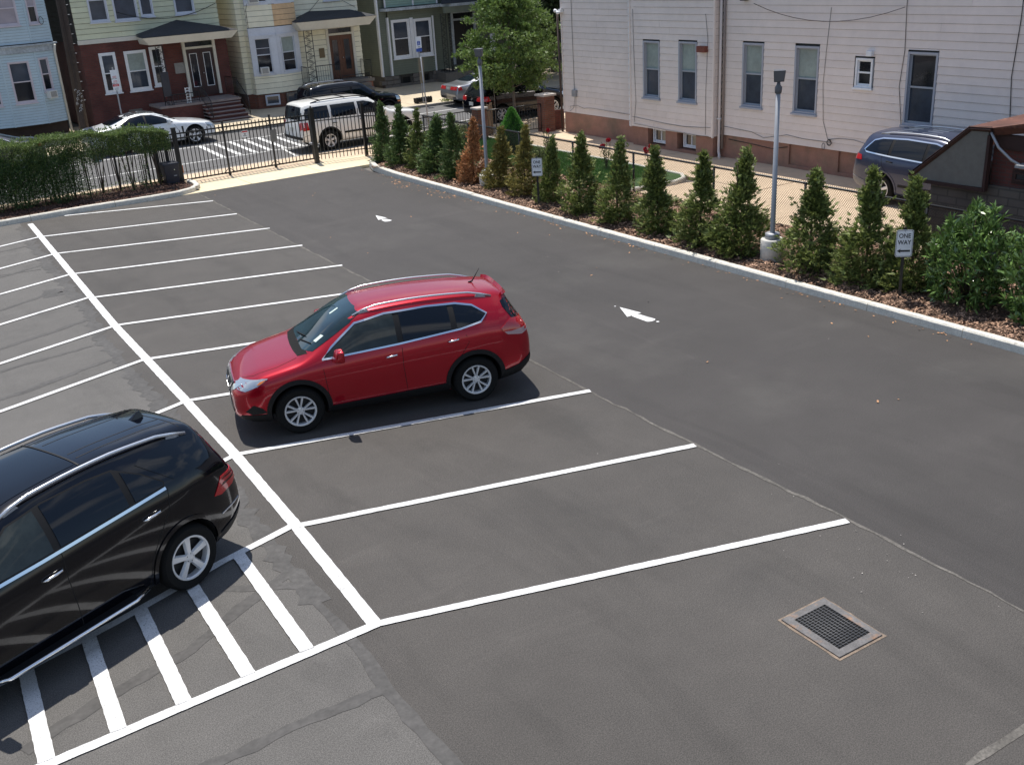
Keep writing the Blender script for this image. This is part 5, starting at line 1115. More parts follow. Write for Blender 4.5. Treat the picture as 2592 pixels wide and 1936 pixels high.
    def mirror(s, d, z, mat, y=None):
        for sg in (1, -1):
            p, nn = s.hit('L' if sg > 0 else 'R', s.X(d), z); yy = abs(p.y)
            mb = MB(); x = s.X(d); n = 10
            lo = [(x-.09, sg*(yy+.04), z-.02), (x-.09, sg*(yy+.26), z-.01), (x+.06, sg*(yy+.23), z-.01), (x+.08, sg*(yy+.04), z-.02)]
            up = [(x-.09, sg*(yy+.05), z+.17), (x-.09, sg*(yy+.27), z+.17), (x+.02, sg*(yy+.24), z+.16), (x+.03, sg*(yy+.05), z+.16)]
            mb.hull8(lo, up); o = obj('mirror', mb, mat, s.t, local=True)
            bm = bmesh.new(); bm.from_mesh(o.data); bmesh.ops.recalc_face_normals(bm, faces=bm.faces); bm.to_mesh(o.data); bm.free(); b = o.modifiers.new('b', 'BEVEL'); b.width = .03; b.segments = 3
            for f in o.data.polygons: f.use_smooth = True
            a = MB().hull8([(x-.02, sg*(yy-.03), z-.03), (x+.05, sg*(yy-.03), z-.03), (x+.04, sg*(yy+.08), z+.02), (x-.02, sg*(yy+.08), z+.02)], [(x-.02, sg*(yy-.03), z+.03), (x+.05, sg*(yy-.03), z+.03), (x+.04, sg*(yy+.08), z+.05), (x-.02, sg*(yy+.08), z+.05)]); obj('stalk', a, 'black_plastic', o, local=True)
    def handle(s, d, z, mat='chrome', w=.19):
        for v, sg in (('L', 1), ('R', -1)):
            pts = []
            for t in (-1, -.7, 0, .7, 1):
                p, nn = s.hit(v, s.X(d+t*w/2), z+.01*t); pts.append(p+nn*(.0 if abs(t) == 1 else .032))
            obj('door_handle', MB().tube(pts, [.008, .014, .015, .014, .008], 8), mat, s.t, local=True)
    def seam(s, path, mat='well', w=.008):
        for v in ('L', 'R'): s.trim('door_seam', path, w, v, mat, .0015)
    def rails(s, d0, d1, y, mat='satin_silver', h=.05, r=.016):
        for sg in (1, -1):
            pts = []
            for k in range(13):
                t = k/12; d = d0+(d1-d0)*t; p, nn = s.hit('T', s.X(d), sg*y); e = min(1, min(t, 1-t)*7); pts.append(p+Vector((0, 0, h*e+.003)))
            o = obj('roof_rail', MB().tube(pts, r, 8), mat, s.t, local=True)
            for k in (1, 11):
                q = pts[k]; mb = MB(); mb.hull8([(q.x-.10, q.y-.018, q.z-h-.01), (q.x+.10, q.y-.018, q.z-h-.01), (q.x+.10, q.y+.018, q.z-h-.01), (q.x-.10, q.y+.018, q.z-h-.01)], [(q.x-.05, q.y-.012, q.z), (q.x+.05, q.y-.012, q.z), (q.x+.05, q.y+.012, q.z), (q.x-.05, q.y+.012, q.z)])
                obj('foot', mb, 'galvanized', o, local=True)
    def plate(s, end, z, y=0, w=.30, h=.15, mat='plate'):
        x, nn = s.hit(end, y, z); sg = 1 if end == 'F' else -1
        obj('licence_plate', MB().box(x.x+sg*.005-.006, x.x+sg*.005+.006, y-w/2, y+w/2, z-h/2, z+h/2), mat, s.t, local=True)
    def glass(s, dlo, mat='car_glass', cuts=(), trimw=.022, trimmat='chrome', bmat='black_plastic', pillar=.07, first=None, lower_only=False):
        """side glass from an outline split at the given distances"""
        for v in ('L', 'R'):
            s.panel('window_surround', dlo, v, bmat, .003, .09)
            edges = [min(p[0] for p in dlo)]+list(cuts)+[max(p[0] for p in dlo)]
            for i in range(len(edges)-1):
                a = edges[i]+(pillar/2 if i else .015); b = edges[i+1]-(pillar/2 if i < len(edges)-2 else .015); P = clip(clip(inset(dlo, .016), a, True), b, False)
                if len(P) > 2: s.panel('side_window', P, v, (first or mat) if i == 0 else mat, .009, .07)
            if trimw: s.trim('window_trim', dlo, trimw, v, trimmat, .013, closed=True)
def clip(poly, x, keep_gt):
    out = []; f = (lambda p: p[0] >= x) if keep_gt else (lambda p: p[0] <= x)
    for a, b in zip(poly, poly[1:]+poly[:1]):
        if f(a): out.append(a)
        if f(a) != f(b): t = (x-a[0])/(b[0]-a[0]); out.append((x, a[1]+(b[1]-a[1])*t))
    return out
def inset(poly, e):
    cx_ = sum(p[0] for p in poly)/len(poly); cy_ = sum(p[1] for p in poly)/len(poly); out = []
    n = len(poly)
    for i in range(n):
        a, p, b = poly[i-1], poly[i], poly[(i+1) % n]
        def nr(u, v):
            tx, ty = v[0]-u[0], v[1]-u[1]; l = math.hypot(tx, ty); nx, ny = -ty/l, tx/l
            return (nx, ny) if (cx_-u[0])*nx+(cy_-u[1])*ny > 0 else (-nx, -ny)
        n1, n2 = nr(a, p), nr(p, b); k = max(.35, 1+n1[0]*n2[0]+n1[1]*n2[1]); out.append((p[0]+(n1[0]+n2[0])/k*e, p[1]+(n1[1]+n2[1])/k*e))
    return out
def sym(half): return half+[(-a, b) for a, b in half[::-1]]

# red crossover
SUV = dict(L=4.63, W=1.84, r=.362, rim=.238, ax=(.93, 3.635), spokes=5, twin=True, paint='paint_red', sill=.955,
  top=[(0, .70), (.05, .80), (.16, .90), (.45, 1.0), (.8, 1.07), (1.0, 1.11), (1.10, 1.155), (1.50, 1.43), (1.85, 1.62), (2.05, 1.67), (2.5, 1.70), (3.0, 1.705), (3.6, 1.675), (4.05, 1.63), (4.26, 1.60), (4.32, 1.50), (4.46, 1.27), (4.56, 1.08), (4.60, .92), (4.63, .72)],
  belt=[(0, .62), (.16, .80), (.45, .91), (1.1, 1.03), (2, 1.09), (3, 1.15), (3.8, 1.20), (4.3, 1.17), (4.56, 1.04), (4.63, .66)],
  wid=[(0, .60), (.05, .70), (.16, .81), (.40, .885), (.8, .92), (1.5, .915), (3.0, .915), (3.7, .925), (4.1, .90), (4.4, .84), (4.56, .76), (4.63, .66)],
  wr=[(0, .50), (.16, .62), (.8, .72), (1.1, .72), (1.5, .64), (2.0, .60), (3.2, .60), (4.26, .55), (4.45, .56), (4.63, .5)],
  bot=[(0, .34), (.2, .22), (.9, .20), (3.8, .20), (4.4, .27), (4.63, .42)])
red = Car('red_car', 'shiny red crossover with silver roof rails parked alone in the middle row', (0, 0), 0, SUV)
fwd = Vector((-.962, .273)).normalized(); fa = Vector((5.22, 14.21)); mid = fa-fwd*(2.315-.93)
red.t.location = (mid.x, mid.y, 0); red.t.rotation_euler.z = math.atan2(fwd.y, fwd.x)
dlo = [(1.34, 1.085), (1.50, 1.22), (1.90, 1.49), (2.35, 1.56), (3.0, 1.57), (3.45, 1.545), (3.70, 1.49), (3.90, 1.36), (3.78, 1.265), (3.45, 1.21), (2.5, 1.14)]
red.glass(dlo, cuts=(2.52, 3.36), pillar=.09, first='car_glass_clear', trimw=.024)
red.panel('windshield', sym([(.0, 1.165), (.45, 1.16), (.70, 1.185), (.61, 1.50), (.54, 1.61), (.3, 1.645)]), 'F', 'windshield_red', .005, .06)
red.panel('cowl', [(1.02, -.58), (.99, -.3), (.98, 0), (.99, .3), (1.02, .58), (1.16, .68), (1.12, .3), (1.10, 0), (1.12, -.3), (1.16, -.68)], 'T', 'rubber', .003, .1)
red.panel('rear_window', sym([(0, 1.13), (.60, 1.15), (.53, 1.47), (0, 1.52)]), 'B', 'car_glass', .005, .08)
red.both('rear_quarter_glass', [(4.30, 1.22), (4.50, 1.20), (4.44, 1.32), (4.30, 1.52), (4.17, 1.47), (4.18, 1.40)], 'car_glass', off=.006, res=.06)
red.both('headlight', [(.10, .83), (.18, .885), (.46, .93), (.54, .93), (.38, .84), (.20, .77), (.10, .78)], 'headlight', off=.008, res=.05)
red.both('indicator', [(.42, .895), (.51, .92), (.42, .865), (.37, .855)], 'amber', off=.013, res=.05)
red.panel('headlight', [(.44, .70), (.58, .76), (.66, .84), (.60, .86), (.45, .80)], 'F', 'headlight', .008, .05); red.panel('headlight', [(-.44, .70), (-.58, .76), (-.66, .84), (-.60, .86), (-.45, .80)], 'F', 'headlight', .008, .05)
red.panel('grille', sym([(0, .56), (.25, .57), (.42, .68), (.46, .76), (.3, .80), (0, .81)]), 'F', 'black_plastic', .006, .06)
for s_ in (1, -1): red.trim('grille_bar', [(s_*.38, .79), (s_*.2, .62), (s_*.08, .57)], .035, 'F', 'chrome', .014)
red.trim('grille_bar', [(-.42, .80), (.42, .80)], .03, 'F', 'chrome', .014); red.panel('emblem', [(.07*math.cos(k*PI/5), .70+.07*math.sin(k*PI/5)) for k in range(10)], 'F', 'chrome', .012, .05)
red.panel('lower_grille', sym([(0, .36), (.50, .38), (.56, .46), (.45, .50), (0, .50)]), 'F', 'black_plastic', .008, .06)
red.both('fog_recess', [(.16, .46), (.28, .56), (.40, .50), (.46, .42), (.25, .40)], 'black_plastic', off=.006, res=.05)
red.both('lower_bumper', [(.06, .30), (.10, .39), (.45, .40), (.50, .33), (.45, .22), (.2, .22)], 'black_plastic', off=.010, res=.06)
red.both('rear_bumper_trim', [(4.08, .28), (4.10, .42), (4.35, .47), (4.60, .60), (4.62, .50), (4.45, .30)], 'black_plastic', off=.012, res=.06)
red.panel('rear_bumper_trim', sym([(0, .44), (.62, .44), (.68, .56), (0, .58)]), 'B', 'black_plastic', .012, .08)
red.both('tail_light', [(4.08, 1.12), (4.26, 1.235), (4.53, 1.19), (4.57, 1.05), (4.42, .97), (4.14, 1.03)], 'tail_red', off=.014, res=.05)
red.both('reverse_light', [(4.13, 1.06), (4.25, 1.05), (4.55, 1.06), (4.57, 1.01), (4.42, .965), (4.18, 1.01)], 'tail_clear', off=.017, res=.05)
for s_ in (1, -1): red.panel('tail_light', [(s_*.76, 1.04), (s_*.70, 1.18), (s_*.46, 1.12), (s_*.46, 1.03)], 'B', 'tail_red', .01, .06)
red.arches('black_plastic', .068, .20)
red.both('sill_cladding', [(1.34, .20), (1.38, .36), (3.18, .39), (3.22, .20)], 'black_plastic', off=.016, res=.12)
red.mirror(1.55, 1.08, 'paint_red'); red.handle(2.36, .985); red.handle(3.32, 1.065)
red.seam([(1.40, 1.07), (1.34, .95), (1.38, .45), (1.44, .33)]); red.seam([(2.53, 1.08), (2.52, .8), (2.56, .33)]); red.seam([(3.50, 1.20), (3.56, 1.0), (3.35, .72), (3.22, .55), (3.18, .33)])
red.trim('bonnet_seam', [(1.0, .62), (.7, .68), (.35, .64), (.2, .5)], .008, 'T', 'well', .0015); red.trim('bonnet_seam', [(1.0, -.62), (.7, -.68), (.35, -.64), (.2, -.5)], .008, 'T', 'well', .0015)
red.rails(1.90, 4.05, .535, h=.055)
red.panel('spoiler_lip', sym([(0, 1.575), (.5, 1.545), (.54, 1.515), (.2, 1.53), (0, 1.535)]), 'B', 'paint_red', .05, .08, rim=.06)
q, _ = red.hit('T', red.X(3.92), 0.0); obj('antenna', MB().tube([(q.x+.06, q.y, q.z), (q.x+.0, q.y, q.z+.02), (q.x-.13, q.y, q.z+.21)], [.02, .012, .004], 6), 'black_plastic', red.t, local=True)
for y0 in (.1, .48): p_, n_ = red.hit('F', y0-.35, 1.19); q_, n2_ = red.hit('F', y0+.05, 1.24); obj('wiper', MB().tube([p_+n_*.02, q_+n2_*.02], .009, 5), 'black_plastic', red.t, local=True)
red.panel('sticker', [(.50, 1.27), (.58, 1.27), (.565, 1.345), (.49, 1.345)], 'F', 'sticker', .009, .1); red.panel('sticker', [(.02, 1.50), (.07, 1.50), (.07, 1.57), (.02, 1.57)], 'F', 'sticker', .009, .1)
red.plate('B', .80); red.plate('F', .46)

# black luxury SUV
BS = dict(L=4.80, W=1.93, r=.385, rim=.262, ax=(.90, 3.815), spokes=5, spw=.05, paint='paint_black', sill=.96, tw=.25,
  top=[(0, .76), (.05, .88), (.2, 1.05), (.6, 1.17), (1.0, 1.23), (1.15, 1.28), (1.6, 1.57), (2.05, 1.75), (2.3, 1.80), (2.8, 1.835), (3.4, 1.83), (4.0, 1.79), (4.43, 1.735), (4.50, 1.63), (4.62, 1.38), (4.70, 1.12), (4.75, .95), (4.80, .70)],
  belt=[(0, .68), (.2, .95), (.6, 1.06), (1.2, 1.16), (2.2, 1.21), (3.2, 1.26), (4.1, 1.29), (4.6, 1.20), (4.72, 1.04), (4.80, .64)],
  wid=[(0, .64), (.05, .74), (.2, .86), (.5, .94), (.9, .965), (3.2, .96), (3.9, .965), (4.3, .93), (4.6, .86), (4.72, .80), (4.80, .72)],
  wr=[(0, .55), (.2, .66), (1.2, .74), (1.7, .67), (2.2, .64), (3.6, .63), (4.40, .56), (4.6, .60), (4.80, .55)],
  bot=[(0, .36), (.2, .25), (.9, .22), (3.9, .22), (4.5, .30), (4.80, .46)])
blk = Car('black_car', 'glossy black SUV with chrome window line parked nearest the viewer, cut by the left edge', (0, 0), 0, BS)
fwd = Vector((-.926, -.378)).normalized(); ra = Vector((2.33, 10.39))+Vector((-fwd.y, fwd.x))*-.0
nrm_ = Vector((fwd.y, -fwd.x)); nrm_ = nrm_ if nrm_.y > 0 else -nrm_
ra = ra+nrm_*.90; mid = ra+fwd*(3.815-2.40); blk.t.location = (mid.x, mid.y, 0); blk.t.rotation_euler.z = math.atan2(fwd.y, fwd.x)
dlo = [(1.42, 1.23), (1.66, 1.40), (2.05, 1.63), (2.45, 1.69), (2.95, 1.70), (3.26, 1.68), (3.52, 1.54), (3.72, 1.38), (3.70, 1.325), (3.1, 1.295), (2.2, 1.25)]
blk.glass(dlo, cuts=(2.38, 3.28), pillar=.08, first='car_glass_clear', trimw=0)
blk.both('quarter_glass', [(3.84, 1.35), (3.52, 1.62), (3.62, 1.66), (4.0, 1.665), (4.38, 1.61), (4.56, 1.42), (4.54, 1.34)], 'car_glass', off=.006, res=.07)
for v in ('L', 'R'): blk.trim('window_trim', [(1.40, 1.205), (2.2, 1.235), (3.1, 1.28), (3.70, 1.31)], .03, v, 'chrome', .013)
blk.panel('windshield', sym([(0, 1.30), (.5, 1.305), (.70, 1.33), (.60, 1.66), (.3, 1.72), (0, 1.73)]), 'F', 'car_glass', .005, .08)
blk.panel('rear_window', sym([(0, 1.25), (.62, 1.27), (.56, 1.58), (0, 1.62)]), 'B', 'car_glass', .005, .08)
blk.panel('sunroof', [(1.98, -.46), (1.98, .46), (3.0, .46), (3.0, -.46)], 'T', 'car_glass', .005, .1)
blk.trim('sunroof_seam', [(3.03, -.5), (3.03, .5)], .02, 'T', 'black_plastic', .007)
for y0 in (-.36, -.22, .22, .36): blk.trim('roof_groove', [(3.1, y0), (4.25, y0*.95)], .012, 'T', 'black_plastic', .002)
blk.trim('spoiler_seam', [(4.30, -.5), (4.24, 0), (4.30, .5)], .012, 'T', 'well', .002)
blk.rails(2.0, 4.30, .585, 'satin_silver', .045, .02)
blk.both('tail_light', [(4.28, .93), (4.44, 1.10), (4.68, 1.11), (4.74, 1.0), (4.60, .93), (4.40, .90)], 'tail_red', off=.010, res=.05)
blk.both('lens_band', [(4.40, .99), (4.46, 1.02), (4.70, 1.03), (4.70, 1.01)], 'lens_dark', off=.013, res=.05); blk.both('lens_band', [(4.44, 1.06), (4.50, 1.075), (4.70, 1.075), (4.70, 1.06)], 'lens_dark', off=.013, res=.05)
for s_ in (1, -1): blk.panel('tail_light', [(s_*.80, .96), (s_*.76, 1.10), (s_*.45, 1.08), (s_*.45, .98)], 'B', 'tail_red', .01, .06)
blk.both('headlight', [(.12, .84), (.25, .93), (.66, .98), (.55, .86), (.2, .76)], 'headlight', off=.008, res=.06)
blk.panel('grille', sym([(0, .60), (.4, .62), (.45, .82), (0, .86)]), 'F', 'black_plastic', .006, .08)
blk.arches('paint_black', .05, .26, .014)
blk.both('sill_cladding', [(1.36, .25), (1.38, .33), (3.28, .34), (3.30, .25)], 'black_plastic', off=.012, res=.12)
for sg in (1, -1):
    o = obj('running_board', MB().tube([(blk.X(1.42), sg*.93, .335), (blk.X(1.55), sg*1.02, .335), (blk.X(3.0), sg*1.02, .335), (blk.X(3.22), sg*.94, .335)], .022, 8), 'chrome', blk.t, local=True)
    obj('tread', MB().box(blk.X(3.05), blk.X(1.5), min(sg*.90, sg*1.0), max(sg*.90, sg*1.0), .325, .350), 'black_plastic', o, local=True)
blk.handle(2.24, 1.07, w=.24); blk.handle(3.44, 1.12, w=.24)
blk.mirror(1.42, 1.20, 'paint_black')
blk.seam([(2.40, 1.23), (2.38, .95), (2.44, .36)]); blk.seam([(3.72, 1.30), (3.66, 1.08), (3.48, .85), (3.34, .62), (3.28, .36)]); blk.seam([(1.40, 1.18), (1.34, .5)]); 
blk.both('rear_bumper_trim', [(4.22, .34), (4.24, .42), (4.55, .50), (4.77, .60), (4.79, .54), (4.6, .36)], 'black_plastic', off=.012, res=.06)
for v in ('L', 'R'): blk.trim('bumper_trim', [(4.36, .66), (4.62, .69), (4.78, .70)], .012, v, 'satin_silver', .008)
q, _ = blk.hit('T', blk.X(4.10), 0); obj('antenna', MB().hull8([(q.x-.11, -.035, q.z-.01), (q.x+.09, -.035, q.z-.01), (q.x+.09, .035, q.z-.01), (q.x-.11, .035, q.z-.01)], [(q.x-.09, -.008, q.z+.07), (q.x-.05, -.008, q.z+.07), (q.x-.05, .008, q.z+.07), (q.x-.09, .008, q.z+.07)]), 'paint_black', blk.t, local=True, bevel=.01)
blk.plate('B', .86)

# generic dressing for the smaller cars
def dress(c, dlo, cuts, ws, rw, tail, head, glass='car_glass', trimw=.018, trimmat='black_plastic', arch=None, tailmat='tail_red', hm='black_plastic', pillar=.08, mir=None, hd=(), grille=None, seams=(), plate=True, pmatb='black_plastic'):
    c.glass(dlo, mat=glass, cuts=cuts, trimw=trimw, trimmat=trimmat, pillar=pillar, bmat=pmatb)
    c.panel('windshield', sym(ws), 'F', glass, .005, .1); c.panel('rear_window', sym(rw), 'B', glass, .005, .1)
    for p in tail[0:1]: c.both('tail_light', p, tailmat, off=.010, res=.07)
    if len(tail) > 1:
        c.panel('tail_light', tail[1], 'B', tailmat, .010, .07); c.panel('tail_light', [(-a, b) for a, b in tail[1]], 'B', tailmat, .010, .07)
    c.both('headlight', head, 'headlight', off=.008, res=.07)
    if grille: c.panel('grille', sym(grille), 'F', 'black_plastic', .006, .09)
    if arch: c.arches(*arch)
    if mir: c.mirror(*mir)
    for d, z in hd: c.handle(d, z, hm)
    for p in seams: c.seam(p)
    if plate: c.plate('B', c.sp.get('pz', .8)); c.plate('F', .45)
pmat('windshield_red', (.02, .045, .055), .03, 0, 0, .8, var=(1.6, .7))
# white boxy SUV behind the gate
WS = dict(L=5.10, W=1.92, r=.385, rim=.235, ax=(.95, 3.98), spokes=5, spw=.06, paint='paint_cream', sill=.98, pz=.85,
  top=[(0, .85), (.05, .98), (.2, 1.07), (.7, 1.13), (1.2, 1.17), (1.35, 1.22), (1.75, 1.50), (2.1, 1.74), (2.35, 1.80), (3.0, 1.83), (4.0, 1.83), (4.7, 1.80), (4.9, 1.76), (4.97, 1.5), (5.03, 1.15), (5.08, .9), (5.10, .6)],
  belt=[(0, .75), (.2, .95), (.7, 1.05), (1.3, 1.10), (3, 1.13), (4.6, 1.15), (4.95, 1.12), (5.1, .55)],
  wid=[(0, .74), (.05, .84), (.2, .91), (.7, .95), (1.2, .96), (4.4, .96), (4.8, .94), (5.0, .90), (5.1, .84)],
  wr=[(0, .66), (.2, .76), (1.3, .80), (1.8, .74), (2.3, .72), (4.7, .71), (4.95, .70), (5.1, .66)],
  bot=[(0, .38), (.2, .28), (.9, .26), (4.3, .27), (4.8, .36), (5.1, .44)])
ws_ = Car('white_car', 'white boxy SUV with black roof rails parked at the near kerb behind the iron fence', (17.55, 36.92, -.04), 0, WS)
dress(ws_, [(1.62, 1.16), (2.08, 1.55), (2.4, 1.64), (4.6, 1.65), (4.82, 1.60), (4.88, 1.25), (4.75, 1.20), (3, 1.17)], (2.75, 3.85), [(0, 1.26), (.74, 1.28), (.66, 1.66), (0, 1.72)], [(0, 1.2), (.72, 1.22), (.66, 1.66), (0, 1.68)],
      ([(4.78, .86), (4.80, 1.14), (5.02, 1.14), (5.05, .84)], [(.72, .88), (.72, 1.14), (.86, 1.13), (.86, .88)]), [(.08, .78), (.1, .96), (.45, 1.02), (.42, .82)], arch=('black_plastic', .05, .3), mir=(1.7, 1.12, 'paint_cream'), hd=((2.62, 1.0), (3.75, 1.0)), trimw=0, pillar=.11,
      seams=([(2.75, 1.14), (2.75, .4)], [(3.86, 1.14), (3.86, 1.0), (3.55, .75), (3.45, .4)], [(1.6, 1.1), (1.5, .45)]), pmatb='paint_cream')
ws_.rails(2.2, 4.5, .62, 'black_plastic', .05, .02); ws_.both('side_moulding', [(1.6, .58), (1.6, .65), (3.4, .65), (3.4, .58)], 'black_plastic', off=.014, res=.2); ws_.both('sill_cladding', [(1.5, .27), (1.5, .35), (3.42, .35), (3.42, .27)], 'black_plastic', off=.014, res=.2)
for d in (3.1, 4.1):
    a, _ = ws_.hit('T', ws_.X(d), .62); obj('cross_bar', MB().tube([(a.x, -.62, a.z+.055), (a.x, .62, a.z+.055)], .02, 6), 'black_plastic', ws_.t, local=True)
ws_.panel('rear_bumper_trim', sym([(0, .52), (.84, .52), (.84, .62), (0, .62)]), 'B', 'black_plastic', .02, .1)

# white sedan across the street
SD = dict(L=5.05, W=1.90, r=.365, rim=.25, ax=(.98, 4.03), spokes=5, spw=.045, paint='paint_white', sill=.97, pz=.72,
  top=[(0, .60), (.05, .72), (.2, .82), (.7, .91), (1.2, .97), (1.45, 1.0), (1.85, 1.20), (2.3, 1.39), (2.7, 1.455), (3.1, 1.45), (3.5, 1.37), (3.95, 1.20), (4.35, 1.07), (4.6, 1.04), (4.92, 1.02), (5.0, .85), (5.05, .62)],
  belt=[(0, .52), (.2, .74), (.7, .84), (1.4, .91), (2.4, .95), (3.4, 1.0), (4.2, 1.0), (4.9, .95), (5.05, .56)],
  wid=[(0, .62), (.05, .74), (.2, .84), (.5, .92), (1, .95), (4.1, .95), (4.6, .91), (4.95, .84), (5.05, .74)],
  wr=[(0, .5), (.2, .64), (1.4, .74), (1.9, .66), (2.4, .60), (3.4, .58), (4.2, .68), (4.9, .68), (5.05, .6)],
  bot=[(0, .28), (.2, .2), (.9, .19), (4.2, .19), (4.7, .26), (5.05, .38)])
sd_ = Car('white_car', 'white four door sedan with a dark reflection painted on its roof, parked across the street, partly above the hedge', (11.55, 43.25, -.04), 0, SD)
dress(sd_, [(1.78, .985), (2.1, 1.17), (2.5, 1.31), (2.9, 1.345), (3.35, 1.29), (3.82, 1.09), (3.72, 1.03), (2.8, .98)], (2.82,), [(0, 1.03), (.68, 1.05), (.57, 1.35), (0, 1.41)], [(0, 1.11), (.6, 1.12), (.5, 1.36), (0, 1.40)],
      ([(4.72, .82), (4.76, .96), (4.96, .95), (4.98, .80)], [(.35, .82), (.35, .93), (.76, .93), (.76, .82)]), [(.1, .62), (.14, .76), (.5, .80), (.42, .64)], mir=(1.95, .97, 'paint_white'), hd=((2.72, .86), (3.72, .9)), hm='paint_white', trimw=.014, pillar=.07,
      seams=([(2.82, .97), (2.80, .28)], [(1.8, .95), (1.6, .6), (1.55, .28)], [(3.85, 1.0), (3.72, .7), (3.55, .3)]), grille=[(0, .42), (.5, .44), (.55, .6), (0, .64)])
sd_.panel('roof_reflection', [(2.35, -.50), (2.35, .50), (3.4, .48), (3.4, -.48)], 'T', 'paint_dark_grey', .003, .12); sd_.both('fender_vent', [(1.42, .55), (1.42, .78), (1.50, .78), (1.48, .55)], 'black_plastic', off=.004, res=.2)  # dark grey sheet paints the reflection on the white roof

# black boxy SUV across the street
BJ = dict(WS); BJ.update(L=4.45, ax=(.80, 3.45), W=1.85, paint='paint_black', r=.36, rim=.22, spw=.05, pz=.75)
def squeeze(tab, k, kz=1): return [(d*k, v*kz) for d, v in tab]
for q in ('top', 'belt', 'wid', 'wr', 'bot'): BJ[q] = squeeze(WS[q], 4.45/5.10, .95 if q in ('top', 'belt', 'bot') else .965)
bj = Car('black_car', 'black boxy SUV parked across the street before the beige house', (20.05, 42.35, -.04), 0, BJ)
k = 4.45/5.1; z_ = .95
dress(bj, [(a*k, b*z_) for a, b in [(1.62, 1.16), (2.0, 1.5), (2.3, 1.62), (4.6, 1.62), (4.82, 1.58), (4.88, 1.25), (4.75, 1.20), (3, 1.17)]], (2.45, 3.35), [(0, 1.2), (.7, 1.21), (.62, 1.57), (0, 1.62)], [(0, 1.14), (.68, 1.16), (.62, 1.56), (0, 1.6)],
      ([(4.2, .86), (4.22, 1.05), (4.38, 1.05), (4.40, .84)], [(.70, .86), (.70, 1.05), (.82, 1.04), (.82, .86)]), [(.08, .74), (.1, .90), (.40, .95), (.36, .78)], arch=('black_plastic', .05, .3), mir=(1.5, 1.06, 'black_plastic'), hd=((2.3, .94), (3.25, .94)), hm='black_plastic', trimw=0, glass='car_glass', pillar=.1)
bj.rails(2.0, 4.0, .6, 'satin_silver', .04, .015); bj.both('indicator', [(.1, .66), (.1, .72), (.32, .74), (.32, .68)], 'amber', off=.01, res=.1)

# black crossover beyond the yard wall
VW = dict(SUV); VW.update(L=4.45, ax=(.88, 3.52), W=1.82, paint='paint_black', spokes=5, twin=True, r=.35)
for q in ('top', 'belt', 'wid', 'wr', 'bot'): VW[q] = squeeze(SUV[q], 4.45/4.63, 1.0)
vw = Car('black_car', 'black crossover with red tail lights parked behind the street tree and yard wall', (25.15, 36.95, -.04), 0, VW)
k = 4.45/4.63
dress(vw, [(a*k, b) for a, b in [(1.42, 1.045), (1.62, 1.20), (2.02, 1.47), (2.45, 1.535), (3.1, 1.545), (3.62, 1.515), (3.92, 1.45), (4.05, 1.31), (3.9, 1.215), (3.6, 1.16), (2.6, 1.10)]], (2.45, 3.4), [(0, 1.18), (.66, 1.20), (.55, 1.56), (0, 1.63)], [(0, 1.13), (.62, 1.15), (.55, 1.47), (0, 1.52)],
      ([(4.02, .92), (4.12, 1.10), (4.36, 1.10), (4.42, .96), (4.2, .90)], [(.40, .92), (.40, 1.04), (.60, 1.10), (.74, 1.08), (.76, .92)]), [(.10, .74), (.16, .875), (.58, .90), (.40, .76)], trimmat='chrome', trimw=.02, mir=(1.55, 1.0, 'paint_black'), hd=((2.3, .96), (3.3, 1.0)))
vw.rails(1.9, 3.9, .54, 'satin_silver', .045, .014); vw.panel('emblem', [(.06*math.cos(q*PI/5), .98+.06*math.sin(q*PI/5)) for q in range(10)], 'B', 'chrome', .01, .05)
vw.trim('wiper', [(-.1, 1.16), (.25, 1.22)], .02, 'B', 'black_plastic', .02)

# silver sedan beyond
SS = dict(SD); SS.update(L=4.75, paint='paint_silver', ax=(.93, 3.75), r=.335, rim=.22, W=1.82)
for q in ('top', 'belt', 'wid', 'wr', 'bot'): SS[q] = squeeze(SD[q], 4.75/5.05, .98)
ss = Car('silver_car', 'silver grey sedan with wide red tail lights parked across the street before the olive house', (27.35, 42.15, -.04), rad(-2), SS)
k = 4.75/5.05
dress(ss, [(a*k, b*.98) for a, b in [(1.78, .985), (2.1, 1.17), (2.5, 1.31), (2.9, 1.345), (3.35, 1.29), (3.82, 1.09), (3.72, 1.03), (2.8, .98)]], (2.65,), [(0, 1.01), (.64, 1.03), (.54, 1.32), (0, 1.38)], [(0, 1.09), (.6, 1.10), (.5, 1.33), (0, 1.37)],
      ([(4.42, .78), (4.46, .94), (4.66, .93), (4.68, .76)], [(.22, .78), (.22, .92), (.74, .93), (.74, .78)]), [(.1, .60), (.14, .74), (.5, .78), (.42, .62)], trimw=.014, trimmat='chrome', mir=(1.85, .95, 'paint_silver'), plate=False)
ss.plate('B', .82); ss.panel('rear_bumper_trim', sym([(0, .40), (.7, .40), (.72, .5), (0, .5)]), 'B', 'paint_dark_grey', .012, .1)

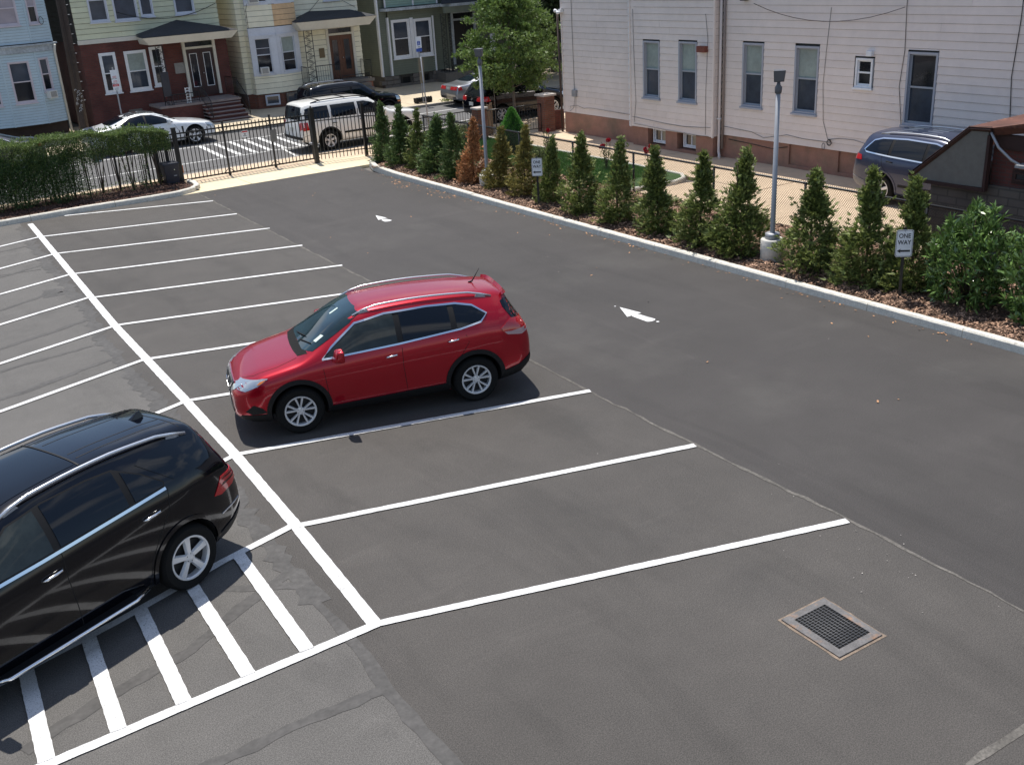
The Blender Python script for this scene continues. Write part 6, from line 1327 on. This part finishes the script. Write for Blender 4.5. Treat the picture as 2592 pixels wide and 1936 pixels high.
# dark sedan at far left
DS = dict(SD); DS.update(paint='paint_dark_grey', L=4.8, ax=(.95, 3.8))
for q in ('top', 'belt', 'wid', 'wr', 'bot'): DS[q] = squeeze(SD[q], 4.8/5.05, 1)
ds_ = Car('dark_car', 'dark grey sedan mostly hidden behind the hedge at the left edge', (5.0, 42.9, -.04), PI, DS)
k = 4.8/5.05
dress(ds_, [(a*k, b) for a, b in [(1.78, .985), (2.1, 1.17), (2.5, 1.31), (2.9, 1.345), (3.35, 1.29), (3.82, 1.09), (3.72, 1.03), (2.8, .98)]], (2.68,), [(0, 1.03), (.66, 1.05), (.55, 1.35), (0, 1.41)], [(0, 1.11), (.6, 1.12), (.5, 1.36), (0, 1.40)],
      ([(4.5, .82), (4.52, .96), (4.70, .95), (4.74, .80)],), [(.1, .62), (.14, .76), (.5, .80), (.42, .64)], trimw=.014, trimmat='chrome')

pmat('bumper_grey', (.14, .145, .16), .5)
# blue grey SUV in the alley
JG = dict(L=4.82, W=1.94, ax=(.92, 3.835), r=.385, rim=.255, paint='paint_blue_grey', spokes=5, twin=False, spw=.055, sill=.965, pz=.85,
  top=[(0, .86), (.05, .98), (.2, 1.06), (.7, 1.11), (1.2, 1.15), (1.35, 1.20), (1.8, 1.52), (2.15, 1.71), (2.5, 1.765), (3.2, 1.78), (4.0, 1.75), (4.46, 1.71), (4.54, 1.60), (4.68, 1.34), (4.76, 1.10), (4.80, .9), (4.82, .68)],
  belt=[(0, .74), (.2, .95), (.7, 1.03), (1.3, 1.09), (3, 1.15), (4.3, 1.22), (4.68, 1.16), (4.82, .62)],
  wid=[(0, .70), (.05, .80), (.2, .89), (.7, .96), (1.2, .97), (4.1, .97), (4.5, .92), (4.72, .86), (4.82, .76)],
  wr=[(0, .58), (.2, .70), (1.3, .77), (1.8, .70), (2.3, .67), (4.4, .64), (4.6, .64), (4.82, .58)], bot=[(0, .38), (.2, .28), (.9, .25), (4.1, .25), (4.6, .34), (4.82, .46)])
jg = Car('blue_grey_car', 'blue grey SUV with chrome window trim parked in the alley against the pink house', (22.84, 14.78), -PI/2, JG)
dress(jg, [(1.55, 1.14), (1.82, 1.33), (2.18, 1.54), (2.5, 1.615), (3.3, 1.635), (4.0, 1.60), (4.22, 1.54), (4.42, 1.31), (4.34, 1.265), (3.6, 1.22), (2.6, 1.18)], (2.68, 3.66), [(0, 1.23), (.74, 1.25), (.64, 1.62), (0, 1.70)], [(0, 1.22), (.68, 1.24), (.6, 1.58), (0, 1.62)],
      ([(4.44, 1.06), (4.46, 1.18), (4.68, 1.20), (4.74, 1.06)], [(.5, 1.06), (.5, 1.18), (.78, 1.18), (.80, 1.06)]), [(.10, .82), (.14, .96), (.55, 1.0), (.42, .84)], arch=('paint_blue_grey', .045, .28, .012), trimmat='chrome', trimw=.03, mir=(1.68, 1.12, 'chrome'), hd=((2.50, 1.05), (3.60, 1.10)), pillar=.09,
      seams=([(2.68, 1.17), (2.66, .8), (2.70, .33)], [(3.86, 1.22), (3.80, .98), (3.55, .72), (3.38, .55), (3.34, .33)]))
jg.rails(2.05, 4.15, .58, 'satin_silver', .045, .018)
for r_ in range(4):
    for d in (2.75, 3.45): jg.trim('roof_rib', [(d, -.33+r_*.22), (d+.42, -.33+r_*.22)], .02, 'T', 'satin_silver', .006)
jg.both('rear_bumper_trim', [(4.3, .36), (4.32, .56), (4.60, .62), (4.79, .66), (4.79, .56), (4.6, .40)], 'bumper_grey', off=.012, res=.07); jg.both('side_moulding', [(1.5, .50), (1.5, .56), (3.3, .58), (3.3, .52)], 'black_plastic', off=.012, res=.2)
# ------------------------------------------------------------------ plants
pmat('leaf_arb', (.165, .205, .055), .6, rnd=.68, trans=.25, objrnd=0)
pmat('leaf_arb_dark', (.11, .17, .052), .6, rnd=.62, trans=.22)
pmat('leaf_arb_yellow', (.23, .20, .055), .65, rnd=.5, trans=.2)
pmat('leaf_arb_brown', (.42, .20, .085), .75, rnd=.45, trans=.15)
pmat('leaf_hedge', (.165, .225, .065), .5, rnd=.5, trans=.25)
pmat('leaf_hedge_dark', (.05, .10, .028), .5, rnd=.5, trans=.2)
pmat('leaf_laurel', (.12, .20, .055), .22, rnd=.35, trans=.12, spec=.7)
pmat('leaf_tree', (.13, .20, .05), .5, rnd=.4, trans=.3)
pmat('leaf_conifer', (.10, .27, .045), .6, rnd=.35, trans=.15)
pmat('leaf_far', (.03, .055, .016), .6, rnd=.5, trans=.15)
pmat('bark', (.10, .07, .05), .9, var=(8, .3)); pmat('bark_grey', (.16, .13, .11), .9, var=(8, .3)); pmat('petal_red', (.42, .01, .03), .6, rnd=.4, trans=.1)
def unit(v): return v/np.maximum(np.linalg.norm(v, axis=1, keepdims=True), 1e-9)
def leaves(P, D, L, Wd, curl=.15, roll=None):
    """one pointed leaf (quad) per point along direction D"""
    n = len(P); D = unit(D); up = R.normal(0, 1, (n, 3)) if roll is None else roll; s = unit(np.cross(D, up)); nn = np.cross(s, D)
    L = np.broadcast_to(L, n)[:, None]; Wd = np.broadcast_to(Wd, n)[:, None]
    V = np.stack([P, P+D*L*.5+s*Wd/2+nn*L*curl*.5, P+D*L, P+D*L*.5-s*Wd/2+nn*L*curl*.5], 1).reshape(-1, 3)
    return V, np.arange(4*n).reshape(-1, 4)
def sprays(C0, D, L, fans=5, wid=.028, spread=.75):
    """flat fans of leaflets, as on arborvitae"""
    n = len(C0); D = unit(D); pn = unit(np.cross(D, R.normal(0, 1, (n, 3)))); Vs = []
    for k in range(fans):
        t = k/(fans-1)*2-1 if fans > 1 else 0; a = t*spread+R.normal(0, .12, n)
        d = unit(D*np.cos(a)[:, None]+pn*np.sin(a)[:, None]+R.normal(0, .1, (n, 3))); base = C0+D*(L*(.35*(1-abs(t))))[:, None]*R.uniform(.2, 1, n)[:, None]
        v, _ = leaves(base, d, L*(1-.35*abs(t))*.75, wid*R.uniform(.7, 1.3, n), roll=np.cross(D, pn)+R.normal(0, .25, (n, 3))); Vs.append(v.reshape(n, 4, 3))
    V = np.stack(Vs, 1).reshape(-1, 3); return V, np.arange(len(V)).reshape(-1, 4)
def arb_mesh(seed, h=2.1, rb=.5, n=150, per=20, neck=None):
    global R
    R = np.random.default_rng(seed); t = np.power(R.uniform(0, 1, n), 1.15)*.95+.015; th = R.uniform(0, 2*PI, n); z = t*h
    prof = rb*1.06*np.where(t < .22, .80+.9*t, np.power(np.clip(1-(t-.22)/.80, 0, 1), 1.55)*.95+.05)
    if neck is not None: prof = prof*(1-.68*np.exp(-((t-neck)/.075)**2))*(1+.25*np.exp(-((t-neck-.13)/.06)**2))
    rr = prof*np.power(R.uniform(.05, 1, n), .5)*R.uniform(.78, 1.2, n); lean = R.normal(0, .035, 2)
    Q = np.stack([rr*np.cos(th)+lean[0]*z, rr*np.sin(th)+lean[1]*z, z], 1); out = np.stack([np.cos(th), np.sin(th), .55+.8*t], 1)
    sz = (.17-.11*t)*R.uniform(.7, 1.35, n)
    m = np.repeat(np.arange(n), per); k = len(m); P = Q[m]+R.normal(0, 1, (k, 3))*sz[m][:, None]*np.array([.5, .5, .62])-out[m]*sz[m][:, None]*.3
    P[:, 2] = np.maximum(P[:, 2], .02); D = out[m]+R.normal(0, .42, (k, 3))
    V, F = sprays(P, D, (.135-.05*t[m])*R.uniform(.7, 1.3, k), 5, .024)
    q = 60; tt = R.uniform(.55, 1.0, q); PP = np.stack([lean[0]*tt*h+R.normal(0, .03, q), lean[1]*tt*h+R.normal(0, .03, q), tt*h*.97], 1); V2, F2 = sprays(PP, np.stack([R.normal(0, .6, q), R.normal(0, .6, q), np.ones(q)], 1), np.full(q, .10), 5, .02)
    return npmesh('crown', np.concatenate([V, V2]), np.concatenate([F, F2+len(V)]), 'leaf_arb', link=False)
variants = [arb_mesh(21, n=135), arb_mesh(22, neck=.45), arb_mesh(23, neck=.62), arb_mesh(24, n=165), arb_mesh(25, rb=.46, n=105)]
stemm = MB().tube([(0, 0, 0), (.01, 0, 1.0), (0, .01, 1.9)], [.03, .02, .008], 6)
AR = [  # x, y, height, base radius, variant, material, rotation, label
 (16.3, 32.2, 2.02, .46, 0, 'leaf_arb_dark', 'evergreen nearest the iron fence and gate'),
 (16.2, 30.95, 2.05, .50, 1, 'leaf_arb_dark', 'second evergreen from the iron fence, dense and dark'),
 (16.35, 29.95, 1.98, .46, 4, 'leaf_arb', 'slim evergreen third from the iron fence'),
 (16.35, 28.75, 1.92, .56, 3, 'leaf_arb_dark', 'broad dark evergreen fourth from the iron fence'),
 (16.3, 27.45, 2.05, .50, 0, 'leaf_arb_dark', 'green evergreen just beyond the dead brown one'),
 (16.3, 26.5, 1.98, .46, 2, 'leaf_arb_brown', 'dead brown evergreen beside the farther lamp post'),
 (16.4, 25.2, 1.85, .52, 1, 'leaf_arb_yellow', 'half browned yellow evergreen on the near side of the farther lamp post'),
 (16.35, 23.85, 2.02, .52, 4, 'leaf_arb_yellow', 'yellowing evergreen just beyond the farther one way sign'),
 (16.2, 22.45, 1.92, .42, 3, 'leaf_arb', 'green evergreen on the near side of the farther one way sign'),
 (16.2, 21.1, 2.12, .52, 0, 'leaf_arb', 'tall thin topped evergreen before the lawn, left of the chain link post'),
 (16.1, 19.45, 2.18, .54, 4, 'leaf_arb', 'evergreen in front of the near end of the lawn'),
 (16.15, 18.0, 2.10, .56, 1, 'leaf_arb', 'evergreen before the rounded lawn kerb'),
 (16.15, 16.55, 2.15, .56, 2, 'leaf_arb', 'evergreen with open wiry top, second beyond the nearer lamp post'),
 (16.15, 15.45, 2.35, .55, 3, 'leaf_arb', 'tallest evergreen, touching the far side of the nearer lamp footing'),
 (16.25, 13.45, 2.15, .62, 0, 'leaf_arb', 'wide evergreen on the near side of the nearer lamp post'),
 (16.3, 12.1, 2.30, .60, 2, 'leaf_arb', 'evergreen with a bare gap below its tufted top, left of the nearer one way sign'),
 (16.55, 11.25, 2.25, .56, 2, 'leaf_arb', 'evergreen with tufted top directly behind the nearer one way sign'),
]
random.seed(9); st0 = None
for i, (x, y, h, rb, v, mt, lb) in enumerate(AR):
    x, y, h, rb = x*.973+.24, y*.973+.3, h*.955, rb*1.05; t = thing('arborvitae', lb, 'tree', (x, y, .17), random.uniform(0, 6.28), 'young evergreens in the mulch bed')
    c = bpy.data.objects.new('crown', variants[v]); C.objects.link(c); c.parent = t; s = rb/.5; c.scale = (s*random.uniform(.88, 1.12), s*random.uniform(.88, 1.12), h/2.1); c.rotation_euler = (random.uniform(-.05, .05), random.uniform(-.05, .05), random.uniform(0, 6)); c['kind'] = 'stuff'
    c.material_slots[0].link = 'OBJECT'; c.material_slots[0].material = M[mt]
    if st0 is None: st0 = obj('trunk', stemm, 'bark', t, local=True)
    else: k = share(st0, 'trunk', t, (0, 0, 0)); k.scale = (1, 1, h/2.1)
# laurels
def laurel(x, y, h, rb, seed, label, tilt=0):
    global R
    R = np.random.default_rng(seed); x, y = x*.973+.1, y*.973+.12; t = thing('laurel_shrub', label, 'shrub', (x, y, .16)); nt_ = int(420*rb/.7); Vs = []; mb = MB()
    th = R.uniform(0, 2*PI, nt_); u = np.power(R.uniform(0, 1, nt_), .42); zz = R.uniform(.06, 1, nt_)
    prof = np.sqrt(np.clip(1-((zz-.42)/.62)**2, .02, 1)); Q = np.stack([rb*prof*u*np.cos(th), rb*prof*u*np.sin(th), zz*h*(.92+.12*np.sin(3*th+seed))], 1)
    for k in range(0, nt_, 9): mb.tube([(0, 0, .02), tuple(Q[k]*np.array([.5, .5, .55])), tuple(Q[k])], [.014, .009, .004], 4)
    obj('stems', mb, 'bark', t, local=True)
    m = 11; P = np.repeat(Q, m, 0); out = np.repeat(unit(Q*np.array([1, 1, .5])+np.array([0, 0, .5])), m, 0); n = len(P)
    D = out*.75+R.normal(0, .62, (n, 3)); P = P-out*R.uniform(0, .16, n)[:, None]
    V, F = leaves(P, D, R.uniform(.11, .18, n), R.uniform(.034, .050, n), .12, roll=np.cross(out, R.normal(0, 1, (n, 3)))+np.array([0, 0, 1.2]))
    npmesh('leaves', V, F, 'leaf_laurel', t, kind='stuff'); return t
laurel(16.75, 10.25, 1.72, .78, 31, 'glossy broad leaved laurel to the right of the nearer one way sign')
laurel(16.75, 8.75, 1.85, .80, 32, 'glossy broad leaved laurel cut by the right edge of the picture')
# hedge
R = np.random.default_rng(41)
HG = thing('hedge', 'long flat topped clipped green hedge with bare lower stems in front of the iron fence', 'hedge', (4, 34, 0))
def hedge_leaves(n, x0, x1, dense_top=True):
    x = R.uniform(x0, x1, n); f = R.uniform(0, 1, n)
    zt = 2.06+.05*np.sin(x*2.1)+.04*np.sin(x*5.3+1)-.26*np.clip((x-8.6)/.9, 0, 1)**2-.015*(x-4)
    zb = 1.25+.10*np.sin(x*3.3)+.08*np.sin(x*7.7)-1.1*np.clip((6.6-x)/1.4, 0, 1)*R.uniform(.25, 1, n)
    top = R.uniform(0, 1, n) < .30; z = np.where(top, zt-np.abs(R.normal(0, .05, n)), zb+(zt-zb)*np.power(f, .8))
    hw = .46+.05*np.sin(x*4.3+z*6)+.04*np.sin(x*9-z*11); side = R.choice([-1, -1, 1], n)
    y = 34.02+np.where(top, R.uniform(-1, 1, n)*hw, side*hw*np.power(R.uniform(.3, 1, n), .35))
    low = (R.uniform(0, 1, n) < .17) & (~top); z = np.where(low, R.uniform(.15, 1.3, n), z); gap = (low & (x > 6.4) & (np.sin(x*7.3+2*np.sin(x*3))+R.normal(0, .3, n) < .25)); ok = ~gap; return x[ok], y[ok], z[ok], zt[ok]
x, y, z, zt = hedge_leaves(95000, 1.5, 9.55); P = np.stack([x, y, z], 1)-np.array([4, 34, 0]); n = len(P)
D = np.stack([R.normal(0, 1, n), (y-34.02)*1.3+R.normal(0, .7, n), .5+R.normal(0, .6, n)], 1)
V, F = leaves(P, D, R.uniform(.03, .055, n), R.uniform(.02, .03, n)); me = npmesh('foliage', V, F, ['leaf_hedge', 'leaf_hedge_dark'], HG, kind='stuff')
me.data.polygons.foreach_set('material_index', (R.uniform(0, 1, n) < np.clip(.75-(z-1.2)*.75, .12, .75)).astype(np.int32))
n = 700; xs_ = R.uniform(1.5, 9.5, n); P = np.stack([xs_-4, R.uniform(-.42, .42, n), 2.05-.26*np.clip((xs_-8.6)/.9, 0, 1)**2-.015*(xs_-4)+R.uniform(-.02, .10, n)], 1)
V, F = sprays(P, np.stack([R.normal(0, .35, n), R.normal(0, .35, n), np.ones(n)], 1), R.uniform(.06, .14, n), 4, .022, 1.0); npmesh('shoots', V, F, 'leaf_hedge', HG, kind='stuff')
random.seed(12)
for k in range(18):
    x = 1.7+k*.44+random.uniform(-.08, .08)
    for j in range(1 if x < 6.3 else 2+k % 2):
        dx, dy = random.uniform(-.25, .25), random.uniform(-.2, .25)
        obj('stem', MB().tube([(x, 34.1, .08), (x+dx*.4, 34.1+dy*.4, .6), (x+dx, 34.05+dy, 1.35), (x+dx*1.3, 34.05+dy, 1.8)], [.024, .018, .014, .008], 5), 'bark', HG)
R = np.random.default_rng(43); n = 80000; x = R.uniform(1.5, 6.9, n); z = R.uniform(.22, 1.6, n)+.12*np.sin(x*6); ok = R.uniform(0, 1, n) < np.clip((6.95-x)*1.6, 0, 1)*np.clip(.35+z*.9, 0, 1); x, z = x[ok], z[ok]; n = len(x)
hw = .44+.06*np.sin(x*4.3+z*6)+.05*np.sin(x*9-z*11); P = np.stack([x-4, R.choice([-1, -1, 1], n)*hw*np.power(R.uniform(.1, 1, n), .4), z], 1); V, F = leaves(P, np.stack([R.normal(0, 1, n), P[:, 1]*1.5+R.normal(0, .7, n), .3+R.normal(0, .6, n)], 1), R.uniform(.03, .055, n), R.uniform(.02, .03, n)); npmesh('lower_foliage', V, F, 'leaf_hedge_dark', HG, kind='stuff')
# weeds at the hedge foot and planter
n = 900; P = np.stack([R.uniform(3, 9.4, n), R.normal(34.2, .16, n), R.uniform(.1, .42, n)], 1)-np.array([4, 34, 0]); V, F = leaves(P, R.normal(0, 1, (n, 3))+np.array([0, 0, .6]), .05, .03); npmesh('low_shoots', V, F, 'leaf_hedge', HG, kind='stuff')
n = 500; wx = R.uniform(25.3, 28, n); P = np.stack([wx, 43.35-.06*(wx-25)+R.normal(0, .12, n), R.uniform(.07, .18, n)], 1); V, F = leaves(P, R.normal(0, 1, (n, 3))+np.array([0, 0, .5]), .10, .05)
tagp(npmesh('weeds', V, F, 'leaf_arb', kind='stuff'), 'low green weeds along the far kerb beside the planter', 'weeds')
# trees with a trunk, limbs and leaf clumps
def tree(name, x, y, h0, h, rx, n_cl, per, leafmat, label, seed, z0=0, L=.07, clump=.24, trunk=.09, cat='tree', zshape=.5, fans=4, group=None, ry=None):
    global R
    R = np.random.default_rng(seed); t = thing(name, label, cat, (x, y, z0), 0, group); ry = ry or rx
    th = R.uniform(0, 2*PI, n_cl); u = np.power(R.uniform(0, 1, n_cl), .45); f = R.uniform(0, 1, n_cl); H = h-h0
    pr = np.power(np.clip(np.sin(PI*np.clip(.10+.86*f, 0, 1)), 0, 1), .6)*np.where(f > zshape, 1-(f-zshape)/(1-zshape)*.62, 1)*(1+.22*np.sin(2*th+seed)+.15*np.sin(5*th+f*9))
    Q = np.stack([rx*pr*u*np.cos(th), ry*pr*u*np.sin(th), h0+f*H+R.normal(0, .08, n_cl)], 1)
    P = np.repeat(Q, per, 0); n = len(P); off = R.normal(0, 1, (n, 3)); off = unit(off)*np.power(R.uniform(0, 1, n), .5)[:, None]*clump*np.repeat(R.uniform(.6, 1.5, n_cl), per)[:, None]*np.array([1.15, 1.15, .6]); P = P+off
    V, F = sprays(P, off+np.array([0, 0, .15])+R.normal(0, .1, (n, 3)), L*R.uniform(.7, 1.4, n)*1.6, fans, L*.75, 1.1)
    tb = MB().tube([(0, 0, 0), (.02, .01, h0*.6), (-.02, .02, h0+.25*H), (0, 0, h0+.8*H)], [trunk, trunk*.8, trunk*.6, trunk*.2], 8); obj('trunk', tb, 'bark_grey', t, local=True)
    idx = R.choice(n_cl, min(n_cl, 16), replace=False)
    for k in idx:
        q = Q[k]; zb = h0*.85+(q[2]-h0)*.45; obj('limb', MB().tube([(0, 0, zb), (q[0]*.45, q[1]*.45, zb+(q[2]-zb)*.6), tuple(q)], [trunk*.35, trunk*.22, .008], 5), 'bark_grey', t, local=True)
    npmesh('crown', V, F, leafmat, t, kind='stuff'); return t
tree('street_tree', 23.9, 35.25, 1.40, 5.6, 2.2, 420, 44, 'leaf_tree', 'leafy green street tree on the pavement beside the pink house', 51, L=.068, clump=.26, trunk=.07, zshape=.35)
lowb = tree('street_tree', 22.75, 34.9, 1.9, 2.75, .6, 40, 40, 'leaf_tree', 'low leafy sapling left of the street tree, behind the farther lamp post', 52, L=.055, clump=.2, trunk=.02)
for i, (x, y, h, r_) in enumerate(((35.8, 48.6, 9, 3.3), (40.5, 48.0, 9.5, 3.6), (33.2, 46.6, 6.6, 1.8), (45.5, 49, 9, 3.4), (31.5, 44.9, 7.5, 2.2), (35.5, 44.5, 8, 2.6))):  # last two trees are added to throw shade on the street
    tree('shade_tree', x, y, (1.6, 1.6, 2.4, 1.6, 2.6, 2.2)[i], h, r_, 420 if i != 2 else 150, 30, 'leaf_far', ['large dark tree behind the street tree, left of the pink house corner', 'large dark tree touching the pink house corner', 'smaller dark tree against the olive house porch', 'farthest dark tree beyond the pink house', 'dark kerbside tree added to shade the street right of the street tree crown', 'dark kerbside tree added to shade the gap beside the pink house corner'][i], 60+i, L=.10, clump=.42, trunk=.2, group='dark trees across the street')
# dwarf conifer, leafy shrubs and roses on the lawn
R = np.random.default_rng(71); DC = thing('dwarf_conifer', 'dense bright green cone shaped dwarf conifer behind the chain link fence', 'shrub', (19.95, 29.6, .1))
n = 9000; f = np.power(R.uniform(0, 1, n), 1.1); th = R.uniform(0, 2*PI, n); pr = .68*np.power(1-f, .72)*(1+.10*np.sin(4*th+f*9)+.07*np.sin(9*th-f*21))*np.where(f < .1, .8+2*f, 1); rr = pr*np.power(R.uniform(.5, 1, n), .3)
P = np.stack([rr*np.cos(th), rr*np.sin(th), .05+f*1.42], 1); V, F = sprays(P, np.stack([np.cos(th), np.sin(th), .6+0*th], 1), np.full(n, .05), 3, .014, .9); npmesh('crown', V, F, 'leaf_conifer', DC, kind='stuff')
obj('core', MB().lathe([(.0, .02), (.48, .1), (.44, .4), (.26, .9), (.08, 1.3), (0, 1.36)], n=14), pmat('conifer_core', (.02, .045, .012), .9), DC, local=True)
def bush(name, x, y, h, r_, seed, label, petals=0, mat='leaf_arb', n=700):
    global R
    R = np.random.default_rng(seed); t = thing(name, label, 'rose bush' if petals else 'shrub', (x, y, .1), group='rose bushes on the lawn' if petals else None)
    for k in range(6): a = k*1.05; obj('cane', MB().tube([(0, 0, 0), (math.cos(a)*r_*.5, math.sin(a)*r_*.5, h*.6), (math.cos(a)*r_*.8, math.sin(a)*r_*.8, h)], [.012, .009, .005], 4), 'bark', t, local=True)
    P = R.normal(0, 1, (n, 3)); P = unit(P)*np.power(R.uniform(0, 1, n), .5)[:, None]*np.array([r_, r_, h*.45])+np.array([0, 0, h*.5]); V, F = leaves(P, R.normal(0, 1, (n, 3)), .05, .03); npmesh('leaves', V, F, mat, t, kind='stuff')
    for k in range(petals):
        a = R.uniform(0, 6.28); q = np.array([math.cos(a)*r_*R.uniform(.2, 1), math.sin(a)*r_*R.uniform(.2, 1), h*R.uniform(.75, 1.15)]); m = 46; D = R.normal(0, 1, (m, 3)); V, F = leaves(q+unit(D)*.02, D+np.array([0, 0, .5]), .055, .05, .3); npmesh('bloom', V, F, 'petal_red', t)
bush('rose_bush', 20.35, 28.2, .85, .16, 81, 'red rose bush farthest along the lawn, near the dwarf conifer', 2, n=260)
bush('rose_bush', 20.2, 24.9, .80, .2, 82, 'red rose bush in the middle of the lawn edge', 6, n=260)
bush('rose_bush', 20.15, 22.75, .85, .24, 83, 'red rose bush at the near rounded end of the lawn', 7, n=260)
bush('shrub', 19.15, 31.4, 1.05, .45, 84, 'loose yellow green shrub beside the brick pillar', 0, 'leaf_arb', 1600)
bush('shrub', 17.75, 31.6, .9, .4, 85, 'low shrub with mixed leaves by the yard wall', 0, 'leaf_arb_dark', 1300)
bush('shrub', 19.3, 27.2, .55, .35, 86, 'low leafy plant on the lawn behind the brown evergreen', 0, 'leaf_arb', 900)
bush('shrub', 20.1, 21.6+.75, .25, .25, 87, 'small clump of ground leaves in the rounded lawn bed', 0, 'leaf_arb_dark', 300)
